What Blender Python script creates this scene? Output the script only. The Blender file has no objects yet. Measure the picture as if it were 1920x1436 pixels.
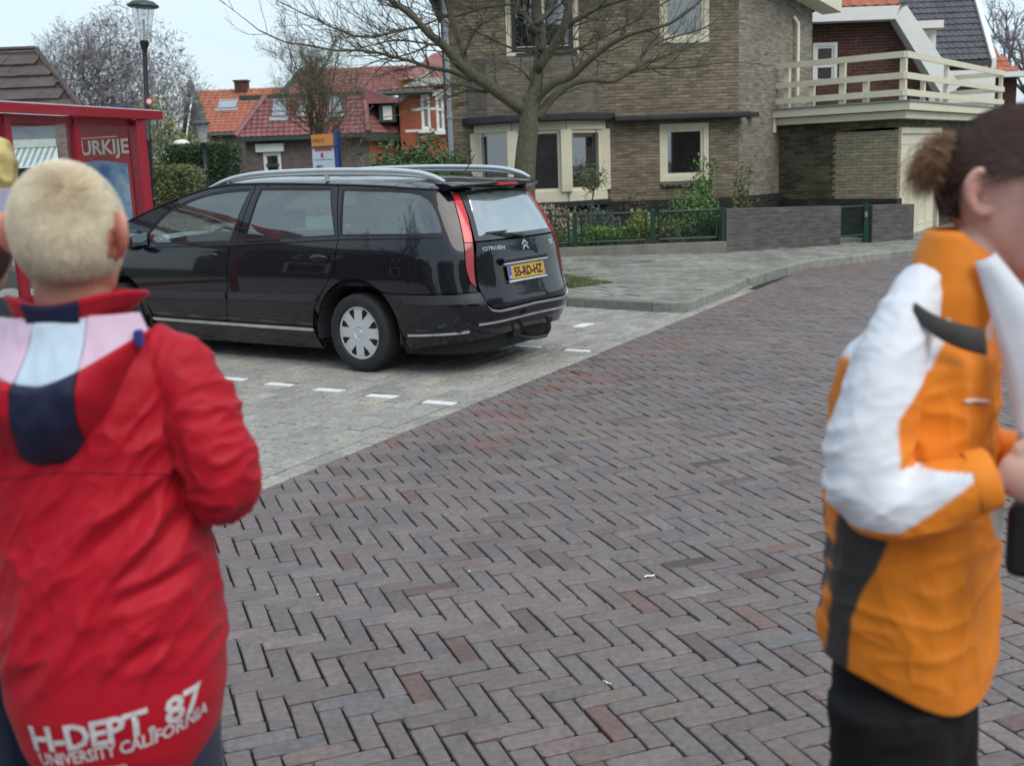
import bpy, bmesh, math, random
import numpy as np
from mathutils import Vector, Matrix, noise
from mathutils.geometry import delaunay_2d_cdt
R = math.radians
random.seed(7)
scene = bpy.context.scene
col = scene.collection

# ------------------------------------------------------------------ camera
FPX, CAMZ = 2110.0, 1.62
PITCH, ROLL = R(11.0), R(-2.15)
_cp, _sp, _cr, _sr = math.cos(PITCH), math.sin(PITCH), math.cos(ROLL), math.sin(ROLL)
CF = Vector((0, _cp, -_sp)); _R0 = Vector((1, 0, 0)); _U0 = Vector((0, _sp, _cp))
CR = _cr * _R0 + _sr * _U0; CU = -_sr * _R0 + _cr * _U0
CAM = Vector((0, 0, CAMZ))
camd = bpy.data.cameras.new('camera'); camo = bpy.data.objects.new('camera', camd); col.objects.link(camo)
camd.sensor_width = 36; camd.lens = 36 * FPX / 1920; camd.clip_start = 0.05; camd.clip_end = 2000
m = Matrix((CR, CU, -CF)).transposed().to_4x4(); m.translation = CAM; camo.matrix_world = m
scene.camera = camo
camd.dof.use_dof = True; camd.dof.focus_distance = 6.0; camd.dof.aperture_fstop = 4.6
def ray(x, y): return CF + CR * ((x - 960) / FPX) - CU * ((y - 718) / FPX)
def at(x, y, Y):
    """world point seen at photo position x,y at ground distance Y"""
    d = ray(x, y); return CAM + d * (Y / d.y)
def gr(x, y, z=0.0):
    d = ray(x, y); return CAM + d * ((z - CAMZ) / d.z)

# ------------------------------------------------------------------ sky, sun, exposure
SUN_EL, SUN_AZ = R(50), R(143)      # azimuth clockwise from +Y
w = bpy.data.worlds.new('World'); scene.world = w; w.use_nodes = True
nt = w.node_tree; N = nt.nodes; L = nt.links; N.clear()
out = N.new('ShaderNodeOutputWorld'); bg = N.new('ShaderNodeBackground'); bg.inputs['Strength'].default_value = 0.13
sky = N.new('ShaderNodeTexSky'); sky.sky_type = 'NISHITA'; sky.sun_disc = False
sky.sun_elevation = SUN_EL; sky.sun_rotation = SUN_AZ; sky.air_density = 1.2; sky.dust_density = 2.0
tc = N.new('ShaderNodeTexCoord'); mp = N.new('ShaderNodeMapping'); mp.inputs['Scale'].default_value = (1.2, 1.2, 3.0)
nz = N.new('ShaderNodeTexNoise'); nz.inputs['Scale'].default_value = 1.7; nz.inputs['Detail'].default_value = 6
rp = N.new('ShaderNodeValToRGB'); rp.color_ramp.elements[0].position = 0.30; rp.color_ramp.elements[1].position = 0.62
rp.color_ramp.elements[0].color = (.40, .40, .40, 1)
mx = N.new('ShaderNodeMix'); mx.data_type = 'RGBA'; mx.inputs[7].default_value = (4.5, 5.45, 6.1, 1)
L.new(tc.outputs['Generated'], mp.inputs['Vector']); L.new(mp.outputs[0], nz.inputs['Vector']); L.new(nz.outputs['Fac'], rp.inputs[0])
L.new(rp.outputs[0], mx.inputs[0]); L.new(sky.outputs[0], mx.inputs[6]); L.new(mx.outputs[2], bg.inputs[0]); L.new(bg.outputs[0], out.inputs[0])
sd = bpy.data.lights.new('sun', 'SUN'); sd.energy = 1.45; sd.angle = R(46); sd.color = (1, .94, .86)
so = bpy.data.objects.new('sun', sd); col.objects.link(so)
_sdir = Vector((math.sin(SUN_AZ) * math.cos(SUN_EL), math.cos(SUN_AZ) * math.cos(SUN_EL), math.sin(SUN_EL)))
so.rotation_euler = _sdir.to_track_quat('Z', 'Y').to_euler()
scene.view_settings.view_transform = 'Standard'; scene.view_settings.look = 'None'
scene.view_settings.exposure = 0.44; scene.view_settings.gamma = 1.0
scene.render.engine = 'CYCLES'

# ------------------------------------------------------------------ helpers
def tag(o, label=None, cat=None, group=None, kind=None):
    if label: o['label'] = label
    if cat: o['category'] = cat
    if group: o['group'] = group
    if kind: o['kind'] = kind
    return o
def empty(name, loc=(0, 0, 0), rz=0.0):
    o = bpy.data.objects.new(name, None); o.empty_display_size = .2
    o.location = loc; o.rotation_euler = (0, 0, rz); col.objects.link(o); return o
def copy_tree(o, parent=None):
    c = o.copy(); col.objects.link(c)
    if parent is not None: c.parent = parent
    for ch in [k for k in col.objects if k.parent == o]: copy_tree(ch, c)
    return c
def set_parent(o, parent):
    """parent while keeping the world coordinates the mesh was written in"""
    o.parent = parent
    M = Matrix.Identity(4); p = parent; chain = []
    while p is not None: chain.append(p); p = p.parent
    for q in reversed(chain):
        M = M @ (q.matrix_parent_inverse @ Matrix.LocRotScale(q.location, q.rotation_euler, q.scale) if q.parent else Matrix.LocRotScale(q.location, q.rotation_euler, q.scale))
    o.matrix_parent_inverse = M.inverted()

def sub_poly(mb, poly, step, zf, mi=0):
    """fill a plan polygon with a fine triangle net following zf(x, y)"""
    pts = [Vector(p) for p in poly]; n = len(pts)
    x0, x1 = min(p.x for p in pts), max(p.x for p in pts); y0, y1 = min(p.y for p in pts), max(p.y for p in pts)
    y = y0 + step / 2
    while y < y1:
        x = x0 + step / 2
        while x < x1:
            if in_poly((x, y), poly): pts.append(Vector((x, y)))
            x += step
        y += step
    vo, _, fo, *_r = delaunay_2d_cdt(pts, [(i, (i + 1) % n) for i in range(n)], [], 1, 1e-5)
    mb.add([(v.x, v.y, zf(v.x, v.y)) for v in vo], [tuple(f) for f in fo], mi)
class MB:
    def __init__(s): s.v = []; s.f = []; s.mi = []; s.c = []; s.cur = (1, 1, 1)
    def add(s, vs, fs, mi=0):
        b = len(s.v); s.v += [tuple(p) for p in vs]; s.f += [tuple(b + i for i in f) for f in fs]; s.mi += [mi] * len(fs)
        s.c += [s.cur] * len(vs); return b
    def box(s, a, b, mi=0, M=None):
        x0, y0, z0 = a; x1, y1, z1 = b
        vs = [Vector(p) for p in ((x0,y0,z0),(x1,y0,z0),(x1,y1,z0),(x0,y1,z0),(x0,y0,z1),(x1,y0,z1),(x1,y1,z1),(x0,y1,z1))]
        if M is not None: vs = [M @ p for p in vs]
        s.add(vs, [(0,3,2,1),(4,5,6,7),(0,1,5,4),(1,2,6,5),(2,3,7,6),(3,0,4,7)], mi); return s
    def prism(s, poly, vec, mi=0):
        """poly: 3D points, extruded by vec, closed"""
        n = len(poly); vec = Vector(vec); p = [Vector(q) for q in poly]
        nn = Vector((0, 0, 0))
        for i in range(n): nn += (p[i] - p[0]).cross(p[(i + 1) % n] - p[0])
        if nn.dot(vec) > 0: p.reverse()
        vs = p + [q + vec for q in p]
        s.add(vs, [tuple(range(n)), tuple(range(2 * n - 1, n - 1, -1))] + [(i, i + n, (i + 1) % n + n, (i + 1) % n) for i in range(n)], mi); return s
    def tube(s, pts, rad, n=8, mi=0, cap=True):
        pts = [Vector(p) for p in pts]; k = len(pts)
        if not hasattr(rad, '__len__'): rad = [rad] * k
        t0 = (pts[1] - pts[0]).normalized(); up = Vector((0, 0, 1)) if abs(t0.z) < .9 else Vector((1, 0, 0))
        a = t0.cross(up).normalized(); vs = []
        for i, p in enumerate(pts):
            t = (pts[min(i + 1, k - 1)] - pts[max(i - 1, 0)]).normalized()
            a = (a - t * a.dot(t))
            a = a.normalized() if a.length > 1e-6 else t.orthogonal().normalized()
            b = t.cross(a)
            for j in range(n):
                an = 2 * math.pi * j / n; vs.append(p + (a * math.cos(an) + b * math.sin(an)) * rad[i])
        fs = [(i * n + j, i * n + (j + 1) % n, (i + 1) * n + (j + 1) % n, (i + 1) * n + j) for i in range(k - 1) for j in range(n)]
        if cap: fs += [tuple(range(n - 1, -1, -1)), tuple(range((k - 1) * n, k * n))]
        s.add(vs, fs, mi); return s
    def lathe(s, prof, c=(0, 0, 0), n=24, mi=0, M=None):
        """prof: (radius, z) list"""
        vs = []; k = len(prof)
        for r, z in prof:
            for j in range(n):
                an = 2 * math.pi * j / n; p = Vector((r * math.cos(an), r * math.sin(an), z))
                vs.append(M @ p if M is not None else p + Vector(c))
        fs = [(i * n + j, i * n + (j + 1) % n, (i + 1) * n + (j + 1) % n, (i + 1) * n + j) for i in range(k - 1) for j in range(n)]
        fs += [tuple(range(n - 1, -1, -1)), tuple(range((k - 1) * n, k * n))]
        s.add(vs, fs, mi); return s
    def grid(s, fn, nu, nv, mi=0):
        vs = [fn(i / nu, j / nv) for j in range(nv + 1) for i in range(nu + 1)]
        fs = [(j * (nu + 1) + i, j * (nu + 1) + i + 1, (j + 1) * (nu + 1) + i + 1, (j + 1) * (nu + 1) + i) for j in range(nv) for i in range(nu)]
        s.add(vs, fs, mi); return s
    def build(s, name, mat, parent=None, smooth=False, colattr=False, bevel=0, autos=None):
        me = bpy.data.meshes.new(name); me.from_pydata(s.v, [], s.f)
        mats = mat if isinstance(mat, (list, tuple)) else [mat]
        for q in mats: me.materials.append(q)
        if len(mats) > 1: me.polygons.foreach_set('material_index', s.mi)
        box_uv(me)
        if colattr:
            ca = me.color_attributes.new('Col', 'FLOAT_COLOR', 'POINT')
            ca.data.foreach_set('color', np.array([(c[0], c[1], c[2], 1) for c in s.c], 'f').ravel())
        if smooth: me.polygons.foreach_set('use_smooth', [True] * len(me.polygons))
        me.update()
        o = bpy.data.objects.new(name, me); col.objects.link(o)
        if smooth and autos:
            try: me.set_sharp_from_angle(angle=R(autos))
            except Exception: pass
        if parent is not None: o.parent = parent
        if bevel:
            b = o.modifiers.new('bevel', 'BEVEL'); b.width = bevel; b.segments = 2; b.limit_method = 'ANGLE'; b.angle_limit = R(40)
        return o
def box_uv(me):
    n = len(me.polygons)
    if not n: return
    uv = me.uv_layers.new(name='UVMap')
    co = np.empty(len(me.vertices) * 3, 'f'); me.vertices.foreach_get('co', co); co = co.reshape(-1, 3)
    no = np.empty(n * 3, 'f'); me.polygons.foreach_get('normal', no); no = no.reshape(-1, 3)
    ls = np.empty(n, 'i'); me.polygons.foreach_get('loop_total', ls)
    vi = np.empty(len(me.loops), 'i'); me.loops.foreach_get('vertex_index', vi)
    t = np.stack([-no[:, 1], no[:, 0], np.zeros(n)], 1); ln = np.linalg.norm(t, axis=1)
    flat = ln < .2; t[flat] = (1, 0, 0); ln[flat] = 1; t /= ln[:, None]
    b = np.cross(no, t); b[flat] = (0, 1, 0)
    pf = np.repeat(np.arange(n), ls); P = co[vi]
    q = np.stack([(P * t[pf]).sum(1), (P * b[pf]).sum(1)], 1)
    uv.data.foreach_set('uv', q.astype('f').ravel())

# ------------------------------------------------------------------ materials
def newmat(name):
    mt = bpy.data.materials.new(name); mt.use_nodes = True; t = mt.node_tree; t.nodes.clear()
    o = t.nodes.new('ShaderNodeOutputMaterial'); p = t.nodes.new('ShaderNodeBsdfPrincipled'); t.links.new(p.outputs[0], o.inputs[0])
    return mt, t, p
def nodes_noise(t, scale, detail=4, coord='Object', vec=(1, 1, 1), rough=.6):
    tc = t.nodes.new('ShaderNodeTexCoord'); mp = t.nodes.new('ShaderNodeMapping'); mp.inputs['Scale'].default_value = vec
    nz = t.nodes.new('ShaderNodeTexNoise'); nz.inputs['Scale'].default_value = scale; nz.inputs['Detail'].default_value = detail; nz.inputs['Roughness'].default_value = rough
    t.links.new(tc.outputs[coord], mp.inputs[0]); t.links.new(mp.outputs[0], nz.inputs['Vector']); return nz
def mixc(t, a, b, fac, mode='MIX'):
    m = t.nodes.new('ShaderNodeMix'); m.data_type = 'RGBA'; m.blend_type = mode
    for s, v in ((6, a), (7, b)):
        if isinstance(v, (tuple, list)): m.inputs[s].default_value = (*v, 1)
        else: t.links.new(v, m.inputs[s])
    if isinstance(fac, (int, float)): m.inputs[0].default_value = fac
    else: t.links.new(fac, m.inputs[0])
    return m.outputs[2]
def ramp(t, src, a, b, ca=(0, 0, 0), cb=(1, 1, 1)):
    r = t.nodes.new('ShaderNodeValToRGB'); r.color_ramp.elements[0].position = a; r.color_ramp.elements[1].position = b
    r.color_ramp.elements[0].color = (*ca, 1); r.color_ramp.elements[1].color = (*cb, 1); t.links.new(src, r.inputs[0]); return r.outputs[0]
def bump(t, p, src, st=.3, dist=.01):
    b = t.nodes.new('ShaderNodeBump'); b.inputs['Strength'].default_value = st; b.inputs['Distance'].default_value = dist
    t.links.new(src, b.inputs['Height']); t.links.new(b.outputs[0], p.inputs['Normal']); return b
def M_plain(name, c, rough=.6, metal=0, var=.12, scale=6, bmp=0, bs=60, spec=.5, coat=0):
    mt, t, p = newmat(name)
    nz = nodes_noise(t, scale)
    dark = tuple(x * (1 - var) for x in c); lite = tuple(min(1, x * (1 + var)) for x in c)
    t.links.new(ramp(t, nz.outputs['Fac'], .3, .7, dark, lite), p.inputs['Base Color'])
    p.inputs['Roughness'].default_value = rough; p.inputs['Metallic'].default_value = metal; p.inputs['Specular IOR Level'].default_value = spec
    if coat: p.inputs['Coat Weight'].default_value = coat; p.inputs['Coat Roughness'].default_value = .04
    if bmp: bump(t, p, nodes_noise(t, bs).outputs['Fac'], bmp, .004)
    return mt
def M_attr(name, rough=.7, bmp=.3, bs=90, var=.25, vs=30, spec=.4, sheen=0, stain=0):
    mt, t, p = newmat(name)
    a = t.nodes.new('ShaderNodeAttribute'); a.attribute_name = 'Col'
    nz = nodes_noise(t, vs, 5)
    c = mixc(t, a.outputs['Color'], ramp(t, nz.outputs['Fac'], .25, .75, (1 - var,) * 3, (1 + var,) * 3), 1.0, 'MULTIPLY')
    t.links.new(c, p.inputs['Base Color']); p.inputs['Roughness'].default_value = rough; p.inputs['Specular IOR Level'].default_value = spec
    if stain:
        n3 = nodes_noise(t, .9, 6, rough=.65); n4 = nodes_noise(t, 7, 5)
        c = mixc(t, c, ramp(t, n3.outputs['Fac'], .35, .68, (1 - stain, 1 - stain, 1 - stain * .9), (1 + stain * .35,) * 3), 1, 'MULTIPLY'); c = mixc(t, c, ramp(t, n4.outputs['Fac'], .35, .7, (.86, .85, .83), (1.06,) * 3), 1, 'MULTIPLY'); t.links.new(c, p.inputs['Base Color'])
    if sheen: p.inputs['Sheen Weight'].default_value = sheen
    if bmp: bump(t, p, nodes_noise(t, bs, 4).outputs['Fac'], bmp, .004)
    return mt
def M_brick(name, c1, c2, mortar, bw=.21, bh=.06, ms=.012, rough=.85, bmp=.5, spread=None, seed=0, off=.5, weather=.3):
    mt, t, p = newmat(name)
    tc = t.nodes.new('ShaderNodeTexCoord'); mp = t.nodes.new('ShaderNodeMapping'); mp.inputs['Location'].default_value = (seed, seed * .37, 0)
    t.links.new(tc.outputs['UV'], mp.inputs[0])
    b = t.nodes.new('ShaderNodeTexBrick'); b.inputs['Scale'].default_value = 1; b.inputs['Brick Width'].default_value = bw; b.inputs['Row Height'].default_value = bh
    b.inputs['Mortar Size'].default_value = ms * .5; b.inputs['Mortar Smooth'].default_value = .25; b.offset = off
    b.inputs['Color1'].default_value = (*c1, 1); b.inputs['Color2'].default_value = (*c2, 1); b.inputs['Mortar'].default_value = (*mortar, 1)
    t.links.new(mp.outputs[0], b.inputs['Vector'])
    nz = t.nodes.new('ShaderNodeTexNoise'); nz.inputs['Scale'].default_value = 9; nz.inputs['Detail'].default_value = 6
    m2 = t.nodes.new('ShaderNodeMapping'); m2.inputs['Scale'].default_value = (.55, 1.9, 1); t.links.new(mp.outputs[0], m2.inputs[0]); t.links.new(m2.outputs[0], nz.inputs['Vector'])
    n2 = nodes_noise(t, .9, 5, 'UV')
    c = mixc(t, b.outputs['Color'], ramp(t, nz.outputs['Fac'], .3, .7, (.62,) * 3, (1.3, 1.28, 1.22)), .9, 'MULTIPLY')
    c = mixc(t, c, ramp(t, n2.outputs['Fac'], .3, .7, (1 - weather,) * 3, (1 + weather * .6,) * 3), 1, 'MULTIPLY')
    t.links.new(c, p.inputs['Base Color']); p.inputs['Roughness'].default_value = rough; p.inputs['Specular IOR Level'].default_value = .25
    iv = t.nodes.new('ShaderNodeMath'); iv.operation = 'SUBTRACT'; iv.inputs[0].default_value = 1; t.links.new(b.outputs['Fac'], iv.inputs[1])
    ad = t.nodes.new('ShaderNodeMath'); ad.operation = 'ADD'; t.links.new(iv.outputs[0], ad.inputs[0]); t.links.new(nz.outputs['Fac'], ad.inputs[1])
    bump(t, p, ad.outputs[0], bmp, .012)
    return mt
def M_glass(name, tint=(.55, .62, .62), rough=.02, ior=1.5, trans=.8, dark=(.02, .025, .03), base=.16):
    """window glass: part clear, part dark, mirror-like by angle"""
    mt, t, p = newmat(name)
    t.nodes.remove(p); o = [n for n in t.nodes if n.type == 'OUTPUT_MATERIAL'][0]
    tr = t.nodes.new('ShaderNodeBsdfTransparent'); tr.inputs[0].default_value = (*tint, 1)
    df = t.nodes.new('ShaderNodeBsdfDiffuse'); df.inputs[0].default_value = (*dark, 1)
    m1 = t.nodes.new('ShaderNodeMixShader'); m1.inputs[0].default_value = trans; t.links.new(df.outputs[0], m1.inputs[1]); t.links.new(tr.outputs[0], m1.inputs[2])
    gl = t.nodes.new('ShaderNodeBsdfGlossy'); gl.inputs['Roughness'].default_value = rough; gl.inputs[0].default_value = (1, 1, 1, 1)
    fr = t.nodes.new('ShaderNodeFresnel'); fr.inputs['IOR'].default_value = ior
    ad = t.nodes.new('ShaderNodeMath'); ad.operation = 'ADD'; ad.use_clamp = True; ad.inputs[1].default_value = base; t.links.new(fr.outputs[0], ad.inputs[0])
    ge = t.nodes.new('ShaderNodeNewGeometry'); iv = t.nodes.new('ShaderNodeMath'); iv.operation = 'SUBTRACT'; iv.inputs[0].default_value = 1; t.links.new(ge.outputs['Backfacing'], iv.inputs[1])
    ml = t.nodes.new('ShaderNodeMath'); ml.operation = 'MULTIPLY'; t.links.new(ad.outputs[0], ml.inputs[0]); t.links.new(iv.outputs[0], ml.inputs[1])
    m2 = t.nodes.new('ShaderNodeMixShader'); t.links.new(ml.outputs[0], m2.inputs[0]); t.links.new(m1.outputs[0], m2.inputs[1]); t.links.new(gl.outputs[0], m2.inputs[2])
    t.links.new(m2.outputs[0], o.inputs[0])
    return mt
def M_leaf(name, c, var=.4, rough=.55):
    mt, t, p = newmat(name)
    nz = nodes_noise(t, 3, 3); n2 = nodes_noise(t, 40, 2)
    c1 = ramp(t, nz.outputs['Fac'], .3, .7, tuple(x * (1 - var) for x in c), tuple(x * (1 + var) for x in c))
    c2 = mixc(t, c1, ramp(t, n2.outputs['Fac'], .3, .7, (.6,) * 3, (1.4,) * 3), .8, 'MULTIPLY')
    t.links.new(c2, p.inputs['Base Color']); p.inputs['Roughness'].default_value = rough
    p.inputs['Subsurface Weight'].default_value = 0
    return mt

# ------------------------------------------------------------------ ground, road, bay, pavement, kerb
def hgt(c):      # the pavement climbs gently away from the kerb
    best = 99
    for i in range(len(KERB) - 1):
        a, b = KERB[i], KERB[i + 1]; dx, dy = b.x - a.x, b.y - a.y
        t = max(0, min(1, ((c[0] - a.x) * dx + (c[1] - a.y) * dy) / (dx * dx + dy * dy)))
        best = min(best, math.hypot(c[0] - a.x - t * dx, c[1] - a.y - t * dy))
    return .112 + min(best, 8) * .028
def clip_half(poly, a, n):
    """keep the side where (p-a).n >= 0"""
    res = []
    for i in range(len(poly)):
        p, q = poly[i], poly[(i + 1) % len(poly)]
        dp = (p[0] - a[0]) * n[0] + (p[1] - a[1]) * n[1]; dq = (q[0] - a[0]) * n[0] + (q[1] - a[1]) * n[1]
        if dp >= 0: res.append(p)
        if (dp >= 0) != (dq >= 0):
            k = dp / (dp - dq); res.append((p[0] + (q[0] - p[0]) * k, p[1] + (q[1] - p[1]) * k))
    return res
def in_poly(p, poly):
    x, y = p; r = False; j = len(poly) - 1
    for i in range(len(poly)):
        xi, yi = poly[i]; xj, yj = poly[j]
        if (yi > y) != (yj > y) and x < (xj - xi) * (y - yi) / (yj - yi) + xi: r = not r
        j = i
    return r
def stone(mb, cx, cy, ux, uy, l, wd, z, colr, joint=.006, bev=.007, ch=.006, jit=.002, tilt=.004, depth=.03, clips=(), rng=random):
    vx, vy = -uy, ux
    h, k = l / 2 - joint / 2, wd / 2 - joint / 2
    a = rng.gauss(0, .006); ca, sa = math.cos(a), math.sin(a)
    pts = []
    for sx, sy in ((1, -1), (1, 1), (-1, 1), (-1, -1)):
        c = ch * rng.uniform(.5, 2.0)
        X = sx * (h + rng.uniform(-jit, jit)); Y = sy * (k + rng.uniform(-jit, jit))
        q = [(X, Y - sy * c), (X - sx * c, Y)]
        if sx * sy < 0: q.reverse()
        pts += q
    poly = []
    for X, Y in pts:
        X, Y = X * ca - Y * sa, X * sa + Y * ca
        poly.append((cx + ux * X + vx * Y, cy + uy * X + vy * Y))
    for pa, pn in clips:
        poly = clip_half(poly, pa, pn)
        if len(poly) < 3: return
    n = len(poly); mx_, my_ = sum(p[0] for p in poly) / n, sum(p[1] for p in poly) / n
    tx, ty = rng.gauss(0, tilt), rng.gauss(0, tilt); dz = rng.gauss(0, .0012)
    def Z(p, e): return z + dz + tx * (p[0] - mx_) + ty * (p[1] - my_) - e
    top = []
    for p in poly:
        dx, dy = mx_ - p[0], my_ - p[1]; d = math.hypot(dx, dy) + 1e-6; b_ = min(bev * 1.3, d * .4)
        top.append((p[0] + dx / d * b_, p[1] + dy / d * b_))
    vs = [(p[0], p[1], Z(p, 0)) for p in top] + [(p[0], p[1], Z(p, bev * .55)) for p in poly] + [(p[0], p[1], Z(p, depth)) for p in poly]
    fs = [tuple(range(n))]
    for i in range(n):
        j = (i + 1) % n; fs += [(i, i + n, j + n, j), (i + n, i + 2 * n, j + 2 * n, j + n)]
    mb.cur = colr; mb.add(vs, fs)

GUT_A = Vector((-1.3536, 5.9254)); GUT_D = Vector((math.cos(R(61.6)), math.sin(R(61.6))))   # joint between bay and gutter row
GUT_N = Vector((-GUT_D.y, GUT_D.x))       # towards the bay (left)
ROWP, ROWL = .132, .262
KERB = [gr(*p) for p in ((1120, 578.5), (1201, 583.7), (1264, 586.5), (1287, 587), (1328, 571), (1370, 553.5), (1395, 541), (1428, 529), (1462, 518.5), (1520, 503), (1613, 492), (1720, 480.5))]
KERB = [Vector((k.x, k.y)) for k in KERB]
_d0 = (KERB[0] - KERB[1]).normalized()
KERB = [KERB[0] + _d0 * 16.0, KERB[0] + _d0 * 4, KERB[0] + _d0 * 1.5] + KERB
_d1 = (KERB[-1] - KERB[-2]).normalized()
KERB += [KERB[-1] + _d1 * 4, KERB[-1] + _d1 * 9 + Vector((2, 1)), KERB[-1] + _d1 * 16 + Vector((9, 3))]
bed = MB(); bed.box((-420, -420, -.5), (420, 420, -.055)); 
gd = bed.build('ground', None or M_plain('earth', (.10, .095, .07), .95, var=.3, scale=.4, bmp=.5, bs=3)); tag(gd, kind='structure')
sd_ = MB(); sd_.box((-14, -6, -.05), (26, 30, -.021)); tag(sd_.build('road_bed', M_plain('joint_sand', (.025, .021, .017), .95, var=.4, scale=14, bmp=.6, bs=60)), kind='structure')

def brick_col(rng):
    r = rng.random()
    if r < .76: b = (.180, .149, .144); v = .075
    elif r < .82: b = (.162, .147, .153); v = .06
    elif r < .925: b = (.186, .143, .133); v = .08
    elif r < .952: b = (.168, .108, .096); v = .1
    elif r < .972: b = (.128, .096, .090); v = .12
    else: b = (.198, .168, .148); v = .06
    k = 1 + rng.gauss(0, v)
    return tuple(max(.03, x * k * (1 + rng.gauss(0, .012))) for x in b)
rng = random.Random(11)
road = MB(); HA = 0.34237754; LB, WB = .21577, .076094; HO = Vector((-.10925, 3.68044))
ua = Vector((math.cos(HA), math.sin(HA))); ub = Vector((math.sin(HA), -math.cos(HA)))
gut_edge = GUT_A - GUT_N * (ROWP + .012)
kp = [(p.x, p.y) for p in KERB]
ROADPOLY = [(gut_edge.x - GUT_D.x * 9, gut_edge.y - GUT_D.y * 9), (9.5, -2.0), (13.5, 8), (14.5, 24)] + [(p.x, p.y) for p in reversed(KERB[6:-1])]
ROADPOLY.append((gut_edge.x + GUT_D.x * 6.5, gut_edge.y + GUT_D.y * 6.5))
def dcol(c, y):  # red worn bricks gather beside the gutter
    return c
for m_ in range(-70, 71):
    for k_ in range(-190, 191):
        P0 = HO + ua * (k_ * WB + m_ * LB) + ub * (k_ * WB - m_ * LB)
        if not (-9 < P0.x < 15 and -2.2 < P0.y < 27): continue
        for t_ in (0, 1):
            if t_ == 0: c = P0 + ua * LB / 2 + ub * WB / 2; u = ua
            else: c = P0 + ua * (-WB / 2) + ub * (LB / 2); u = ub     # stretcher standing on the other diagonal
            if not in_poly((c.x, c.y), ROADPOLY):
                gd_ = (c - gut_edge).dot(-GUT_N)
                if not (-.1 < gd_ < .15 and -2 < c.y < 12.5): continue
            gd_ = (c - gut_edge).dot(-GUT_N)
            cc = brick_col(rng)
            if gd_ < .8 and rng.random() < .16 and c.y > 6: cc = (.185 + rng.random() * .03, .125, .11)
            jt = .0072
            stone(road, c.x, c.y, u.x, u.y, LB, WB, 0, cc, joint=jt, ch=.005, jit=.0022, clips=[((gut_edge.x, gut_edge.y), (-GUT_N.x, -GUT_N.y))], rng=rng)
M_road = M_attr('clinker', .58, .5, 120, .3, 40, spec=.5, stain=.16)
tag(road.build('road', M_road, colattr=True), kind='structure')

bay = MB(); rng = random.Random(5)
def bay_col(rng):
    k = 1 + rng.gauss(0, .07); g = rng.random()
    b = (.352, .340, .310) if g < .8 else ((.31, .30, .285) if g < .92 else (.372, .352, .305))
    return tuple(x * k for x in b)
# dash stones of the two bay lines, at their places along the rows
DL = [(-2.248, 8.944), (-1.811, 8.639), (-1.369, 8.315), (-.944, 8.033), (-.514, 7.715)]
ddir = (Vector(DL[0]) - Vector(DL[4])).normalized(); dstep = (Vector(DL[0]) - Vector(DL[4])).length / 4
DASH = [Vector(DL[4]) + ddir * dstep * i for i in range(13)]
R0 = Vector(gr(1084, 657).xy); DASH2 = [R0 + ddir * dstep * i for i in range(12)]
DASH3 = [Vector(gr(1094, 610).xy)]
DASH4 = [Vector(DL[4]) - GUT_D * 2.55 + ddir * dstep * i + GUT_N * .02 for i in range(12)]
def near_dash(c, ru):
    for d in DASH + DASH2 + DASH4:
        q = c - d
        if abs(q.dot(GUT_D)) < ROWL / 2 + .04 and abs(q.dot(GUT_N)) < ROWL * .5 - .02: return d
    return None
for r_ in range(-1, 88):
    offs = (r_ % 2) * ROWL / 2 + .04
    for k_ in range(-50, 60):
        c = GUT_A + GUT_N * (ROWP * (r_ + .5)) + GUT_D * (ROWL * k_ + offs)
        if r_ == -1: c = GUT_A + GUT_N * (-ROWP * .5 - .008) + GUT_D * (ROWL * k_ + offs)
        if not (-13.5 < c.x < 3 and -2 < c.y < 17.5): continue
        if c.x < -5.5 and in_poly((c.x, c.y), [(p.x, p.y) for p in KERB[:6]] + [(3, 40), (-40, 40)]): continue
        if (c - KERB[0]).dot(Vector((-_d0.y, _d0.x))) > .0 and c.x < KERB[5].x and False: continue
        l = ROWL; d = near_dash(c, 0) if r_ >= 0 else None
        if d is not None:
            q = (c - d).dot(GUT_D)
            lo, hi = -ROWL / 2, ROWL / 2      # cut the stone back to clear the dash
            if q >= 0: lo = max(lo, .048 - q)
            else: hi = min(hi, -.048 - q)
            if hi - lo < .03: continue
            c = c + GUT_D * ((lo + hi) / 2); l = hi - lo
        stone(bay, c.x, c.y, GUT_D.x, GUT_D.y, l, ROWP, .001, bay_col(rng), joint=.010, ch=.004, jit=.002, bev=.008, tilt=.005, rng=rng)
tag(bay.build('parking_bay', M_attr('concrete_paver', .85, .7, 120, .3, 28, stain=.14, spec=.3), colattr=True), kind='structure')
mk = MB()
for c in DASH + DASH2 + DASH4: stone(mk, c.x, c.y, GUT_N.x, GUT_N.y, ROWL * 1.0, .088, .003, (.74, .75, .75), joint=.006, ch=.002, jit=.001, rng=rng)
for c in DASH3: stone(mk, c.x, c.y, GUT_N.x, GUT_N.y, .135, .26, .005, (.74, .75, .75), joint=.006, ch=.002, jit=.001, rng=rng)
tag(mk.build('bay_markings', M_attr('white_paver', .7, .2, 120, .1, 20), colattr=True), kind='structure')

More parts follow.
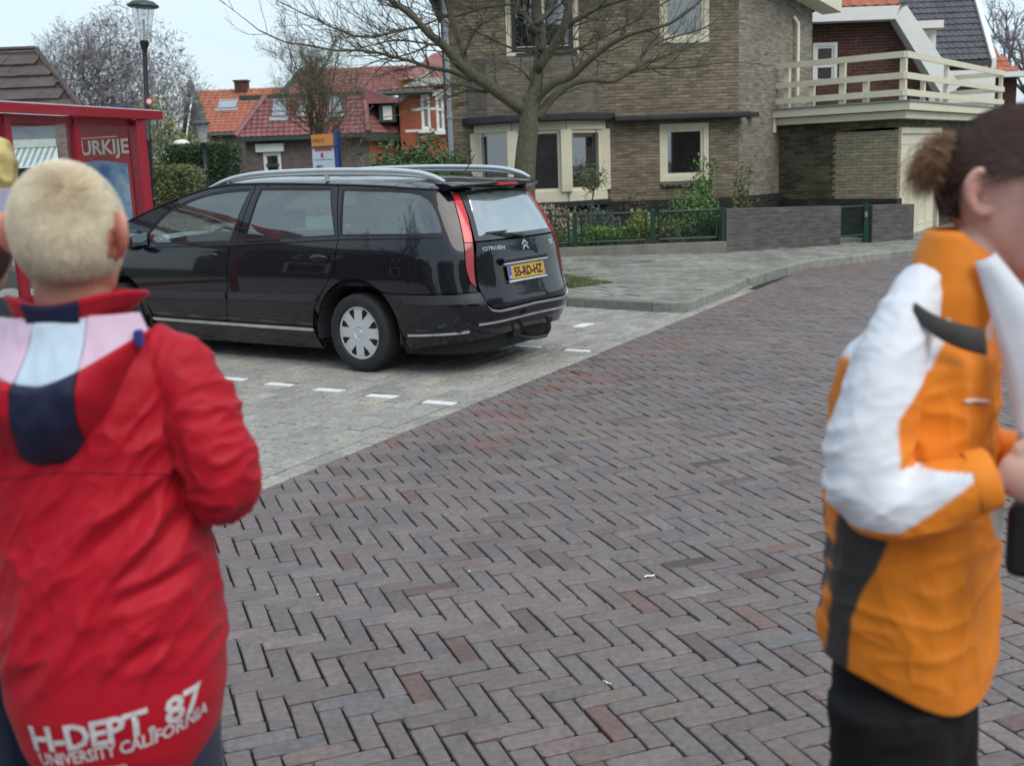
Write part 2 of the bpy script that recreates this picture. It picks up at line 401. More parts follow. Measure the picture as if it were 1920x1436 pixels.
# kerb stones
def offset_line(pts, d):
    res = []
    for i, p in enumerate(pts):
        t = (pts[min(i + 1, len(pts) - 1)] - pts[max(i - 1, 0)]).normalized(); res.append(p + Vector((-t.y, t.x)) * d)
    return res
def resample(pts, step):
    res = [pts[0]]; acc = 0
    for a, b in zip(pts, pts[1:]):
        l = (b - a).length; k = step - acc
        while k < l: res.append(a + (b - a) * (k / l)); k += step
        acc = l - (k - step)
    res.append(pts[-1]); return res
kl = resample(KERB, .22); kb = MB(); inner = offset_line(kl, .15); rng = random.Random(3)
for i in range(len(kl) - 1):
    a, b, c, d = kl[i], kl[i + 1], inner[i + 1], inner[i]
    if i % 4 == 3: b = a + (b - a) * .965; c = d + (c - d) * .965
    if i % 4 == 0: kk = 1 + rng.gauss(0, .1); kcol = (.25 * kk, .255 * kk, .225 * kk)
    kb.cur = kcol
    z = .115; s = .018
    vs = []
    for p, q in ((a, d), (b, c)):
        n = (q - p).normalized()
        for pt, zz in ((p, -.04), (p, z - s), (p + n * s * .7, z - .003), (p + n * s * 1.6, z), (q, z), (q, -.04)): vs.append((pt.x, pt.y, zz))
    kb.add(vs, [(j, j + 6, j + 7, j + 1) for j in range(5)] + [(0, 1, 2, 3, 4, 5), (11, 10, 9, 8, 7, 6)])
tag(kb.build('kerb', M_attr('kerb_concrete', .85, .5, 90, .25, 12, spec=.3), colattr=True), kind='structure')

# pavement: 30 cm slabs
pv = MB(); rng = random.Random(9); inn = resample(offset_line(resample(KERB, .3), .15), .3)
PAVE = [(p.x, p.y) for p in inn] + [(24, 30), (24, 34), (-15, 34), (-15, 20)]
KD = _d0; pd = Vector((math.cos(R(28)), math.sin(R(28)))); pn = Vector((-pd.y, pd.x))
GRASS_C = Vector(gr(1052, 532, .12).xy)
for i in range(-75, 75):
    for j in range(-75, 75):
        c = pd * (i * .3 + (j % 2) * .15) + pn * (j * .3) + Vector((2, 15))
        if not (-9 < c.x < 13.5 and 11 < c.y < 22.6): continue
        if not in_poly((c.x, c.y), PAVE): continue
        q = c - GRASS_C
        if abs(q.dot(pd)) < .42 and abs(q.dot(pn)) < .58: continue
        k = 1 + rng.gauss(0, .08); gcol = rng.random(); b = (.285, .280, .252) if gcol < .75 else (.245, .25, .208)
        stone(pv, c.x, c.y, pd.x, pd.y, .3, .3, hgt(c) + rng.gauss(0, .0015), tuple(x * k for x in b), joint=.008, bev=.004, ch=.004, jit=.001, tilt=.006, depth=.05, rng=rng)
tag(pv.build('pavement', M_attr('paving_slab', .88, .4, 90, .22, 7, spec=.3, stain=.2), colattr=True), kind='structure')
sub = MB(); sub_poly(sub, PAVE, .7, lambda x, y: hgt((x, y)) - .006)
tag(sub.build('pavement_bed', M_plain('bed_concrete', (.20, .205, .175), .95, var=.25, scale=9, bmp=.4)), kind='structure')
# ------------------------------------------------------------------ wall helper
def V2(p): return Vector((p[0], p[1]))
class Wall:
    """a vertical wall plane from plan point a to b (seen from outside a->b runs left to right)"""
    def __init__(s, a, b):
        s.a, s.b = V2(a), V2(b); s.d = (s.b - s.a).normalized(); s.n = Vector((s.d.y, -s.d.x)); s.len = (s.b - s.a).length
    def P(s, u, z, out=0.0):
        q = s.a + s.d * u + s.n * out; return Vector((q.x, q.y, z))
    def uz(s, px, py, out=0.0):
        """wall coordinates of a photo position"""
        r = ray(px, py); n3 = Vector((s.n.x, s.n.y, 0)); a3 = Vector((s.a.x, s.a.y, 0)) + n3 * out
        t = (a3 - CAM).dot(n3) / r.dot(n3); p = CAM + r * t
        return ((p.xy - s.a).dot(s.d), p.z)
    def slab(s, mb, u0, u1, z0, z1, o0, o1, mi=0):
        p = [s.P(u0, z0, o0), s.P(u1, z0, o0), s.P(u1, z1, o0), s.P(u0, z1, o0)]
        mb.prism(p, s.P(0, 0, o1) - s.P(0, 0, o0), mi); return mb
    def panel(s, mb, u0, u1, z0, z1, holes, out=0.0, thick=.28, mi=0):
        """wall with rectangular openings and reveals"""
        us = sorted(set([u0, u1] + [h for q in holes for h in (q[0], q[1]) if u0 < h < u1]))
        zs = sorted(set([z0, z1] + [h for q in holes for h in (q[2], q[3]) if z0 < h < z1]))
        def inhole(u, z): return any(q[0] < u < q[1] and q[2] < z < q[3] for q in holes)
        for i in range(len(us) - 1):
            for j in range(len(zs) - 1):
                if inhole((us[i] + us[i + 1]) / 2, (zs[j] + zs[j + 1]) / 2): continue
                mb.add([s.P(us[i], zs[j], out), s.P(us[i + 1], zs[j], out), s.P(us[i + 1], zs[j + 1], out), s.P(us[i], zs[j + 1], out)], [(0, 1, 2, 3)], mi)
        for (a, b, c, d) in holes:
            i = out - thick
            for p, q in (((a, c), (b, c)), ((b, c), (b, d)), ((b, d), (a, d)), ((a, d), (a, c))):
                mb.add([s.P(*p, out), s.P(*q, out), s.P(*q, i), s.P(*p, i)], [(3, 2, 1, 0)], mi)
    def frame(s, mb, u0, u1, z0, z1, wd, o0, o1, mi=0):
        s.slab(mb, u0, u1, z1 - wd, z1, o0, o1, mi); s.slab(mb, u0, u1, z0, z0 + wd, o0, o1, mi)
        s.slab(mb, u0, u0 + wd, z0 + wd, z1 - wd, o0, o1, mi); s.slab(mb, u1 - wd, u1, z0 + wd, z1 - wd, o0, o1, mi)

cream = M_plain('cream_paint', (.68, .64, .49), .55, var=.06, scale=3)
white = M_plain('white_paint', (.74, .75, .72), .5, var=.05, scale=3)
pane = M_glass('window_pane', ior=1.7, trans=.55, tint=(.5, .52, .5))
dark_in = M_plain('dark_room', (.035, .032, .03), .9)
curtain = M_plain('curtain', (.30, .31, .30), .9, var=.25, scale=2)

def window(wall, parent, u0, u1, z0, z1, out=0.0, rev=.10, fw=.09, sash=.05, mat=None, mullions=(), glassm=None, cur=True, name='window', lining=True):
    """frame set in the opening, glass, room behind, curtains"""
    mat = mat or cream; glassm = glassm or pane
    o = out - rev; mb = MB(); wall.frame(mb, u0 + .004, u1 - .004, z0 + .004, z1 - .004, fw, o - .07, o + .02)
    wall.frame(mb, u0 + fw, u1 - fw, z0 + fw, z1 - fw, sash, o - .06, o - .005)
    for k in mullions: wall.slab(mb, k - .03, k + .03, z0 + fw, z1 - fw, o - .055, o + .008)
    f = mb.build(name, mat, parent)
    g = MB(); i = fw + sash - .004; wall.slab(g, u0 + i, u1 - i, z0 + i, z1 - i, o - .046, o - .038); g.build('pane', glassm, f)
    r = MB()
    b_ = o - 1.6
    r.add([wall.P(u0, z0, b_), wall.P(u1, z0, b_), wall.P(u1, z1, b_), wall.P(u0, z1, b_)], [(0, 1, 2, 3)])
    for p, q in (((u0, z0), (u1, z0)), ((u1, z0), (u1, z1)), ((u1, z1), (u0, z1)), ((u0, z1), (u0, z0))):
        r.add([wall.P(*p, o - .07), wall.P(*q, o - .07), wall.P(*q, b_), wall.P(*p, b_)], [(3, 2, 1, 0)])
    r.build('room_lining', dark_in, f)
    if cur:
        c = MB(); wdt = (u1 - u0) * .2
        for k0, k1 in ((u0 + fw, u0 + fw + wdt), (u1 - fw - wdt, u1 - fw)):
            c.grid(lambda a, b: wall.P(k0 + (k1 - k0) * a, z0 + fw + (z1 - z0 - 2 * fw) * b, o - .16 + .02 * math.sin(a * 22)), 24, 1)
        c.build('curtain', curtain, f, smooth=True)
    return f

# ------------------------------------------------------------------ the brick house
FY = 19.3
XA = at(1385, 380, FY).x; XL = at(838, 300, FY).x
J = V2((4.92, 20.48)); C1 = V2((6.50, 18.90)); A = V2((XA, FY))
front = Wall((XL, FY), A)
sdir = (J - A).normalized(); sidew = Wall(A, A + sdir); B = A + sdir * sidew.uz(1523, 60)[0]; sidew = Wall(A, B)
_v0, _v1 = sidew.uz(1500, 6), sidew.uz(1552, 34)
VS = (_v1[1] - _v0[1]) / (_v1[0] - _v0[0]); VZ = _v0[1] - _v0[0] * VS
brickA = M_brick('olive_brick', (.275, .233, .168), (.170, .138, .106), (.145, .128, .104), bw=.21, bh=.053, ms=.013, weather=.16, bmp=.8)
brickS = M_brick('grey_brick', (.30, .265, .225), (.21, .185, .155), (.215, .20, .172), bw=.2, bh=.053, ms=.012, seed=3, weather=.22)
plinth_m = M_brick('dark_plinth_brick', (.055, .05, .05), (.035, .03, .033), (.03, .03, .03), bw=.2, bh=.053, seed=5, weather=.3)
asph = M_plain('bitumen', (.028, .027, .030), .6, var=.3, scale=5, bmp=.2, bs=30)
brickBay = M_brick('bay_apron_brick', (.20, .175, .148), (.155, .135, .115), (.155, .14, .12), bw=.2, bh=.053, seed=8, weather=.25)
house = empty('brick_house', (XL, FY, 0)); tag(house, 'olive brown brick house with cream bay window behind the bare street tree', 'house')
HP = dict(parent=None)
def hb(mb, name, mat, parent=house, **k):
    o = mb.build(name, mat, None, **k); set_parent(o, parent); return o
_owin = window
def hwin(wall, par, *a, **k):
    f = _owin(wall, None, *a, **k); set_parent_keep(f, par); return f
def set_parent_keep(f, par): set_parent(f, par)
u = lambda px, py: front.uz(px, py)
ZP = u(1250, 374)[1]                         # top of the dark plinth
ZB0 = u(1300, 224)[1]; ZB1 = u(1300, 213)[1] # canopy band
lw = (*sorted((u(1237, 300)[0], u(1330, 300)[0])), u(1285, 340)[1], u(1285, 231)[1])
uw = (u(1237, 60)[0], u(1331, 60)[0], u(1285, 81)[1], u(1285, 81)[1] + 1.45)
bw0, bw1 = u(948, 60)[0], u(1086, 60)[0]; bz0 = u(1010, 104)[1]
bigw = (bw0, bw1, bz0, bz0 + 1.5)
bayhole = (u(905, 300)[0], u(1128, 300)[0], ZP - .1, ZB0 - .02)
EV = VZ
mb = MB(); front.panel(mb, 0, front.len, ZP, EV, [lw, uw, bigw, bayhole])
mb.add([sidew.P(0, ZP), sidew.P(sidew.len, ZP), sidew.P(sidew.len, VZ + VS * sidew.len), sidew.P(0, VZ)], [(0, 1, 2, 3)], 1)
bk = [front.P(0, 0), front.P(0, 0, -7.5), sidew.P(sidew.len, 0, -5.0), sidew.P(sidew.len, 0)]
for p, q in zip(bk, bk[1:]): mb.add([(p.x, p.y, 0), (q.x, q.y, 0), (q.x, q.y, EV), (p.x, p.y, EV)], [(3, 2, 1, 0)])
hb(mb, 'wall', [brickA, brickS])
mb = MB(); front.slab(mb, 0, front.len + .015, 0, ZP, -.2, .03); sidew.slab(mb, .02, sidew.len, 0, ZP, -.2, .03); hb(mb, 'plinth', plinth_m)
# roof with cream eaves
mb = MB(); e_ = sidew.len + .42
P0_, P1_ = sidew.P(-.1, VZ - VS * .1, .0), sidew.P(e_, VZ + VS * e_, .0)
nrm = Vector((sidew.n.x, sidew.n.y, 0))
mb.prism([P0_, P1_, P1_ + Vector((0, 0, .24)), P0_ + Vector((0, 0, .24))], nrm * .38)
front.slab(mb, -.4, front.len, EV, EV + .24, 0, .40)
hb(mb, 'eaves', cream)
mb = MB(); t0 = P0_ + nrm * .38 + Vector((0, 0, .243)); t1 = P1_ + nrm * .38 + Vector((0, 0, .243)); fl_ = front.P(-.4, EV + .243, .4); rc = Vector((XL + 2.6, FY + 4.5, EV + 2.6)); bl = front.P(-.4, EV + .243, -7.5); br = t1 + Vector((0, 4.5, 0))
for q in ((fl_, t0, rc), (t0, t1, rc), (t1, br, rc), (br, bl, rc), (bl, fl_, rc)): mb.add(list(q), [(0, 1, 2)])
hb(mb, 'roof', M_brick('dark_roof_tile', (.10, .05, .035), (.08, .04, .03), (.02, .01, .01), bw=.3, bh=.3))
# canopy band over the ground floor (right part straight, left part follows the bay)
mb = MB(); c0 = u(1150, 220)[0]; c1 = front.len + .16
front.slab(mb, c0, c1, ZB0, ZB1, -.02, .24); o = hb(mb, 'canopy', asph, bevel=.02)
bayL, bayR = u(893, 300)[0], front.uz(1137, 300, .25)[0]
BP = .62
bfl = front.uz(962, 300, BP)[0]; bfr = front.uz(1062, 300, BP)[0]
bay_pts = [front.P(bayL, 0, 0), front.P(bfl, 0, BP), front.P(bfr, 0, BP), front.P(bayR, 0, .0)]
def bayring(out, z):
    a = [front.P(bayL - out * 1.0, z, 0), front.P(bfl - out * .5, z, BP + out), front.P(bfr + out * .4, z, BP + out), front.P(bayR + out * .9, z, 0)]
    return a
cz0, cz1 = front.uz(1010, 229, BP)[1], front.uz(1010, 214, BP)[1]
mb = MB(); mb.prism(bayring(.22, cz0) , (0, 0, cz1 - cz0)); 
cb = hb(mb, 'bay_canopy', asph, bevel=.02)
bz_0, bz_1 = front.uz(1010, 380, BP)[1], cz0 - .003
bay_parent = MB(); segs = [Wall(bay_pts[0].xy, bay_pts[1].xy), Wall(bay_pts[1].xy, bay_pts[2].xy), Wall(bay_pts[2].xy, bay_pts[3].xy)]
bb = MB()
for s_ in segs:
    s_.slab(bb, 0, s_.len, bz_0 - .0, bz_0 + .16, -.10, .045); s_.slab(bb, .0, s_.len, bz_1 - .13, bz_1, -.10, .03)
for i, q in enumerate(bay_pts):
    M_ = Matrix.Translation((q.x, q.y, 0)); wdh = .085
    bb.box((-wdh, -wdh if i in (1, 2) else -.06, bz_0 + .16), (wdh, wdh, bz_1 - .13), M=M_)
bayf = hb(bb, 'bay_window', cream)
for i, s_ in enumerate(segs):
    f = MB(); a0, a1 = .085, s_.len - .085; z0, z1 = bz_0 + .162, bz_1 - .132
    ms = []
    s_.frame(f, a0, a1, z0, z1, .055, -.06, -.005)
    for k in ms: s_.slab(f, k - .12, k + .12, z0 + .055, z1 - .055, -.055, .0)
    fr = hb(f, 'window_frame', cream, bayf)
    g = MB(); s_.slab(g, a0 + .05, a1 - .05, z0 + .05, z1 - .05, -.04, -.034); hb(g, 'pane', pane, bayf)
bb = MB(); bb.prism([p + Vector((0, 0, bz_0 - .085)) for p in bayring(.10, 0)], (0, 0, .08)); hb(bb, 'sill', asph, bayf)
bb = MB(); bb.prism([p for p in bayring(-.03, 0)], (0, 0, bz_0 - .09)); hb(bb, 'bay_base', plinth_m)
# room behind the bay
bb = MB(); z0, z1 = bz_0, ZB0 + .1; fl = bayhole
bb.add([front.P(-.2 + bayL, z0, -3), front.P(bayR, z0, -3), front.P(bayR, z1, -3), front.P(bayL - .2, z1, -3)], [(0, 1, 2, 3)])
for p, q in (((bayL - .2, z0), (bayR, z0)), ((bayR, z0), (bayR, z1)), ((bayR, z1), (bayL - .2, z1)), ((bayL - .2, z1), (bayL - .2, z0))):
    bb.add([front.P(*p, -.28), front.P(*q, -.28), front.P(*q, -3), front.P(*p, -3)], [(3, 2, 1, 0)])
hb(bb, 'room_lining', M_plain('room_wall', (.20, .17, .12), .9, var=.2, scale=1))
bb = MB()
for k0, k1 in ((bayL + .12, bayL + .3), (bayR - .42, bayR - .14), ((bfl + bfr) / 2 - .1, (bfl + bfr) / 2 + .1)):
    bb.grid(lambda a, b: front.P(k0 + (k1 - k0) * a, z0 + (z1 - z0) * b, .12 + .03 * math.sin(a * 20)), 24, 1)
hb(bb, 'curtain', curtain, bayf, smooth=True)
# upper apron of the bay, reaching up to the big window
au0, au1 = front.uz(912, 160, .35)[0], front.uz(1113, 160, .35)[0]; az0, az1 = cz1 + .003, front.uz(1010, 106, .35)[1]
bb = MB(); bb.prism([front.P(au0 - .35, az0, 0), front.P(au0, az0, .35), front.P(au1, az0, .35), front.P(au1 + .12, az0, 0)], (0, 0, az1 - az0)); hb(bb, 'bay_apron', brickBay)
bb = MB(); front.slab(bb, au0 + .5, au1 - .25, az1 + .003, az1 + .06, 0, .34); hb(bb, 'apron_sill', asph)
hf = window(front, None, *bigw, rev=.04, fw=.06, sash=.09, mullions=[bigw[0] + .62]); set_parent(hf, house)
mbx = MB(); front.frame(mbx, bigw[0] + .1, bigw[1] - .1, bigw[2] + .064, bigw[3] - .07, .07, -.05, -.01); o = mbx.build('sash', M_plain('dark_green_sash', (.02, .025, .03), .4), None); set_parent(o, house)
hf = window(front, None, *uw, rev=.03, fw=.085, sash=.05); set_parent(hf, house)
hf = window(front, None, *lw, rev=.03, fw=.09, sash=.05, cur=False); set_parent(hf, house)
mb = MB(); front.slab(mb, lw[0] + .02, lw[1] - .02, lw[2] - .075, lw[2] - .004, 0, .05); hb(mb, 'window_sill', M_brick('sill_tile', (.07, .09, .07), (.05, .06, .05), (.25, .25, .22), bw=.1, bh=.2, ms=.02))
# drainpipes
mb = MB(); du = front.uz(843, 200)[0]; mb.tube([front.P(du, .3, .07), front.P(du, EV, .07)], .045, 12)
for z in (1.0, 2.4, 3.9): mb.tube([front.P(du, z, .07), front.P(du, z + .05, .07)], .056, 12)
hb(mb, 'drainpipe', M_plain('zinc', (.33, .36, .40), .45, metal=.3), smooth=True, autos=40)
mb = MB(); s0 = sidew.uz(1487, 180); s1 = sidew.uz(1486, 45); mb.tube([sidew.P(s0[0], s0[1], .08), sidew.P(s0[0], s1[1], .08), sidew.P(s0[0] - .06, s1[1] + .12, .02)], .035, 10)
hb(mb, 'drainpipe', cream, smooth=True, autos=40)
mb = MB(); s0 = sidew.uz(1404, 216); mb.box((-.12, -.05, -.04), (.12, .05, .04), M=Matrix.Translation(sidew.P(*s0, .05))); hb(mb, 'wall_vent', asph)
pts = [front.uz(x, y) for x, y in ((855, 196), (880, 190), (912, 184))]; mb = MB(); mb.tube([front.P(a, b, .03) for a, b in pts], .008, 6); hb(mb, 'cable', asph)

# ------------------------------------------------------------------ garage with roof terrace
ganga = Wall(J, C1); fdir = Vector((math.cos(R(55)), math.sin(R(55)))); E1 = C1 + fdir * 7.05
gfront = Wall(C1, E1)
gar = empty('garage', (C1.x, C1.y, 0)); tag(gar, 'flat roofed brick garage with cream fascia and cream door, built onto the house', 'garage')
yb = M_brick('yellow_brick', (.37, .335, .225), (.30, .265, .175), (.17, .155, .125), bw=.2, bh=.053, ms=.012, seed=2, weather=.12)
db = M_brick('weathered_dark_brick', (.15, .135, .09), (.06, .052, .042), (.09, .085, .065), bw=.2, bh=.053, ms=.012, seed=4, weather=.35)
gz = ganga.uz(1600, 373)[1]; ft0 = ganga.uz(1600, 228)[1]; ft1 = ganga.uz(1600, 199)[1]
ysplit = ganga.uz(1567, 300)[0]; ytop = ganga.uz(1620, 242)[1]
mb = MB(); ganga.slab(mb, .0, ganga.len, -.0, gz, -.2, .02); gfront.slab(mb, 0.01, .16, 0, gz, -.2, .02); o = mb.build('plinth', plinth_m); set_parent(o, gar)
rowz = .053; mb = MB(); ganga.panel(mb, -.6, ysplit, gz, ft0, []); ganga.panel(mb, ysplit, ganga.len, ytop, ft0, []); o = mb.build('wall', db); set_parent(o, gar)
mb = MB(); k = int((ytop - gz) / rowz)
for i in range(k):
    du_ = .05 * (i % 2); ganga.slab(mb, ysplit - du_, ganga.len, gz + i * rowz, gz + (i + 1) * rowz, -.1, .004)
gfront.panel(mb, 0, .17, gz, ytop, [], out=.006)
o = mb.build('yellow_brick_panel', yb); set_parent(o, gar)
DW = 2.5; dz1 = ytop
mb = MB(); gfront.slab(mb, 0, 7.05, dz1, ft0, -.2, .002); gfront.slab(mb, .17 + DW + .12, 7.05, .0, dz1, -.2, 0); o = mb.build('front_wall', db); set_parent(o, gar)
mb = MB(); q = [E1, J + (E1 - C1)]; mb.add([(E1.x, E1.y, 0), (q[1].x, q[1].y, 0), (q[1].x, q[1].y, ft0), (E1.x, E1.y, ft0)], [(0, 1, 2, 3)]); o = mb.build('rear_wall', db); set_parent(o, gar)
# door
mb = MB(); gfront.slab(mb, .17, .17 + .1, .05, dz1 - .1, -.1, -.01); gfront.slab(mb, .17 + DW + .02, .17 + DW + .12, .05, dz1 - .1, -.1, -.01); gfront.slab(mb, .17, .17 + DW + .12, dz1 - .1, dz1 - .002, -.1, -.008); o = mb.build('door_frame', cream); set_parent(o, gar)
mb = MB()
for k in range(4):
    a = .275 + k * (DW - .26) / 4; gfront.slab(mb, a + .004, a + (DW - .26) / 4 - .004, .12, dz1 - .105, -.09, -.045)
    gfront.frame(mb, a + .05, a + (DW - .26) / 4 - .05, .3, dz1 - .25, .03, -.045, -.036)
o = mb.build('garage_door', cream); set_parent(o, gar)
d_ = o; mb = MB(); mb.box((-.02, -.03, -.05), (.02, .0, .05), M=Matrix.Translation(gfront.P(.275 + (DW - .26) / 2 - .08, 1.15, -.03))); o = mb.build('door_handle', asph); set_parent(o, d_)
mb = MB(); gfront.slab(mb, .17, .17 + DW, 0, .118, -.1, .05); o = mb.build('door_threshold', M_plain('grey_concrete', (.3, .3, .28), .9)); set_parent(o, gar)
# fascia, two stepped boards, roof slab
def ring(off, z):
    a = J - ganga.d * .02 + ganga.n * off; b = C1 + ganga.n * off + (-gfront.n) * 0; 
    den = Wall(C1, E1)
    # mitred corner
    c = C1 + ganga.n * off + ganga.d * off * ((1 - ganga.n.dot(gfront.n)) / max(.2, ganga.d.dot(gfront.n)))
    e = E1 + gfront.n * off; f = J + (E1 - C1)
    return [Vector((p.x, p.y, z)) for p in (a, c, e + gfront.d * off, f + gfront.d * off, J + Vector((-.3, .8)))]
h3 = (ft1 - ft0) / 2
mb = MB(); mb.prism(ring(.17, ft0), (0, 0, h3 - .01)); mb.prism(ring(.26, ft0 + h3), (0, 0, h3)); o = mb.build('fascia', cream, bevel=.006); set_parent(o, gar)
mb = MB(); mb.prism(ring(.28, ft1 + .003), (0, 0, .03)); o = mb.build('roof_edge', M_plain('zinc_edge', (.22, .25, .24), .5)); set_parent(o, gar)
mb = MB(); q = J - ganga.d * .08 + ganga.n * .2; mb.box((-.1, -.1, ft0 - .12), (.1, .1, ft1 - .02), M=Matrix.Translation((q.x, q.y, 0))); mb.tube([(q.x, q.y, .2), (q.x, q.y, ft0 - .1)], .03, 10); o = mb.build('rain_hopper', cream); set_parent(o, gar)
# balcony railing
rail = empty('balcony_railing', (C1.x, C1.y, ft1)); tag(rail, 'cream timber balcony railing on the garage roof', 'railing')
rz0 = ft1 + .033; RT = ganga.uz(1689, 98)[1]
rg = ring(.12, 0); PA, PC, PE = rg[0].xy, rg[1].xy, rg[2].xy
PA = PA - ganga.d * .02
PF = PE + (PA - PC).normalized() * 4.2
hh = RT - rz0
def run(a, b, posts, name='rail', shortp=()):
    w_ = Wall(a, b)
    for z0, z1 in ((hh - .10, hh), (hh * .50 - .045, hh * .5 + .055), (hh * .16 - .05, hh * .16 + .05)):
        m_ = MB(); w_.slab(m_, 0, w_.len, rz0 + z0, rz0 + z1, .0, .035); o = m_.build('rail', cream); set_parent(o, rail)
    for k in posts:
        m_ = MB(); w_.slab(m_, k - .05, k + .05, rz0, rz0 + hh - .004, -.072, -.003); o = m_.build('post', cream); set_parent(o, rail)
    for k in shortp:
        m_ = MB(); w_.slab(m_, k - .045, k + .045, rz0, rz0 + hh * .52, -.072, -.003); o = m_.build('short_post', cream); set_parent(o, rail)
wl = Wall(PA, PC); ps = [wl.uz(x, 150)[0] for x in (1474, 1521, 1578)]; sp_ = [wl.uz(1622, 160)[0]]
run(PA, PC, [ps[0], ps[2], wl.len - .04], shortp=sp_ + [ps[1]])
wl = Wall(PC, PE); run(PC, PE, [.07, wl.uz(1778, 150)[0], wl.len - .06], shortp=[wl.uz(1735, 160)[0]])
run(PE, PF, [1.4, 2.8, 4.1])

# ------------------------------------------------------------------ house with white bargeboard behind the terrace
nb = empty('gabled_house', (8, 26, 0)); tag(nb, 'dark red brick house with white bargeboard and orange pantile roof behind the terrace', 'house')
GY = 25.0
def P3(px, py, Y): return at(px, py, Y)
redb = M_brick('dark_red_brick', (.105, .042, .032), (.075, .03, .025), (.13, .11, .10), bw=.22, bh=.064, ms=.013, seed=6, weather=.15)
gw = Wall((P3(1480, 120, GY).x, GY), (P3(1720, 120, GY).x, GY))
g_ = lambda x, y: gw.uz(x, y)
kx = [g_(1500, 35), g_(1668, 35), g_(1742, 175)]
zt = kx[0][1]; zlow = 0
wq = (g_(1524, 100)[0], g_(1571, 100)[0], g_(1545, 159)[1], g_(1545, 80)[1])
mb = MB(); gw.panel(mb, 0, kx[1][0], zlow, zt, [wq]); 
mb.add([gw.P(kx[1][0], 0), gw.P(kx[2][0], 0), gw.P(kx[2][0], kx[2][1]), gw.P(kx[1][0], zt)], [(0, 1, 2, 3)])
mb.add([gw.P(kx[2][0], 0), gw.P(kx[2][0], 0, -7), gw.P(kx[2][0], kx[2][1], -7), gw.P(kx[2][0], kx[2][1])], [(0, 1, 2, 3)])
o = mb.build('wall', redb); set_parent(o, nb)
f = window(gw, None, *wq, rev=.03, fw=.07, sash=.05, mat=white); set_parent(f, nb)
f = MB(); gw.slab(f, wq[0], wq[1], (wq[2] + wq[3]) / 2 - .08, (wq[2] + wq[3]) / 2 - .03, -.08, -.02); o = f.build('glazing_bar', white); set_parent(o, nb)
mb = MB(); a_, b_, c_ = kx[0][0] - .4, kx[1][0] + .02, kx[2]
mb.prism([gw.P(a_, zt - .13, .02), gw.P(b_ - .05, zt - .13, .02), gw.P(b_ + .06, zt + .14, .02), gw.P(a_, zt + .14, .02)], gw.P(0, 0, .42) - gw.P(0, 0, .02))
sl = Vector((c_[0] - b_, c_[1] - zt)).normalized(); pn_ = Vector((-sl.y, sl.x))
q0, q1 = Vector((b_ - .05, zt - .1)), Vector((c_[0] + .15, c_[1] - .1)); wd_ = .42
mb.prism([gw.P(q0.x, q0.y, .024), gw.P(q1.x, q1.y, .024), gw.P(q1.x + pn_.x * wd_, q1.y + pn_.y * wd_, .024), gw.P(q0.x + pn_.x * wd_ - .12, zt + .136, .024)], gw.P(0, 0, .40) - gw.P(0, 0, .024))
o = mb.build('bargeboard', white); set_parent(o, nb)

def tile_mat(name, c, var=.25, rough=.75):
    mt, t, p = newmat(name); nz = nodes_noise(t, 2.5, 5); n2 = nodes_noise(t, 22, 3)
    c1 = ramp(t, nz.outputs['Fac'], .3, .7, tuple(x * (1 - var) for x in c), tuple(x * (1 + var) for x in c))
    t.links.new(mixc(t, c1, ramp(t, n2.outputs['Fac'], .3, .7, (.7,) * 3, (1.3,) * 3), .7, 'MULTIPLY'), p.inputs['Base Color'])
    p.inputs['Roughness'].default_value = rough; return mt
def tiles(poly3, origin, ud, vd, tw, th, mat, name, parent, amp=.035, step=.03, seg=4, flat=False):
    """pantiles as real relief: clipped to poly3 lying in plane origin + u*ud + v*vd (v up the slope)"""
    ud, vd = Vector(ud).normalized(), Vector(vd).normalized(); n = ud.cross(vd).normalized(); O = Vector(origin)
    pl = [((Vector(p) - O).dot(ud), (Vector(p) - O).dot(vd)) for p in poly3]
    if n.z < 0: n = -n
    u0, u1 = min(p[0] for p in pl), max(p[0] for p in pl); v0, v1 = min(p[1] for p in pl), max(p[1] for p in pl)
    mb = MB(); nu = int((u1 - u0) / tw) + 1; nv = int((v1 - v0) / th) + 1
    rr = random.Random(int(u1 * 100))
    for j in range(nv):
        for i in range(nu):
            cu, cv = u0 + (i + .5) * tw, v0 + (j + .5) * th
            if not in_poly((cu, cv), pl): continue
            vs = []; fs = []; e = rr.gauss(0, .004)
            for a in range(seg + 1):
                ph = a / seg
                prof = amp * (.5 + .5 * math.cos(2 * math.pi * ph)) if not flat else 0
                uu = u0 + (i + ph) * tw
                lo = O + ud * uu + vd * (v0 + j * th) + n * (prof + step + e)
                lo0 = lo - n * (step + .0)
                hi = O + ud * uu + vd * (v0 + (j + 1) * th + .01) + n * (prof + .0 + e)
                vs += [lo0, lo, hi]
            for a in range(seg):
                b = a * 3; fs += [(b, b + 3, b + 4, b + 1), (b + 1, b + 4, b + 5, b + 2)]
            mb.add(vs, fs)
    bs = MB(); bs.add([Vector(p) - n * .01 for p in poly3], [tuple(range(len(poly3)))])
    o = mb.build(name, mat); set_parent(o, parent)
    b2 = bs.build('roof_boarding', M_plain('roof_boards', (.05, .03, .025), .9)); set_parent(b2, o)
    return o
orange_t = tile_mat('orange_pantile', (.36, .12, .072)); grey_t = tile_mat('grey_pantile', (.085, .088, .10), rough=.5); purple_t = tile_mat('plum_tile', (.23, .082, .085), rough=.5)
brown_t = tile_mat('brown_tile', (.082, .064, .058)); pink_t = tile_mat('old_red_tile', (.25, .10, .085), rough=.6)
# orange front slope above the horizontal bargeboard
p0, p1 = gw.P(a_, zt + .15, .3), gw.P(b_ + .1, zt + .15, .3); sv = Vector((0, 1, 1.15)).normalized()
tiles([p0, p1, p1 + sv * 2.6 + Vector((-.5, 0, 0)), p0 + sv * 2.6], p0, (1, 0, 0), sv, .24, .30, orange_t, 'roof', nb)
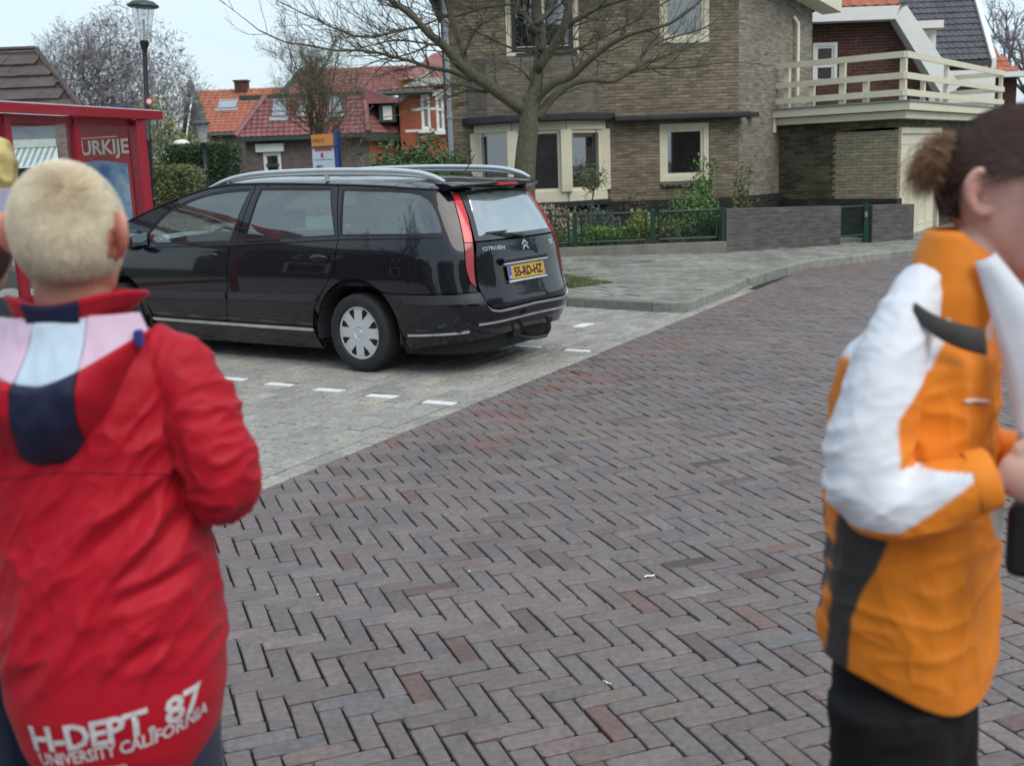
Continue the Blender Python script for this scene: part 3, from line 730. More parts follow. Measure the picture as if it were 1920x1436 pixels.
# sloping side roof seen edge-on: right side of the gable
q_top, q_bot = gw.P(b_ + .1, zt + .2, .1), gw.P(c_[0] + .3, c_[1], .1)
mb = MB(); mb.prism([q_top, q_bot, q_bot + Vector((0, 7, 0)), q_top + Vector((0, 7, 0))], (0, 0, .12)); o = mb.build('side_roof', orange_t); set_parent(o, nb)

# grey tiled house with dormer
gh = empty('grey_roofed_house', (14, 32, 0)); tag(gh, 'tall house with steep dark grey tiled roof and white roof edge', 'house')
HY = 33.0
def hp(x, y, Y=HY): return at(x, y, Y)
el, er = hp(1640, 112), hp(1856, 112); gx0, gx1 = el.x, er.x; ez = er.z
sv2 = Vector((0, 1, 1.35)).normalized()
tiles([(gx0, HY, ez), (gx1, HY, ez), Vector((gx1, HY, ez)) + sv2 * 4.6, Vector((gx0, HY, ez)) + sv2 * 4.6], (gx0, HY, ez), (1, 0, 0), sv2, .185, .22, grey_t, 'roof', gh)
ww = Wall((gx0, HY + .25), (gx1 - .1, HY + .25)); mb = MB(); ww.panel(mb, 0, ww.len, 0, ez + .1, []); er2 = Wall((gx1 - .1, HY + .25), (gx1 - .1, HY + 7)); er2.panel(mb, 0, er2.len, 0, ez, [])
mb.add([er2.P(0, ez), er2.P(er2.len, ez), er2.P(er2.len / 2, ez + 4.5)], [(0, 1, 2)]); o = mb.build('wall', M_brick('dull_brown_brick', (.10, .07, .06), (.08, .06, .05), (.1, .09, .08))); set_parent(o, gh)
mb = MB(); a = Vector((gx1, HY - .12, ez - .25)); mb.prism([a, a + Vector((.14, 0, 0)), a + Vector((.14, 0, 0)) + sv2 * 4.9, a + sv2 * 4.9], (0, -.0, .28)); mb.box((gx1, HY - .1, ez - 1.2), (gx1 + .14, HY + .1, ez)); o = mb.build('bargeboard', white); set_parent(o, gh)
mb = MB(); mb.box((gx0, HY - .15, ez - .16), (gx1, HY + .05, ez - .02)); o = mb.build('gutter', M_plain('dark_gutter', (.05, .05, .055), .5)); set_parent(o, gh)
# dormer of the gabled house (white box with window) at 28 m
dm = empty('dormer', (0, 0, 0)); set_parent(dm, nb); DYd = 27.5
dl, dr = at(1700, 50, DYd), at(1752, 50, DYd); dzt, dzb = at(1720, 56, DYd).z, at(1720, 150, DYd).z
dw = Wall((dl.x - .3, DYd), (dr.x, DYd)); dw.P
mb = MB(); mb.box((dl.x - .55, DYd - .25, dzt), (at(1762, 50, DYd).x, DYd + 2.2, dzt + .17)); o = mb.build('dormer_roof', white); set_parent(o, nb)
f = window(dw, None, .25, dw.len - .0, dzb, dzt - .003, rev=-.0, fw=.09, sash=.04, mat=white, cur=False, name='dormer_window'); set_parent(f, nb)
mb = MB(); mb.box((dr.x + .0, DYd + .002, dzb), (dr.x + .05, DYd + 2, dzt - .003)); o = mb.build('dormer_cheek', white); set_parent(o, nb)
bpy.data.objects.remove(dm)
# white lean-to behind railing
mb = MB(); a, b = at(1716, 135, 26.0), at(1866, 135, 26.0); mb.box((a.x, 26.0, 0), (b.x, 26.3, at(1790, 133, 26).z)); 
lt = mb.build('annex', white); tag(lt, 'low white annex wall behind the balcony rails', 'annex')
mb = MB(); a0, a1 = at(1797, 162, 26).z, at(1797, 170, 26).z; mb.box((at(1800, 1, 26).x, 25.985, a1 - .05), (at(1850, 1, 26).x, 25.999, a0)); o = mb.build('window', M_plain('dark_glass', (.02, .02, .025), .1)); set_parent(o, lt)
# far red roofed house at the right edge
fr = empty('far_house', (20, 44, 0)); tag(fr, 'far house with small orange hipped roof beyond the railing', 'house'); FY2 = 44
a, b, c = at(1830, 137, FY2), at(1935, 137, FY2), at(1866, 85, FY2)
b_r = at(1912, 137, FY2); tiles([(a.x, FY2, a.z), (b_r.x, FY2, a.z), (c.x + .1, FY2 + 2, c.z + .1), (c.x - .8, FY2 + 2, c.z + .1)], (a.x, FY2, a.z), (1, 0, 0), (0, 1, .9), .25, .3, orange_t, 'roof', fr)
mb = MB(); mb.box((a.x, FY2 + .2, 0), (b_r.x + .0, FY2 + 5, a.z)); o = mb.build('wall', redb); set_parent(o, fr)
mb = MB(); mb.box((at(1868, 1, FY2).x, FY2 - .5, at(1890, 146, FY2).z), (b_r.x + .6, FY2 + .1, at(1890, 136, FY2).z)); o = mb.build('eaves', white); set_parent(o, fr)
# ------------------------------------------------------------------ front garden
gs = MB(); GP = [(at(1012, 470, 17.25).x - 3.0, 17.32), (at(1362, 458, 17.4).x, 17.45), (A.x + .1, 17.9), (J.x - .1, J.y - .2), (A.x, A.y + .1), (XL, FY + .1), (XL - 2.5, FY)]
sub_poly(gs, GP, .25, lambda x, y: .30 + .03 * noise.noise(Vector((x * 2, y * 2, 0))))
tag(gs.build('garden_soil', M_plain('soil', (.045, .035, .02), .95, var=.4, scale=12, bmp=.8, bs=25)), kind='structure')
# low edging and fence
fx0, fx1 = at(1000, 470, 17.22).x - 3.2, at(1361, 458, 17.4).x
mb = MB(); ew = Wall((fx0, 17.16), (fx1, 17.33)); ew.slab(mb, 0, ew.len, .05, .335, -.12, 0); o = mb.build('garden_edging', M_plain('old_concrete', (.20, .195, .165), .9, var=.2, scale=4, bmp=.4), bevel=.01)
tag(o, 'low concrete edging strip under the green metal garden fence', 'edging')
green = M_plain('dark_green_paint', (.008, .045, .032), .35, var=.1)
def fence_panel(xa, xb, lab, extra=True):
    """tube frame with posts, standing on the edging"""
    w_ = Wall(ew.P(xa - fx0, 0, -.06).xy, ew.P(xb - fx0, 0, -.06).xy)
    t = empty('garden_fence_panel', (w_.P(0, .33).x, w_.P(0, .33).y, .33)); tag(t, lab, 'fence panel', 'green garden fence panels')
    zt = ew.uz(1200, 399)[1]; zb = .40; i = .10
    mb = MB(); q = [w_.P(i, zb), w_.P(w_.len - i, zb), w_.P(w_.len - i, zt), w_.P(i, zt)]
    for a, b in zip(q, q[1:] + q[:1]): mb.tube([a, b], .017, 8)
    o = mb.build('frame', green, smooth=True, autos=40); set_parent(o, t)
    mb = MB()
    n = int((w_.len - 2 * i) / .05)
    for k in range(1, n): u = i + k * .05; mb.tube([w_.P(u, zb), w_.P(u, zt)], .0018, 3)
    for k in range(1, 10): z = zb + (zt - zb) * k / 10; mb.tube([w_.P(i, z), w_.P(w_.len - i, z)], .0018, 3)
    o = mb.build('wire_mesh', green); set_parent(o, t)
    mb = MB(); mb.box((-.03, -.03, .33), (.03, .03, zt + .03), M=Matrix.Translation(w_.P(0, 0))); mb.tube([w_.P(0, zt - .1), w_.P(i, zt - .1)], .01, 6); mb.tube([w_.P(0, zb + .06), w_.P(i, zb + .06)], .01, 6)
    o = mb.build('post', green); set_parent(o, t)
    return t, w_, zt
xs = [ew.uz(x, 440)[0] + fx0 for x in (900, 1079, 1225, 1357)]
fence_panel(xs[0], xs[1], 'green wire fence panel nearest the parked car, before the pale flowering shrub')
fence_panel(xs[1], xs[2], 'middle green wire fence panel, in front of the bay window')
t_, w_, zt = fence_panel(xs[2], xs[3], 'green wire fence panel next to the low grey brick wall')
mb = MB(); mb.box((-.03, -.03, .33), (.03, .03, zt + .03), M=Matrix.Translation(w_.P(w_.len, 0))); mb.tube([w_.P(w_.len, zt - .1), w_.P(w_.len - .1, zt - .1)], .01, 6); o = mb.build('post', green); set_parent(o, t_)

# low grey brick wall in two pieces with a green gate between
gwall = M_brick('grey_low_brick', (.135, .128, .132), (.105, .10, .104), (.10, .095, .095), bw=.22, bh=.058, ms=.012, seed=7, weather=.15)
la = V2((at(1362, 458, 17.42).x, 17.42)); lb = V2((at(1713, 444, 18.72).x, 18.72)); lwl = Wall(la, lb)
zt0, zt1 = lwl.uz(1362, 392)[1], lwl.uz(1712, 383)[1]
def lowwall(u0, u1, lab, end=False):
    mb = MB(); f = lambda u_: zt0 + (zt1 - zt0) * u_ / lwl.len
    mb.prism([lwl.P(u0, .0), lwl.P(u1, .0), lwl.P(u1, f(u1)), lwl.P(u0, f(u0))], lwl.P(0, 0, -.22) - lwl.P(0, 0, 0))
    o = mb.build('garden_wall', gwall, bevel=.006); tag(o, lab, 'garden wall')
g0, g1 = lwl.uz(1577, 410)[0], lwl.uz(1634, 410)[0]
lowwall(0, g0, 'long low grey brick garden wall between the green fence and the gate')
lowwall(g1 + .02, lwl.len, 'short low grey brick wall between the green gate and the garage door')
gt = empty('garden_gate', (lwl.P(g0, 0).x, lwl.P(g0, 0).y, .2)); tag(gt, 'small dark green metal gate set between two low grey brick walls', 'gate')
zg = lwl.uz(1600, 388)[1]; mb = MB(); q = [lwl.P(g0 + .03, .27, -.1), lwl.P(g1 - .06, .27, -.1), lwl.P(g1 - .06, zg, -.1), lwl.P(g0 + .03, zg, -.1)]
for a, b in zip(q, q[1:] + q[:1]): mb.tube([a, b], .016, 8)
o = mb.build('frame', green, smooth=True, autos=40); set_parent(o, gt)
mb = MB()
for k in range(1, 16): z = .27 + (zg - .27) * k / 16; mb.tube([lwl.P(g0 + .03, z, -.1), lwl.P(g1 - .06, z, -.1)], .0035, 4)
o = mb.build('bars', green); set_parent(o, gt)
mb = MB(); mb.box((-.04, -.04, .15), (.04, .04, zg + .03), M=Matrix.Translation(lwl.P(g1 - .03, 0, -.1))); o = mb.build('gate_post', green); set_parent(o, gt)
mb = MB(); mb.box((-.02, -.03, -.04), (.02, .03, .04), M=Matrix.Translation(lwl.P(g1 - .07, (zg + .27) / 2 + .1, -.06))); o = mb.build('latch', M_plain('steel', (.4, .4, .4), .35, metal=.8)); set_parent(o, gt)

# ------------------------------------------------------------------ plants
def leaf_cloud(mb, pts, size, rng, asp=.45, n=1, up=.3):
    """many small folded leaf faces"""
    for p in pts:
        for _ in range(n):
            d = Vector((rng.gauss(0, 1), rng.gauss(0, 1), rng.gauss(up, .8))).normalized(); s = size * rng.uniform(.6, 1.3)
            a = d.orthogonal().normalized(); a.rotate(Matrix.Rotation(rng.uniform(0, 6.28), 3, d)); b = d.cross(a)
            c = Vector(p)
            mb.add([c, c + d * s * .5 + a * s * asp * .5 + b * s * .08, c + d * s, c + d * s * .5 - a * s * asp * .5 + b * s * .08], [(0, 1, 2), (0, 2, 3)])
def blob_pts(c, r, n, rng, lump=.35, shell=.55, seed=0):
    res = []
    while len(res) < n:
        d = Vector((rng.gauss(0, 1), rng.gauss(0, 1), rng.gauss(0, 1))).normalized()
        k = 1 + lump * noise.noise(d * 2.2 + Vector((seed, 0, 0))) * 1.6
        q = shell + (1 - shell) * rng.random() ** .6
        res.append(Vector((c[0] + d.x * r[0] * k * q, c[1] + d.y * r[1] * k * q, c[2] + d.z * r[2] * k * q)))
    return res
stem_m = M_plain('stem_bark', (.10, .085, .06), .85, var=.3)
def bush(name, label, cat, c, r, n, size, mat, seed, stems=5, group=None, base=None, asp=.45, up=.3):
    rng = random.Random(seed); zb = base if base is not None else c[2] - r[2]
    t = empty(name, (c[0], c[1], zb)); tag(t, label, cat, group)
    mb = MB(); leaf_cloud(mb, blob_pts(c, r, n, rng, seed=seed), size, rng, asp, up=up); o = mb.build('foliage', mat); set_parent(o, t)
    mb = MB()
    for k in range(stems):
        a = 6.28 * k / stems + rng.random(); e = Vector((c[0] + math.cos(a) * r[0] * .6, c[1] + math.sin(a) * r[1] * .6, c[2] + r[2] * rng.uniform(0, .5)))
        b = Vector((c[0] + math.cos(a) * .04, c[1] + math.sin(a) * .04, zb)); mb.tube([b, b.lerp(e, .5) + Vector((0, 0, .05)), e], [.016, .011, .005], 5)
    o = mb.build('stem', stem_m); set_parent(o, t)
    return t
L_mid = M_leaf('leaf_green', (.12, .24, .055)); L_dark = M_leaf('leaf_dark', (.035, .072, .028)); L_yel = M_leaf('leaf_yellow_green', (.24, .31, .07)); L_olive = M_leaf('leaf_olive', (.135, .16, .065)); L_pale = M_leaf('leaf_pale', (.42, .36, .26), var=.3)
Zs = .31
def gp(px, py, Y): return at(px, py, Y)
p = gp(1040, 415, 17.9); bush('flowering_shrub', 'low shrub with pale cream blossom behind the fence beside the car', 'shrub', (p.x, 17.9, .62), (.45, .35, .34), 1500, .05, L_pale, 21, base=Zs)
bush('garden_plant', 'leafy green clump at the foot of the pale blossoming shrub', 'plant', (p.x - .05, 17.6, .42), (.45, .15, .14), 500, .06, L_mid, 22, base=Zs)
for i, (px, Y, z, r, mt, lab) in enumerate([(1110, 17.75, .46, (.28, .2, .16), L_mid, 'small green clump with yellow flowers behind the middle fence panel, left side'), (1150, 17.8, .45, (.3, .2, .13), L_mid, 'low green ground plant between the two yellow flowering clumps'),
      (1200, 17.7, .58, (.18, .16, .26), L_yel, 'upright yellow green plant beside the second fence post'), (1245, 17.8, .5, (.28, .2, .18), L_olive, 'olive coloured plant just right of the second fence post'),
      (1300, 18.2, .72, (.5, .3, .38), L_mid, 'bright green bush behind the right fence panel'), (1340, 17.85, .58, (.25, .2, .27), L_dark, 'dark green bush against the end of the low wall')]):
    q = gp(px, 430, Y); bush('garden_plant', lab, 'plant', (q.x, Y, z), r, 900, .055, mt, 30 + i, base=Zs)
yel = M_plain('yellow_petals', (.7, .6, .05), .6); rng = random.Random(4)
for px, Y, lab in ((1120, 17.62, 'yellow flower nearest the first fence post'), (1134, 17.6, 'yellow flower just left of the middle of the centre fence panel'), (1152, 17.62, 'yellow flower right of the middle of the centre fence panel'), (1170, 17.62, 'single yellow flower between the green clump and the second fence post'), (1213, 17.58, 'tall yellow flower close to the second fence post'), (1243, 17.6, 'yellow flower inside the right hand fence panel')):
    q = gp(px, 430 + rng.uniform(-5, 5), Y); fl = MB(); fl.tube([(q.x, Y, q.z - .05), (q.x, Y, q.z)], .0012, 4)
    for k in range(6):
        a = k * 1.047; fl.add([(q.x, Y, q.z), (q.x + .015 * math.cos(a), Y - .008, q.z + .015 * math.sin(a)), (q.x + .018 * math.cos(a + .5), Y - .012, q.z + .018 * math.sin(a + .5)), (q.x + .015 * math.cos(a + 1), Y - .008, q.z + .015 * math.sin(a + 1))], [(0, 1, 2, 3)])
    o = fl.build('yellow_flower', yel); tag(o, lab, 'flower', 'yellow flowers behind the garden fence')
# blue grey plant mass behind middle panel
q = gp(1110, 420, 18.4); bush('garden_plant', 'blue grey bushy plant below the bay window', 'plant', (q.x, 18.25, .6), (.5, .25, .28), 1400, .05, M_leaf('leaf_blue_grey', (.13, .17, .14)), 41, base=Zs)
# standard tree (ball on a stem)
q = gp(1108, 338, 17.95); t = empty('standard_tree', (q.x, 17.95, Zs)); tag(t, 'small ball shaped tree on a thin stem in front of the bay window', 'tree')
mb = MB(); rng = random.Random(6); b0 = gp(1107, 400, 17.95); mb.tube([(b0.x - .02, 17.95, Zs), (b0.x, 17.95, b0.z), (q.x + .04, 17.95, q.z - .16)], [.017, .014, .012], 7)
for k in range(26):
    d = Vector((rng.gauss(0, 1), rng.gauss(0, 1), rng.gauss(.5, .8))).normalized(); e = Vector((q.x, 17.95, q.z - .12)) + d * rng.uniform(.15, .36); mb.tube([(q.x + .04, 17.95, q.z - .16), Vector((q.x + .02, 17.95, q.z - .1)).lerp(e, .5), e], [.007, .005, .002], 4)
o = mb.build('trunk', stem_m); set_parent(o, t)
mb = MB(); leaf_cloud(mb, blob_pts((q.x, 17.95, q.z + .02), (.27, .27, .24), 900, rng, .5, .3, 3), .04, rng); o = mb.build('crown', L_olive); set_parent(o, t)
# tall shrubs against the wall
def tall_shrub(px, pyt, Y, lab, seed, n=16, spread=.3, mt=None, lean=0):
    rng = random.Random(seed); tp = gp(px, pyt, Y); t = empty('wall_shrub', (tp.x, Y, Zs)); tag(t, lab, 'shrub'); mb = MB(); lf = MB()
    for k in range(n):
        a = rng.uniform(0, 6.28); h = (tp.z - Zs) * rng.uniform(.45, 1.0); e = Vector((tp.x + math.cos(a) * spread * rng.random() + lean * h, Y + math.sin(a) * .2, Zs + h)); b = Vector((tp.x - lean * .2 + rng.gauss(0, .05), Y, Zs))
        mid = b.lerp(e, .5) + Vector((rng.gauss(0, .06), 0, 0)); mb.tube([b, mid, e], [.01, .007, .002], 4)
        for j in range(int(34 * h)):
            f = rng.uniform(.25, 1); c = b.lerp(mid, f * 2) if f < .5 else mid.lerp(e, f * 2 - 1); leaf_cloud(lf, [c + Vector((rng.gauss(0, .05), rng.gauss(0, .05), rng.gauss(0, .04)))], .075, rng, .4)
    o = mb.build('stem', stem_m); set_parent(o, t); o = lf.build('foliage', mt or L_olive); set_parent(o, t)
tall_shrub(1318, 285, 18.75, 'tall green shrub growing up under the lower right window', 51, 18, .28, L_mid)
tall_shrub(1385, 300, 18.7, 'loose arching shrub at the corner of the house', 52, 18, .35, L_olive, lean=.12)
tall_shrub(1192, 352, 19.0, 'thin sprig of shrub against the wall right of the bay', 53, 6, .2, L_olive)
# grass in the tree pit
def blades(poly, n, h, name, kind='stuff', zf=None, seed=1, mat=None):
    rng = random.Random(seed); mb = MB(); x0, x1 = min(p[0] for p in poly), max(p[0] for p in poly); y0, y1 = min(p[1] for p in poly), max(p[1] for p in poly); k = 0
    while k < n:
        x, y = rng.uniform(x0, x1), rng.uniform(y0, y1)
        if not in_poly((x, y), poly): continue
        k += 1; z = zf(x, y); a = rng.uniform(0, 6.28); hh_ = h * rng.uniform(.4, 1.2); w_ = .004; dx, dy = math.cos(a), math.sin(a); l = rng.uniform(.2, .8) * hh_
        mb.add([(x - dy * w_, y + dx * w_, z), (x + dy * w_, y - dx * w_, z), (x + dx * l, y + dy * l, z + hh_)], [(0, 1, 2)])
    o = mb.build(name, mat or M_leaf('grass_green', (.09, .14, .04))); tag(o, kind=kind); return o
gc = GRASS_C; GPOLY = [tuple(gc + pd * a + pn * b) for a, b in ((-.42, -.58), (.42, -.58), (.42, .58), (-.42, .58))]
blades(GPOLY, 3500, .045, 'grass', zf=lambda x, y: hgt((x, y)) - .01)
mb = MB(); mb.add([(p[0], p[1], hgt(p) + .0) for p in GPOLY], [(0, 1, 2, 3)]); tag(mb.build('tree_pit_soil', M_plain('pit_soil', (.06, .065, .03), .95, var=.4, scale=20)), kind='structure')

# ------------------------------------------------------------------ the bare street tree
def bark(name, c, c2):
    mt, t, p = newmat(name); n1 = nodes_noise(t, 7, 6, vec=(1, 1, .35)); n2 = nodes_noise(t, 55, 4, vec=(1, 1, .3))
    k = ramp(t, n1.outputs['Fac'], .35, .65, c, c2); t.links.new(mixc(t, k, ramp(t, n2.outputs['Fac'], .3, .7, (.55,) * 3, (1.35,) * 3), .9, 'MULTIPLY'), p.inputs['Base Color']); p.inputs['Roughness'].default_value = .9
    bump(t, p, n2.outputs['Fac'], 1.0, .03); return mt
bk1 = bark('street_tree_bark', (.14, .125, .10), (.10, .105, .055))
TY = 14.8
tree = empty('street_tree', (at(987, 500, TY).x, TY, .15)); tag(tree, 'bare spreading street tree with mossy bark rising behind the black car', 'tree')
rng = random.Random(77)
PXM = 144.0
def sm(pts, n=3):
    """Catmull-Rom through points"""
    pts = [Vector(p) for p in pts]
    if len(pts) < 3: return pts
    P = [pts[0] * 2 - pts[1]] + pts + [pts[-1] * 2 - pts[-2]]; res = []
    for i in range(1, len(P) - 2):
        for k in range(n):
            t = k / n; a, b, c, d = P[i - 1:i + 3]
            res.append(.5 * ((2 * b) + (c - a) * t + (2 * a - 5 * b + 4 * c - d) * t * t + (3 * b - a - 3 * c + d) * t ** 3))
    res.append(pts[-1]); return res
twig_count = [0]
def grow(mb, p0, d, l, r, depth, rng, upb=.25, wig=.18, kids=(3, 5), tip=.3):
    n = 4; pts = [p0]; d = d.normalized(); p = p0
    for k in range(n):
        d = (d + Vector((rng.gauss(0, wig), rng.gauss(0, wig), rng.gauss(upb * .35, wig)))).normalized(); p = p + d * (l / n); pts.append(p)
    mb.tube(pts, [max(.0016, r * (1 - (1 - tip) * k / n)) for k in range(n + 1)], 4 if r < .012 else 6, cap=False); twig_count[0] += 1
    if depth <= 0: return
    for k in range(rng.randint(*kids)):
        f = rng.uniform(.25, 1.0); i = min(n - 1, int(f * n)); q = pts[i].lerp(pts[i + 1], f * n - i); dd = (pts[i + 1] - pts[i]).normalized()
        sd_ = Vector((rng.gauss(0, 1), rng.gauss(0, 1), rng.gauss(.15, .7))); sd_ = (sd_ - dd * sd_.dot(dd)).normalized()
        grow(mb, q, dd * .75 + sd_ * rng.uniform(.5, .9), l * rng.uniform(.45, .7), r * .55, depth - 1, rng, upb, wig, kids, tip)
BR = [  # photo outline, radius start/end in px, depth drift in metres
 ([(982,206),(945,181),(914,159),(882,137),(857,116),(839,94),(820,75),(805,65),(778,35),(751,14),(732,0),(700,-40)], 17, 5, -.9),
 ([(882,137),(870,103),(854,56),(839,9),(826,-40)], 9, 6, .3),
 ([(990,205),(1002,170),(1006,140),(1012,110),(1014,62),(1007,25),(1005,-40)], 19, 11, .25),
 ([(1008,130),(1030,98),(1048,70),(1062,35),(1072,-30)], 12, 9, -.35),
 ([(1042,78),(1060,52),(1092,31),(1129,12),(1180,-5),(1230,-30)], 8, 4, -.6),
 ([(996,200),(1012,178),(1039,156),(1070,144),(1092,125),(1117,103),(1148,81),(1179,66),(1211,56),(1257,44),(1307,9)], 13, 2.5, -1.1),
 ([(1005,222),(1023,200),(1045,175),(1076,156),(1117,150),(1148,153),(1179,137),(1220,128),(1273,128),(1320,122),(1364,116)], 12, 1.6, .7),
 ([(1192,131),(1204,106),(1226,84),(1257,72),(1320,53),(1351,31)], 4.5, 1.5, .4),
 ([(1179,137),(1226,112),(1273,97),(1320,72)], 3.5, 1.2, -.3),
 ([(886,152),(846,135),(805,127),(767,114),(740,108),(710,100),(670,95),(629,95),(575,85),(534,79),(485,57)], 6, 1.5, -1.2),
 ([(914,173),(873,171),(843,181),(805,195),(765,209)], 3.5, 1.2, -.5),
 ([(930,176),(897,168),(859,160),(827,160),(778,165),(737,168)], 3.5, 1.2, .6),
 ([(832,87),(810,84),(778,79),(751,76),(724,79),(683,89),(653,100)], 3.5, 1.2, .3),
 ([(805,84),(778,98),(745,107),(718,111),(683,125)], 3, 1.2, -.5),
 ([(792,51),(751,57),(710,68),(683,70),(656,65),(621,51),(588,35),(526,5)], 4, 1.2, -.8),
 ([(965,8),(914,14),(859,30),(832,33),(792,49)], 3.5, 2, .4),
 ([(1012,104),(1007,100),(970,94),(936,81),(898,62),(870,47)], 4.5, 1.5, .8),
 ([(1000,165),(995,150),(976,131),(954,119),(923,119)], 3.5, 1.4, -.5),
 ([(1010,90),(1050,100),(1100,85),(1150,60),(1210,30),(1260,-5)], 6, 2.5, .8),
 ([(1012,62),(985,30),(960,0),(930,-30)], 7, 4, .6),
 ([(1117,103),(1122,70),(1135,30),(1140,-10)], 4, 2, .3),
 ([(870,103),(890,60),(915,40),(960,25)], 3, 1.2, -.4),
 ([(790,45),(770,20),(740,5),(700,-5)], 4, 2, .5),
 ([(1005,45),(1030,20),(1040,-10)], 7, 5, .5),
]
limb = MB(); twig = MB()
tb = [at(984, 505, TY), at(984, 430, TY), at(983, 350, TY), at(986, 290, TY), at(991, 245, TY), at(993, 205, TY), at(1000, 180, TY)]; tb[0].z = .08
limb.tube(sm(tb, 4), [(.165 + .05 * (1 - min(1, k / 3))) if k < 3 else .160 - .0021 * k for k in range(25)], 18)
for pts, r0, r1, dd in BR:
    n = len(pts) - 1; P = [at(x, y, TY + dd * (i / n) ** 1.2) for i, (x, y) in enumerate(pts)]
    Q = sm(P, 3); k = len(Q); rad = [.76 * (r0 + (r1 - r0) * (i / (k - 1)) ** .8) / PXM for i in range(k)]
    limb.tube(Q, rad, 10 if r0 > 6 else 6)
    L_ = sum((Q[i + 1] - Q[i]).length for i in range(k - 1))
    for i in range(2, k - 1):
        nn = 1 if r0 > 8 else 2
        if rng.random() < (.34 if rad[i] > .04 else .6):
            for _ in range(nn):
                dq = (Q[i + 1] - Q[i]).normalized(); s_ = Vector((rng.gauss(0, 1), rng.gauss(0, 1), rng.gauss(.35, .8))); s_ = (s_ - dq * s_.dot(dq)).normalized()
                grow(twig, Q[i], dq * .8 + s_ * rng.uniform(.4, .9), rng.uniform(.3, .85), min(rad[i] * .45, .011), 2, rng, .25, .15, (1, 3))
    grow(twig, Q[-1], (Q[-1] - Q[-2]), .6, rad[-1] * .8, 2, rng, .1, .12, (2, 3))
for k in range(26):      # limbs above the picture
    a = rng.uniform(0, 6.28); o_ = at(rng.choice([735, 835, 1005, 1072, 1010]), -30, TY); grow(twig, o_, Vector((math.cos(a) * .7, math.sin(a) * .7, .8)), rng.uniform(1.0, 1.9), .035, 3, rng, .3, .15, (2, 4))
o = limb.build('trunk', bk1, smooth=True); set_parent(o, tree)
o = twig.build('crown', bk1, smooth=True); set_parent(o, tree)

# other bare trees
def bare_tree(name, label, cat, base, H, W, trunk_r, mat, seed, levels=4, nl=9, trunkh=.25, upright=.35, leafm=None, nleaf=0, leafs=.08, kids=(3, 4), th=None, group=None):
    rng = random.Random(seed); t = empty(name, base); tag(t, label, cat, group); mb = MB(); b = Vector(base); tw = MB()
    top = b + Vector((rng.gauss(0, .1), 0, H * trunkh)); mb.tube([b, b.lerp(top, .5), top], [trunk_r * 1.2, trunk_r, trunk_r * .85], 10)
    mb.tube([top, top + Vector((0, 0, H * .3)), top + Vector((rng.gauss(0, .2), 0, H * .55))], [trunk_r * .85, trunk_r * .5, trunk_r * .2], 8)
    tips = []
    for k in range(nl):
        a = 6.28 * k / nl + rng.uniform(-.3, .3); z = rng.uniform(.0, .4) if k > 2 else 0; p = top + Vector((0, 0, H * z * .9))
        hz = W * rng.uniform(.55, 1) * (1 - z * .7); d = Vector((math.cos(a) * hz, math.sin(a) * hz, H * (1 - trunkh) * upright * rng.uniform(.8, 1.25)))
        grow(tw if False else mb, p, d, d.length * .72, trunk_r * .45, levels, rng, .3, .13, kids, .3)
    o = mb.build('trunk', mat, smooth=True); set_parent(o, t)
    if nleaf:
        vs = [v for v in mb.v if v[2] > b.z + H * trunkh * 1.1]; lf = MB(); leaf_cloud(lf, [Vector(rng.choice(vs)) + Vector((rng.gauss(0, .1), rng.gauss(0, .1), rng.gauss(0, .1))) for _ in range(nleaf)], leafs, rng); o = lf.build('crown', leafm); set_parent(o, t)
    return t
bk2 = bark('lilac_grey_bark', (.20, .18, .19), (.25, .23, .24))
bud = M_leaf('bud_grey', (.30, .27, .30), var=.2)
q = at(200, 300, 42); bare_tree('bare_tree', 'large bare tree with rounded grey twig crown behind the bus shelter', 'tree', (q.x, 42, 0), at(200, 28, 42).z * .8, 3.9, .13, bk2, 101, 5, 13, .22, .6, bud, 5500, .08, (3, 4))
_c = at(228, 158, 42); _sl = MB(); leaf_cloud(_sl, blob_pts((_c.x, 42, _c.z), (2.75, 2.4, 2.45), 6000, random.Random(8), .22, .25, 5), .34, random.Random(9), .05, up=.5); _o = _sl.build('fine_twigs', M_leaf('twig_lilac', (.27, .25, .26), var=.2)); set_parent(_o, [k for k in col.objects if k.get('label', '').startswith('large bare tree')][0])
q = at(590, 300, 33); bare_tree('upright_tree', 'narrow upright tree with fine olive twigs in front of the plum tiled roof', 'tree', (q.x, 33, 0), at(600, 42, 33).z * .82, .62, .09, bark('olive_bark', (.11, .10, .065), (.14, .125, .075)), 102, 5, 12, .22, .75, M_leaf('bud_olive', (.20, .17, .10)), 5200, .05, (3, 4))
q = at(320, 290, 38); bare_tree('young_leaf_tree', 'tree with fresh yellow green leaves behind the black lamp post', 'tree', (q.x, 38, 0), at(320, 185, 38).z, 1.5, .1, bk2, 103, 3, 9, .2, .5, M_leaf('leaf_fresh', (.24, .27, .10)), 3800, .12, (3, 4))
q = at(1890, 100, 46); bare_tree('bare_tree', 'distant bare tree above the small orange roof at the right edge', 'tree', (q.x + 1.0, 46, 0), at(1890, 50, 46).z, 3.2, .2, bk2, 104, 4, 11, .25, .5, bud, 1500, .12, (3, 4))

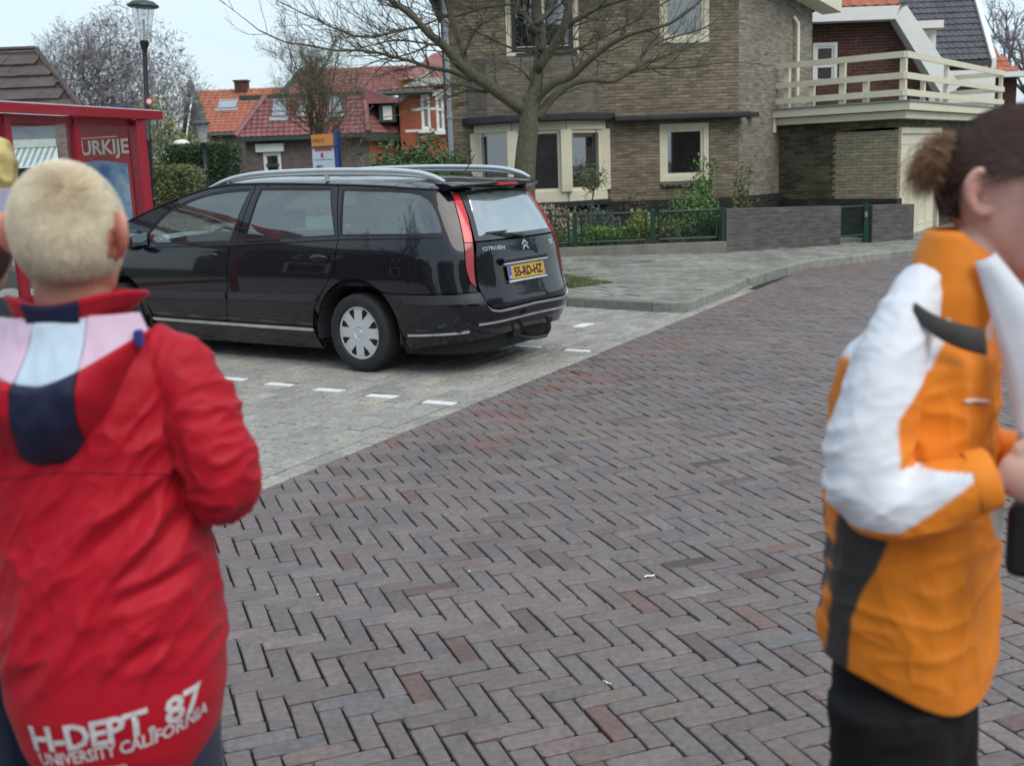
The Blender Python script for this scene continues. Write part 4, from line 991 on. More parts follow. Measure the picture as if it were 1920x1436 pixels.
# hedges
def hedge(name, label, x0, x1, y0, y1, z1, mat, seed, n, core):
    rng = random.Random(seed); t = empty(name, ((x0 + x1) / 2, y0, 0)); tag(t, label, 'hedge'); mb = MB(); r_ = .22
    def surf(u_, v_):
        x = x0 + (x1 - x0) * u_; y = y0 + (y1 - y0) * v_; return x, y
    c = MB(); c.box((x0 + .06, y0 + .06, 0), (x1 - .06, y1 - .06, z1 - .06)); o = c.build('hedge_core', core, bevel=.25); set_parent(o, t)
    pts = []
    for _ in range(n):
        f = rng.random()
        if f < .6: p = Vector((rng.uniform(x0, x1), y0, rng.uniform(.05, z1)))
        elif f < .85: p = Vector((rng.uniform(x0, x1), rng.uniform(y0, y1), z1))
        else: p = Vector((rng.choice((x0, x1)), rng.uniform(y0, y1), rng.uniform(.05, z1)))
        e = min(p.x - x0, x1 - p.x); 
        if z1 - p.z < .25 and e < .25: p.z = min(p.z, z1 - .25 + math.sqrt(max(0, .0625 - (.25 - e) ** 2)))
        p += Vector((rng.gauss(0, .02), rng.gauss(0, .03), rng.gauss(0, .02))); p.y += .04 * noise.noise(p * 1.5); pts.append(p)
    leaf_cloud(mb, pts, .085, rng, .5); o = mb.build('foliage', mat); set_parent(o, t)
hy = 31; q0, q1 = at(306, 300, hy), at(435, 300, hy)
hedge('hedge', 'tall dark green clipped hedge before the orange roofed house', q0.x, q1.x, hy, hy + 1.4, at(370, 274, hy).z, L_dark, 61, 9000, M_plain('hedge_dark', (.015, .03, .013), .9))
hy = 27; q0, q1 = at(262, 340, hy), at(365, 340, hy)
hedge('hedge', 'lower yellow green clipped hedge beside the black lamp post', q0.x, q1.x, hy, hy + 1.0, at(320, 316, hy).z, L_olive, 62, 6000, M_plain('hedge_olive', (.05, .06, .02), .9))
q = at(318, 372, 25.5); bush('heather_bed', 'low reddish brown plants at the foot of the yellow green hedge', 'plant', (q.x, 25.5, .62), (1.0, .3, .42), 1500, .07, M_leaf('leaf_rust', (.20, .12, .08)), 63, base=0)
# rhododendron
q = at(775, 290, 16.6); 
t = bush('rhododendron', 'broad rhododendron bush with glossy leaves behind the car roof', 'shrub', (q.x, 16.6, 1.25), (.78, .6, .72), 3800, .13, M_leaf('leaf_rhodo', (.10, .17, .06), var=.45, rough=.35), 64, stems=9, base=.12, asp=.34, up=.1)
q = at(870, 300, 16.9); bush('evergreen_shrub', 'darker edge of evergreen shrub between the rhododendron and the house corner', 'shrub', (q.x - .2, 16.9, 1.0), (.5, .4, .55), 1500, .10, L_dark, 65, stems=5, base=.12)
# ------------------------------------------------------------------ houses across the way
def wallmesh(mb, w_, u0, u1, z0, z1, holes=(), mi=0): w_.panel(mb, u0, u1, z0, z1, list(holes), mi=mi, thick=.12)
def roofwin(px0, px1, py0, py1, Y, parent, sv, lab=None):
    pass
greenp = M_plain('dark_green_trim', (.035, .06, .05), .5)
# --- house with bright orange roof (end gable to the left)
OY = 58.0
oh = empty('orange_roofed_house', (at(420, 300, OY).x, OY, 0)); tag(oh, 'house with bright orange tiled roof, one skylight and a brick chimney', 'house')
a, b = at(391, 249, OY), at(560, 249, OY); rt = at(358, 164, OY + 3.4); rr_ = at(560, 166, OY + 3.4)
tiles([(a.x, OY, a.z), (b.x, OY, a.z), (rr_.x, OY + 3.4, rr_.z), (rt.x, OY + 3.4, rr_.z)], (a.x, OY, a.z), (1, 0, 0), Vector((0, 3.4, rr_.z - a.z)), .30, .30, orange_t, 'roof', oh)
gl = M_brick('grey_gable_brick', (.15, .125, .11), (.12, .10, .09), (.13, .12, .11), weather=.2)
w1 = Wall((a.x + .1, OY + .25), (b.x, OY + .25)); mb = MB(); wallmesh(mb, w1, 0, w1.len, 0, a.z + .05)
gx = at(345, 250, OY + 6).x; G0 = V2((gx, OY + 6.5)); G1 = V2((a.x + .1, OY + .25)); w2 = Wall(G0, G1)
ge = at(345, 249, OY + 6).z; gp_ = at(358, 166, OY + 3.4).z
mb.add([w2.P(0, 0), w2.P(w2.len, 0), w2.P(w2.len, a.z + .05), w2.P(w2.len * .5, gp_ + .05), w2.P(0, a.z)], [(0, 1, 2, 3, 4)])
o = mb.build('wall', gl); set_parent(o, oh)
mb = MB()
for (p, q) in ((w2.P(-.3, a.z - .35, .1), w2.P(w2.len * .5, gp_ + .12, .1)), (w2.P(w2.len * .5, gp_ + .12, .1), w2.P(w2.len + .3, a.z - .35, .1))):
    mb.prism([p, q, q + Vector((0, 0, .28)), p + Vector((0, 0, .28))], w2.P(0, 0, .2) - w2.P(0, 0, 0))
mb.prism([w2.P(.3, a.z - .45, .02), w2.P(w2.len - .2, a.z - .45, .02), w2.P(w2.len - .2, a.z - .2, .02), w2.P(.3, a.z - .2, .02)], w2.P(0, 0, .1) - w2.P(0, 0, 0))
o = mb.build('bargeboard', greenp); set_parent(o, oh)
mb = MB(); mb.box((a.x, OY - .12, a.z - .16), (b.x, OY + .1, a.z - .01)); o = mb.build('gutter', M_plain('grey_gutter', (.12, .12, .12), .5)); set_parent(o, oh)
for px0, px1 in ((354, 362), (373, 383)):
    u0, z_ = w2.uz(px0, 262); u1, _ = w2.uz(px1, 262); mb = MB(); w2.slab(mb, min(u0, u1), max(u0, u1), w2.uz(358, 275)[1], w2.uz(358, 254)[1], -.05, .02); o = mb.build('window', M_plain('dark_pane', (.02, .02, .025), .1)); set_parent(o, oh)
c_ = at(453, 160, OY + 3.4); mb = MB(); mb.box((c_.x - .32, OY + 3.1, c_.z - .4), (c_.x + .32, OY + 3.8, at(453, 154, OY + 3.4).z)); mb.box((c_.x - .38, OY + 3.04, at(453, 154, OY + 3.4).z), (c_.x + .38, OY + 3.86, at(453, 151, OY + 3.4).z)); o = mb.build('chimney', redb); set_parent(o, oh)
def skylight(cx, cy, w, h, P0, sv, parent, lab=None):
    """P0 a point on the roof plane, sv its slope direction"""
    sv = Vector(sv).normalized(); n = Vector((1, 0, 0)).cross(sv).normalized()
    r_ = ray(cx, cy); t = (Vector(P0) - CAM).dot(n) / r_.dot(n); c = CAM + r_ * t + n * .10
    M_ = Matrix(((1, sv.x, n.x), (0, sv.y, n.y), (0, sv.z, n.z))).to_4x4(); M_.translation = c
    f = MB(); k = .07
    for q in (((-w/2, -h/2, -.12), (w/2, -h/2 + k, .03)), ((-w/2, h/2 - k, -.12), (w/2, h/2, .03)), ((-w/2, -h/2 + k, -.12), (-w/2 + k, h/2 - k, .03)), ((w/2 - k, -h/2 + k, -.12), (w/2, h/2 - k, .03))): f.box(*q, M=M_)
    f.box((-w/2 - .1, -h/2 - .2, -.10), (w/2 + .1, -h/2 - .003, -.02), M=M_)
    fo = f.build('skylight', M_plain('lead_grey', (.30, .32, .36), .4)); set_parent(fo, parent)
    g = MB(); g.box((-w/2 + k, -h/2 + k, -.03), (w/2 - k, h/2 - k, .0), M=M_); go = g.build('pane', M_glass('skylight_glass', ior=1.8, trans=.1, dark=(.26, .30, .32), base=.14)); set_parent(go, fo)
skylight(428, 198, .95, .85, (a.x, OY, a.z), (0, 3.4, rr_.z - a.z), oh)
# --- plum roofed mansard house
PY = 44.0
ph = empty('plum_roofed_house', (at(600, 300, PY).x, PY, 0)); tag(ph, 'grey brick house with plum red mansard roof, three skylights and a small dormer', 'house')
e0, e1, e2 = at(441, 259, PY), at(690, 249, PY), at(772, 249, PY + 3.2)
ez = e0.z; t0, t1 = at(497, 184, PY + 1.3), at(683, 179, PY + 1.3); tz = t0.z
sv = Vector((0, 1.3, tz - ez))
tiles([(e0.x, PY, ez), (e1.x, PY, ez), (t1.x, PY + 1.3, tz), (t0.x, PY + 1.3, tz)], (e0.x, PY, ez), (1, 0, 0), sv, .21, .215, purple_t, 'roof', ph)
rd = (V2((e2.x, PY + 3.2)) - V2((e1.x, PY))).normalized(); rn = Vector((rd.y, -rd.x))
rl = (V2((e2.x, PY + 3.2)) - V2((e1.x, PY))).length
rt0 = Vector((t1.x, PY + 1.3, tz)); rt1 = Vector((e2.x - .9, PY + 4.3, tz))
tiles([(e1.x, PY, ez), (e2.x, PY + 3.2, ez), rt1, rt0], (e1.x, PY, ez), (rd.x, rd.y, 0), Vector((rd.x * .02 - rn.x * 1.0, rd.y * .02 - rn.y * 1.0, (tz - ez) * .95)), .21, .215, purple_t, 'roof', ph)
mb = MB(); pf = Wall((e0.x + .3, PY + .3), (e1.x - .02, PY + .3)); wx = (pf.uz(494, 300)[0], pf.uz(527, 300)[0], pf.uz(510, 330)[1] - .2, pf.uz(510, 286)[1])
wallmesh(mb, pf, 0, pf.len, 0, ez, [wx]); pr_ = Wall((e1.x - .02, PY + .3), (e2.x - .2, PY + 3.4)); wallmesh(mb, pr_, 0, pr_.len, 0, ez, mi=1); pl_ = Wall((e0.x + .3, PY + 6), (e0.x + .3, PY + .3)); wallmesh(mb, pl_, 0, pl_.len, 0, ez)
o = mb.build('wall', [M_brick('taupe_brick', (.17, .14, .13), (.14, .115, .11), (.14, .12, .12), weather=.12), M_brick('far_red_brick', (.36, .11, .06), (.30, .09, .05), (.25, .15, .1), weather=.1)]); set_parent(o, ph)
f = window(pf, None, *wx, rev=.02, fw=.08, sash=.05, mat=white); set_parent(f, ph)
mb = MB(); pf.slab(mb, wx[0] + .08, wx[1] - .08, wx[2] + .55, wx[2] + .66, -.07, .01); o = mb.build('transom', greenp); set_parent(o, f)
mb = MB(); pf.slab(mb, wx[0] - .25, wx[1] + .15, wx[3] + .02, wx[3] + .32, 0, .14); o = mb.build('awning_box', white); set_parent(o, ph)
mb = MB(); mb.box((e0.x, PY - .12, ez - .15), (e1.x, PY + .1, ez - .01)); w_ = Wall((e1.x, PY), (e2.x, PY + 3.2)); w_.slab(mb, 0, w_.len, ez - .3, ez - .01, -.1, .12); o = mb.build('gutter', greenp); set_parent(o, ph)
P0 = (e0.x, PY, ez); skylight(525, 206, .52, .85, P0, sv, ph); skylight(568, 204, .36, .5, P0, sv, ph); skylight(631, 200, .48, .8, P0, sv, ph)
for pa, pb in (((e0.x, PY, ez + .05), (t0.x, PY + 1.3, tz + .05)), ((e1.x, PY, ez + .05), (t1.x, PY + 1.3, tz + .05)), ((e2.x, PY + 3.2, ez + .05), rt1 + Vector((0, 0, .05)))): mb = MB(); mb.tube([pa, pb], .12, 6); o = mb.build('hip_tiles', purple_t); set_parent(o, ph)
# upper roof
u0, u1 = at(527, 180, PY + 1.6), at(690, 168, PY + 1.6); v0, v1 = at(567, 131, PY + 4.2), at(800, 122, PY + 4.2); uz_, vz_ = u0.z, at(700, 126, PY + 4.2).z
ux1 = at(812, 160, PY + 1.6).x
tiles([(u0.x, PY + 1.6, uz_), (ux1, PY + 1.6, uz_), (v1.x + .4, PY + 4.2, vz_), (v0.x, PY + 4.2, vz_)], (u0.x, PY + 1.6, uz_), (1, 0, 0), (0, 2.6, vz_ - uz_), .24, .22, pink_t, 'upper_roof', ph)
mb = MB(); a_ = Vector((u0.x, PY + 1.5, uz_)); b_ = Vector((v0.x, PY + 4.1, vz_)); mb.tube([a_, b_], .12, 6); mb.tube([Vector((u0.x - .2, PY + 1.45, uz_ - .08)), Vector((ux1, PY + 1.45, uz_ - .08))], .1, 6); mb.box((t0.x - 1.0, PY + 1.25, tz - .05), (t1.x, PY + 1.6, tz + .12)); o = mb.build('roof_edge', greenp); set_parent(o, ph)
# dormer on the right slope
q = at(728, 212, PY + 1.6); mb = MB(); mb.box((q.x - .32, PY + 1.2, at(728, 230, PY + 1.5).z), (q.x + .28, PY + 3.5, at(728, 196, PY + 1.5).z)); o = mb.build('dormer', greenp); set_parent(o, ph)
mb = MB(); mb.box((q.x - .16, PY + 1.16, at(728, 226, PY + 1.5).z), (q.x + .18, PY + 1.2, at(728, 200, PY + 1.5).z)); g_o = mb.build('dormer_window', white); set_parent(g_o, o)
mb = MB(); zt_ = at(728, 195, PY + 1.4).z; mb.prism([(q.x - .75, PY + .9, zt_), (q.x + .45, PY + .9, zt_), (q.x + .45, PY + .9, zt_ + .1), (q.x - .9, PY + .9, zt_ + .62)], (0, 2.6, .15)); d2 = mb.build('dormer_roof', purple_t); set_parent(d2, o)
# --- red brick villa behind, right of the plum roof
RY = 46.0
vh = empty('red_brick_villa', (at(800, 300, RY).x, RY, 0)); tag(vh, 'bright red brick villa with tall white framed windows, half hidden by the olive brick house', 'house')
rv = Wall((at(748, 200, RY).x, RY), (at(900, 200, RY).x, RY)); zc = rv.uz(800, 148)[1]
hs = [(rv.uz(789, 200)[0], rv.uz(806, 200)[0], rv.uz(797, 243)[1], rv.uz(797, 178)[1]), (rv.uz(817, 200)[0], rv.uz(832, 200)[0], rv.uz(824, 246)[1], rv.uz(824, 180)[1])]
mb = MB(); wallmesh(mb, rv, 0, rv.len, 0, zc, hs); rv2 = Wall((rv.a.x, RY + 6), rv.a); wallmesh(mb, rv2, 0, rv2.len, 0, zc); o = mb.build('wall', M_brick('villa_red_brick', (.40, .115, .06), (.34, .095, .05), (.28, .14, .09), weather=.08)); set_parent(o, vh)
for h_ in hs:
    f = window(rv, None, *h_, rev=.02, fw=.07, sash=.04, mat=white, glassm=M_glass('villa_pane', ior=2, trans=.3, dark=(.35, .37, .38), base=.2)); set_parent(f, vh)
    mb = MB(); rv.slab(mb, h_[0] - .12, h_[1] + .12, h_[3] + .004, h_[3] + .24, -.02, .05); rv.slab(mb, h_[0] - .14, h_[1] + .14, h_[2] - .14, h_[2] - .003, -.02, .12); rv.slab(mb, h_[0] + .07, h_[1] - .07, (h_[2] + h_[3]) / 2 + .1, (h_[2] + h_[3]) / 2 + .2, -.03, .01); o = mb.build('stone_surround', white); set_parent(o, f)
mb = MB(); zz = rv.uz(797, 205)[1]; rv.slab(mb, .5, hs[0][0] - .01, zz - .05, zz + .05, 0, .02); rv.slab(mb, hs[0][1] + .01, hs[1][0] - .01, zz - .05, zz + .05, 0, .02); zz = rv.uz(797, 245)[1]; rv.slab(mb, .2, hs[0][0] - .15, zz - .05, zz + .05, 0, .02); o = mb.build('string_course', white); set_parent(o, vh)
mb = MB(); e_ = rv.P(0, zc); mb.prism([rv.P(.2, zc - .3, .25), rv.P(rv.len, zc - .3, .25), rv.P(rv.len, zc + .0, .25), rv.P(.8, zc + .0, .25)], (0, .3, 0)); mb.prism([rv.P(-.3, zc - .9, .1), rv.P(-.1, zc - 1.0, .1), rv.P(1.35, zc + .15, .1), rv.P(1.2, zc + .3, .1)], (0, .25, 0)); o = mb.build('cornice', M_plain('pale_green_trim', (.42, .47, .40), .6)); set_parent(o, vh)
mb = MB(); mb.prism([rv.P(0.2, zc, .2), rv.P(rv.len, zc, .2), rv.P(rv.len, zc + 1.5, -2.5), rv.P(1.3, zc + 1.1, -2)], (0, .2, .05)); o = mb.build('roof', pink_t); set_parent(o, vh)
# --- brown roofed house on the left with shutter and awning
BY = 30.0
bh_ = empty('brown_roofed_house', (at(40, 300, BY).x, BY, 0)); tag(bh_, 'low house with big dark brown tile roof and striped awning behind the shelter', 'house')
e0, e1 = at(-260, 196, BY), at(151, 208, BY); ez = (e1.z + e0.z) / 2 ; r0, r1 = at(-220, 78, BY + 3.0), at(66, 95, BY + 3.0)
ez = at(151, 210, BY).z; rz = r1.z
tiles([(e0.x, BY, ez), (e1.x, BY, ez), (r1.x, BY + 3, rz), (r0.x, BY + 3, rz)], (e0.x, BY, ez), (1, 0, 0), (0, 3, rz - ez), .30, (Vector((0, 3, rz - ez)).length) / 5.4, brown_t, 'roof', bh_, flat=True, step=.07)
mb = MB(); mb.tube([(e1.x + .05, BY, ez + .05), (r1.x + .05, BY + 3, rz + .05)], .07, 6); mb.tube([(r1.x, BY + 3, rz + .06), (r0.x, BY + 3, rz + .06)], .07, 6); o = mb.build('ridge_tiles', brown_t); set_parent(o, bh_)
bw_ = Wall((e0.x, BY + .4), (e1.x - .3, BY + .4)); sh = (bw_.uz(16, 270)[0], bw_.uz(106, 270)[0], .3, bw_.uz(60, 236)[1])
mb = MB(); wallmesh(mb, bw_, 0, bw_.len, 0, ez, [sh]); b2_ = Wall((e1.x - .3, BY + .4), (e1.x - .3, BY + 6)); wallmesh(mb, b2_, 0, b2_.len, 0, ez); o = mb.build('wall', M_brick('pinkish_brick', (.34, .25, .24), (.28, .20, .20), (.3, .25, .25), weather=.1)); set_parent(o, bh_)
mb = MB(); z1, z2, z3 = bw_.uz(60, 262)[1], bw_.uz(60, 277)[1], bw_.uz(60, 306)[1]
n = 14
for k in range(n): zz = z1 + (sh[3] - z1) * k / n; bw_.slab(mb, sh[0], sh[1], zz + .003, zz + (sh[3] - z1) / n, -.08, -.03)
o = mb.build('shutter', M_plain('grey_shutter', (.27, .28, .32), .5)); set_parent(o, bh_)
mb = MB(); bw_.slab(mb, sh[0], sh[1], z2, z1, -.1, .05); o = mb.build('awning_box', M_plain('mint_white', (.62, .68, .62), .6)); set_parent(o, bh_)
mb = MB(); ns = 16; wst = (sh[1] - sh[0]) / ns
for k in range(ns): mb.mi; mb.add([bw_.P(sh[0] + k * wst, z2, .0), bw_.P(sh[0] + (k + 1) * wst, z2, .0), bw_.P(sh[0] + (k + 1) * wst + .1, z3 - .1, .9), bw_.P(sh[0] + k * wst + .1, z3 - .1, .9)], [(0, 1, 2, 3)], k % 2)
o = mb.build('awning', [M_plain('awning_white', (.62, .66, .66), .8), M_plain('awning_green_grey', (.25, .33, .34), .8)]); set_parent(o, bh_)
mb = MB(); bw_.slab(mb, sh[0], sh[1], .3, z3 - .12, -.1, -.05); o = mb.build('shop_window', M_plain('dark_shop', (.05, .05, .055), .1)); set_parent(o, bh_)

# ------------------------------------------------------------------ black lamp post
black = M_plain('black_paint', (.012, .013, .018), .35, var=.2, coat=.3)
def lamp(name, label, base, ztop, s, mat, glass_c=(.85, .87, .88)):
    t = empty(name, base); tag(t, label, 'street lamp'); B = Vector(base); H_ = ztop - base[2]
    lx = 0
    mb = MB(); h0 = H_ * .30
    prof = [(.115, 0), (.115, .25), (.095, .30), (.088, h0 - .12), (.105, h0 - .10), (.105, h0 - .02), (.080, h0), (.078, h0 + .05), (.066, h0 + .16), (.060, h0 + .8), (.078, h0 + .82), (.078, h0 + .86), (.052, h0 + .9), (.042, H_ - .75), (.040, H_ - .72), (.075, H_ - .62), (.085, H_ - .58), (.06, H_ - .56)]
    mb.lathe([(r * s, z) for r, z in prof], c=B, n=20); o = mb.build('post', black, smooth=True, autos=35); set_parent(o, t)
    lt = MB(); z0 = H_ - .56; z1 = H_ - .10
    lt.lathe([(.095 * s, z0), (.185 * s, z1)], c=B, n=6 if s < .9 else 24); 
    g = lt.build('lantern_glass', M_glass('lantern_glass', tint=(.93, .95, .95), ior=1.3, trans=.75, dark=(.75, .77, .78), base=.05), smooth=True, autos=30); set_parent(g, t)
    mb = MB()
    for k in range(6):
        a = k * 1.047 + .3; mb.tube([B + Vector((.095 * s * math.cos(a), .095 * s * math.sin(a), z0)), B + Vector((.187 * s * math.cos(a), .187 * s * math.sin(a), z1))], .005 * s, 4)
    mb.tube([B + Vector((0, 0, z0)), B + Vector((0, 0, z0 + .3))], .022 * s, 8); f = mb.build('lantern_frame', M_plain('lantern_grey', (.3, .31, .32), .5)); set_parent(f, t)
    mb = MB(); mb.lathe([(.25 * s, z1), (.275 * s, z1 + .015), (.27 * s, z1 + .035), (.18 * s, z1 + .085), (.06 * s, z1 + .105), (.02 * s, z1 + .15)], c=B, n=28); o = mb.build('lantern_cap', M_plain('cap_green', (.035, .06, .055), .4), smooth=True, autos=50); set_parent(o, t)
    return t
_l0, _l1 = at(283, 415, 17.0), at(268, 10, 17.0); _ln = (_l1.x - _l0.x) / (_l1.z - _l0.z); lb0 = Vector((_l0.x - _ln * (_l0.z - .12), 17.0, .12)); lp = lamp('street_lamp', 'tall black street lamp with clear tapered lantern beside the red shelter', (lb0.x, 17.0, .12), at(268, 0, 17.0).z, .82, black)
dz_ = at(269, 190, 16.9); M_ = Matrix.Translation(dz_ + Vector((-.06, -.04, 0))) @ Matrix.Rotation(R(90), 4, 'X'); mb = MB(); mb.lathe([(.055, -.006), (.055, .006)], n=18, M=M_); o = mb.build('sign_disc', M_plain('red_sign', (.55, .06, .09), .5)); set_parent(o, lp)
mb = MB(); mb.lathe([(.035, .007), (.035, .009)], n=14, M=M_); o2 = mb.build('disc_face', white); set_parent(o2, o)
lp.rotation_euler = (0, math.atan(_ln), 0)
q = at(384, 400, 34); lamp('street_lamp', 'small distant street lamp standing in front of the dark hedge', (at(388, 345, 30).x, 30, 0), at(383, 226, 30).z, .85, black)
# globe lamp
q = at(340, 270, 36); t = empty('globe_lamp', (q.x, 36, 0)); tag(t, 'white globe lamp above the dark hedge, left of the orange roofed house', 'lamp')
mb = MB(); mb.lathe([(.02, -.14), (.15, -.11), (.24, -.04), (.26, .02), (.20, .09), (.10, .12), (.01, .13)], c=q, n=18); o = mb.build('globe', white, smooth=True); set_parent(o, t)
mb = MB(); mb.tube([(q.x, 36, 0), (q.x, 36, q.z - .13)], .04, 8); o = mb.build('post', black); set_parent(o, t)

# ------------------------------------------------------------------ red bus shelter
redp = M_plain('shelter_red', (.30, .012, .028), .35, var=.1, coat=.25)
SH_A = V2(at(226, 232, 13.9).xy); SH_DIR = Vector((math.sin(R(16)), math.cos(R(16))))      # runs towards the front left
sa = V2(at(-230, 232, 11.2).xy)
S0 = SH_A; S1 = SH_A - SH_DIR * 4.6
sw_ = Wall(S1, S0)      # street side, left = near
zr0, zr1 = sw_.uz(150, 222)[1], sw_.uz(150, 205)[1]
st = empty('bus_shelter', (SH_A.x, SH_A.y, .12)); tag(st, 'red framed glass bus shelter with a travel poster, behind the blond boy', 'bus shelter')
mb = MB(); DEP = 1.45
p4 = [sw_.P(-.2, zr0, .32), sw_.P(sw_.len + .42, zr0, .32), sw_.P(sw_.len + .42, zr0, -DEP - .1), sw_.P(-.2, zr0, -DEP - .1)]
c4 = sum(p4, Vector((0, 0, 0))) / 4; q4 = [p + Vector(((c4 - p).x, (c4 - p).y, 0)).normalized() * .16 for p in p4]
for i in range(4): mb.prism([p4[i], p4[(i + 1) % 4], q4[(i + 1) % 4], q4[i]], (0, 0, zr1 - zr0 - .002))
o = mb.build('roof_frame', redp); set_parent(o, st)
mt, t, p = newmat('translucent_roof'); t.nodes.remove(p); o_ = [n for n in t.nodes if n.type == 'OUTPUT_MATERIAL'][0]; d_1 = t.nodes.new('ShaderNodeBsdfTranslucent'); d_1.inputs[0].default_value = (.8, .8, .8, 1); d_2 = t.nodes.new('ShaderNodeBsdfDiffuse'); d_2.inputs[0].default_value = (.75, .73, .76, 1); d_3 = t.nodes.new('ShaderNodeMixShader'); t.links.new(d_1.outputs[0], d_3.inputs[1]); t.links.new(d_2.outputs[0], d_3.inputs[2]); d_3.inputs[0].default_value = .4; t.links.new(d_3.outputs[0], o_.inputs[0]); ROOFT = mt
mb = MB(); sw_.slab(mb, -.2, sw_.len + .40, zr1, zr1 + .012, -DEP - .08, .30); o = mb.build('roof_sheet', ROOFT); set_parent(o, st)
def post_at(u_, out, w_=.045, name='post'):
    m_ = MB(); q = sw_.P(u_, 0, out); m_.box((-w_, -w_, .12), (w_, w_, zr0 - .002), M=Matrix.Translation(q) @ Matrix.Rotation(math.atan2(sw_.d.y, sw_.d.x), 4, 'Z')); o = m_.build(name, redp, bevel=.006); set_parent(o, st); return o
GZ0, GZ1 = .45, zr0 - .08
us = [0.05, sw_.uz(9, 240, .17)[0], sw_.uz(140, 250, .17)[0], sw_.len + .12]
glz = M_glass('shelter_glass', tint=(.96, .98, .98), ior=1.3, trans=.98, base=.01)
back = .17
for k in us: post_at(k, back)
for a, b in zip(us, us[1:]):
    m_ = MB(); sw_.slab(m_, a + .05, b - .05, GZ0, GZ1, back - .005, back + .005); o = m_.build('glass_panel', glz); set_parent(o, st)
m_ = MB(); sw_.slab(m_, us[0], us[-1], GZ0 - .06, GZ0, back - .02, back + .02); sw_.slab(m_, us[0], us[-1], GZ1, zr0 - .003, back - .02, back + .02); o = m_.build('glazing_rail', redp); set_parent(o, st)
# end panel with the poster (towards the far end), a lit-box like frame
ew_ = Wall(sw_.P(sw_.len - .12, 0, back).xy, sw_.P(sw_.len - .12, 0, 0).xy)
EWL = ew_.len
# poster case faces the camera: outward normal points back along the shelter
pw = Wall(V2(at(128, 300, 14.35).xy), V2(at(252, 300, 13.75).xy))
zb_, zt_ = .45, pw.uz(190, 246)[1]
m_ = MB(); pw.slab(m_, -.06, pw.len - .05, .14, zr0 - .004, -.16, -.05); o = m_.build('poster_case', redp, bevel=.01); set_parent(o, st)
m_ = MB(); q = pw.P(pw.len + .0, 0, -.1); ang = math.atan2(pw.d.y, pw.d.x); m_.box((-.06, -.07, .12), (.06, .07, zr0 - .004), M=Matrix.Translation(q) @ Matrix.Rotation(ang, 4, 'Z')); o2 = m_.build('corner_post', redp, bevel=.012); set_parent(o2, st)
px_ = lambda x, y: pw.uz(x, y, -.045)
m_ = MB(); u0_, u1_ = .0, pw.len - .12; z0_, z1_ = .5, pw.uz(190, 250)[1]
pw.slab(m_, u0_, u1_, z0_, z1_, -.047, -.043); po = m_.build('poster', M_plain('poster_red', (.50, .06, .045), .4, var=.06)); set_parent(po, o)
# poster picture: blue sky over a sand hill
zs1 = pw.uz(200, 300)[1]; zs0 = z0_ + .25
mt, t, p = newmat('poster_sky'); nz = nodes_noise(t, 4, 5); t.links.new(ramp(t, nz.outputs['Fac'], .35, .7, (.08, .24, .55), (.55, .70, .85)), p.inputs['Base Color']); p.inputs['Roughness'].default_value = .35
m_ = MB(); n = 16; top_ = [pw.P(u0_ + .05 + (u1_ - u0_ - .1) * i / n, zs1 - .10 * abs(i / n - .45) ** 1.2 * 1.2, -.041) for i in range(n + 1)]
m_.prism([pw.P(u0_ + .05, zs0, -.041), pw.P(u1_ - .05, zs0, -.041)] + list(reversed(top_)), pw.P(0, 0, .002) - pw.P(0, 0, 0)); o3 = m_.build('poster_picture', mt); set_parent(o3, po)
m_ = MB(); m_.prism([pw.P(u0_ + .05, zs0 - .002, -.038), pw.P(u1_ - .05, zs0 - .002, -.038), pw.P(u1_ - .05, zs0 + .12, -.038), pw.P(u1_ - .28, zs0 + .34, -.038), pw.P(u1_ - .5, zs0 + .16, -.038), pw.P(u0_ + .05, zs0 + .1, -.038)], pw.P(0, 0, .002) - pw.P(0, 0, 0)); o3 = m_.build('poster_dune', M_plain('dune_orange', (.50, .20, .06), .5)); set_parent(o3, po)
m_ = MB(); pw.slab(m_, u0_ + .05, u1_ - .05, z0_ + .02, zs0 - .02, -.042, -.038); o3 = m_.build('poster_strip', white); set_parent(o3, po)

def text_mesh(body, size, mat, M, name, parent, ext=.001, font_bold=True, sx=1.0, off=0.0, shear=0):
    """lettering as a mesh, facing +Z of M"""
    cu = bpy.data.curves.new(name, 'FONT'); cu.body = body; cu.size = size; cu.extrude = ext; cu.offset = off; cu.align_x = 'LEFT'; cu.resolution_u = 3; cu.shear = shear
    ob = bpy.data.objects.new(name, cu); col.objects.link(ob); dg = bpy.context.evaluated_depsgraph_get(); me = bpy.data.meshes.new_from_object(ob.evaluated_get(dg))
    bpy.data.objects.remove(ob); bpy.data.curves.remove(cu)
    me.transform(M @ Matrix.Diagonal((sx, 1, 1, 1))); me.materials.clear(); me.materials.append(mat); me.name = name
    o = bpy.data.objects.new(name, me); col.objects.link(o)
    if parent is not None: set_parent(o, parent)
    return o
def wall_text(body, wall, u_, z_, out, size, mat, name, parent, sx=1.0, off=0.0, ext=.001):
    M_ = Matrix(((wall.d.x, 0, wall.n.x), (wall.d.y, 0, wall.n.y), (0, 1, 0))).to_4x4(); M_.translation = wall.P(u_, z_, out); return text_mesh(body, size, mat, M_, name, parent, ext=ext, sx=sx, off=off)
ul, zl = px_(121, 293); ur, _ = px_(229, 293); zh = px_(175, 267)[1] - px_(175, 294)[1]
ivory = M_plain('ivory_print', (.85, .84, .80), .5)
o = wall_text('TURKIJE', pw, max(.02, ul), zl, -.040, zh * 1.38, ivory, 'poster_lettering', po, sx=1.0, off=.006)
tw_ = max(v.co.x for v in o.data.vertices) - min(v.co.x for v in o.data.vertices)
want = (pw.P(ur, 0).x - pw.P(ul, 0).x); f_ = want / tw_
c0_ = pw.P(max(.02, ul), 0)
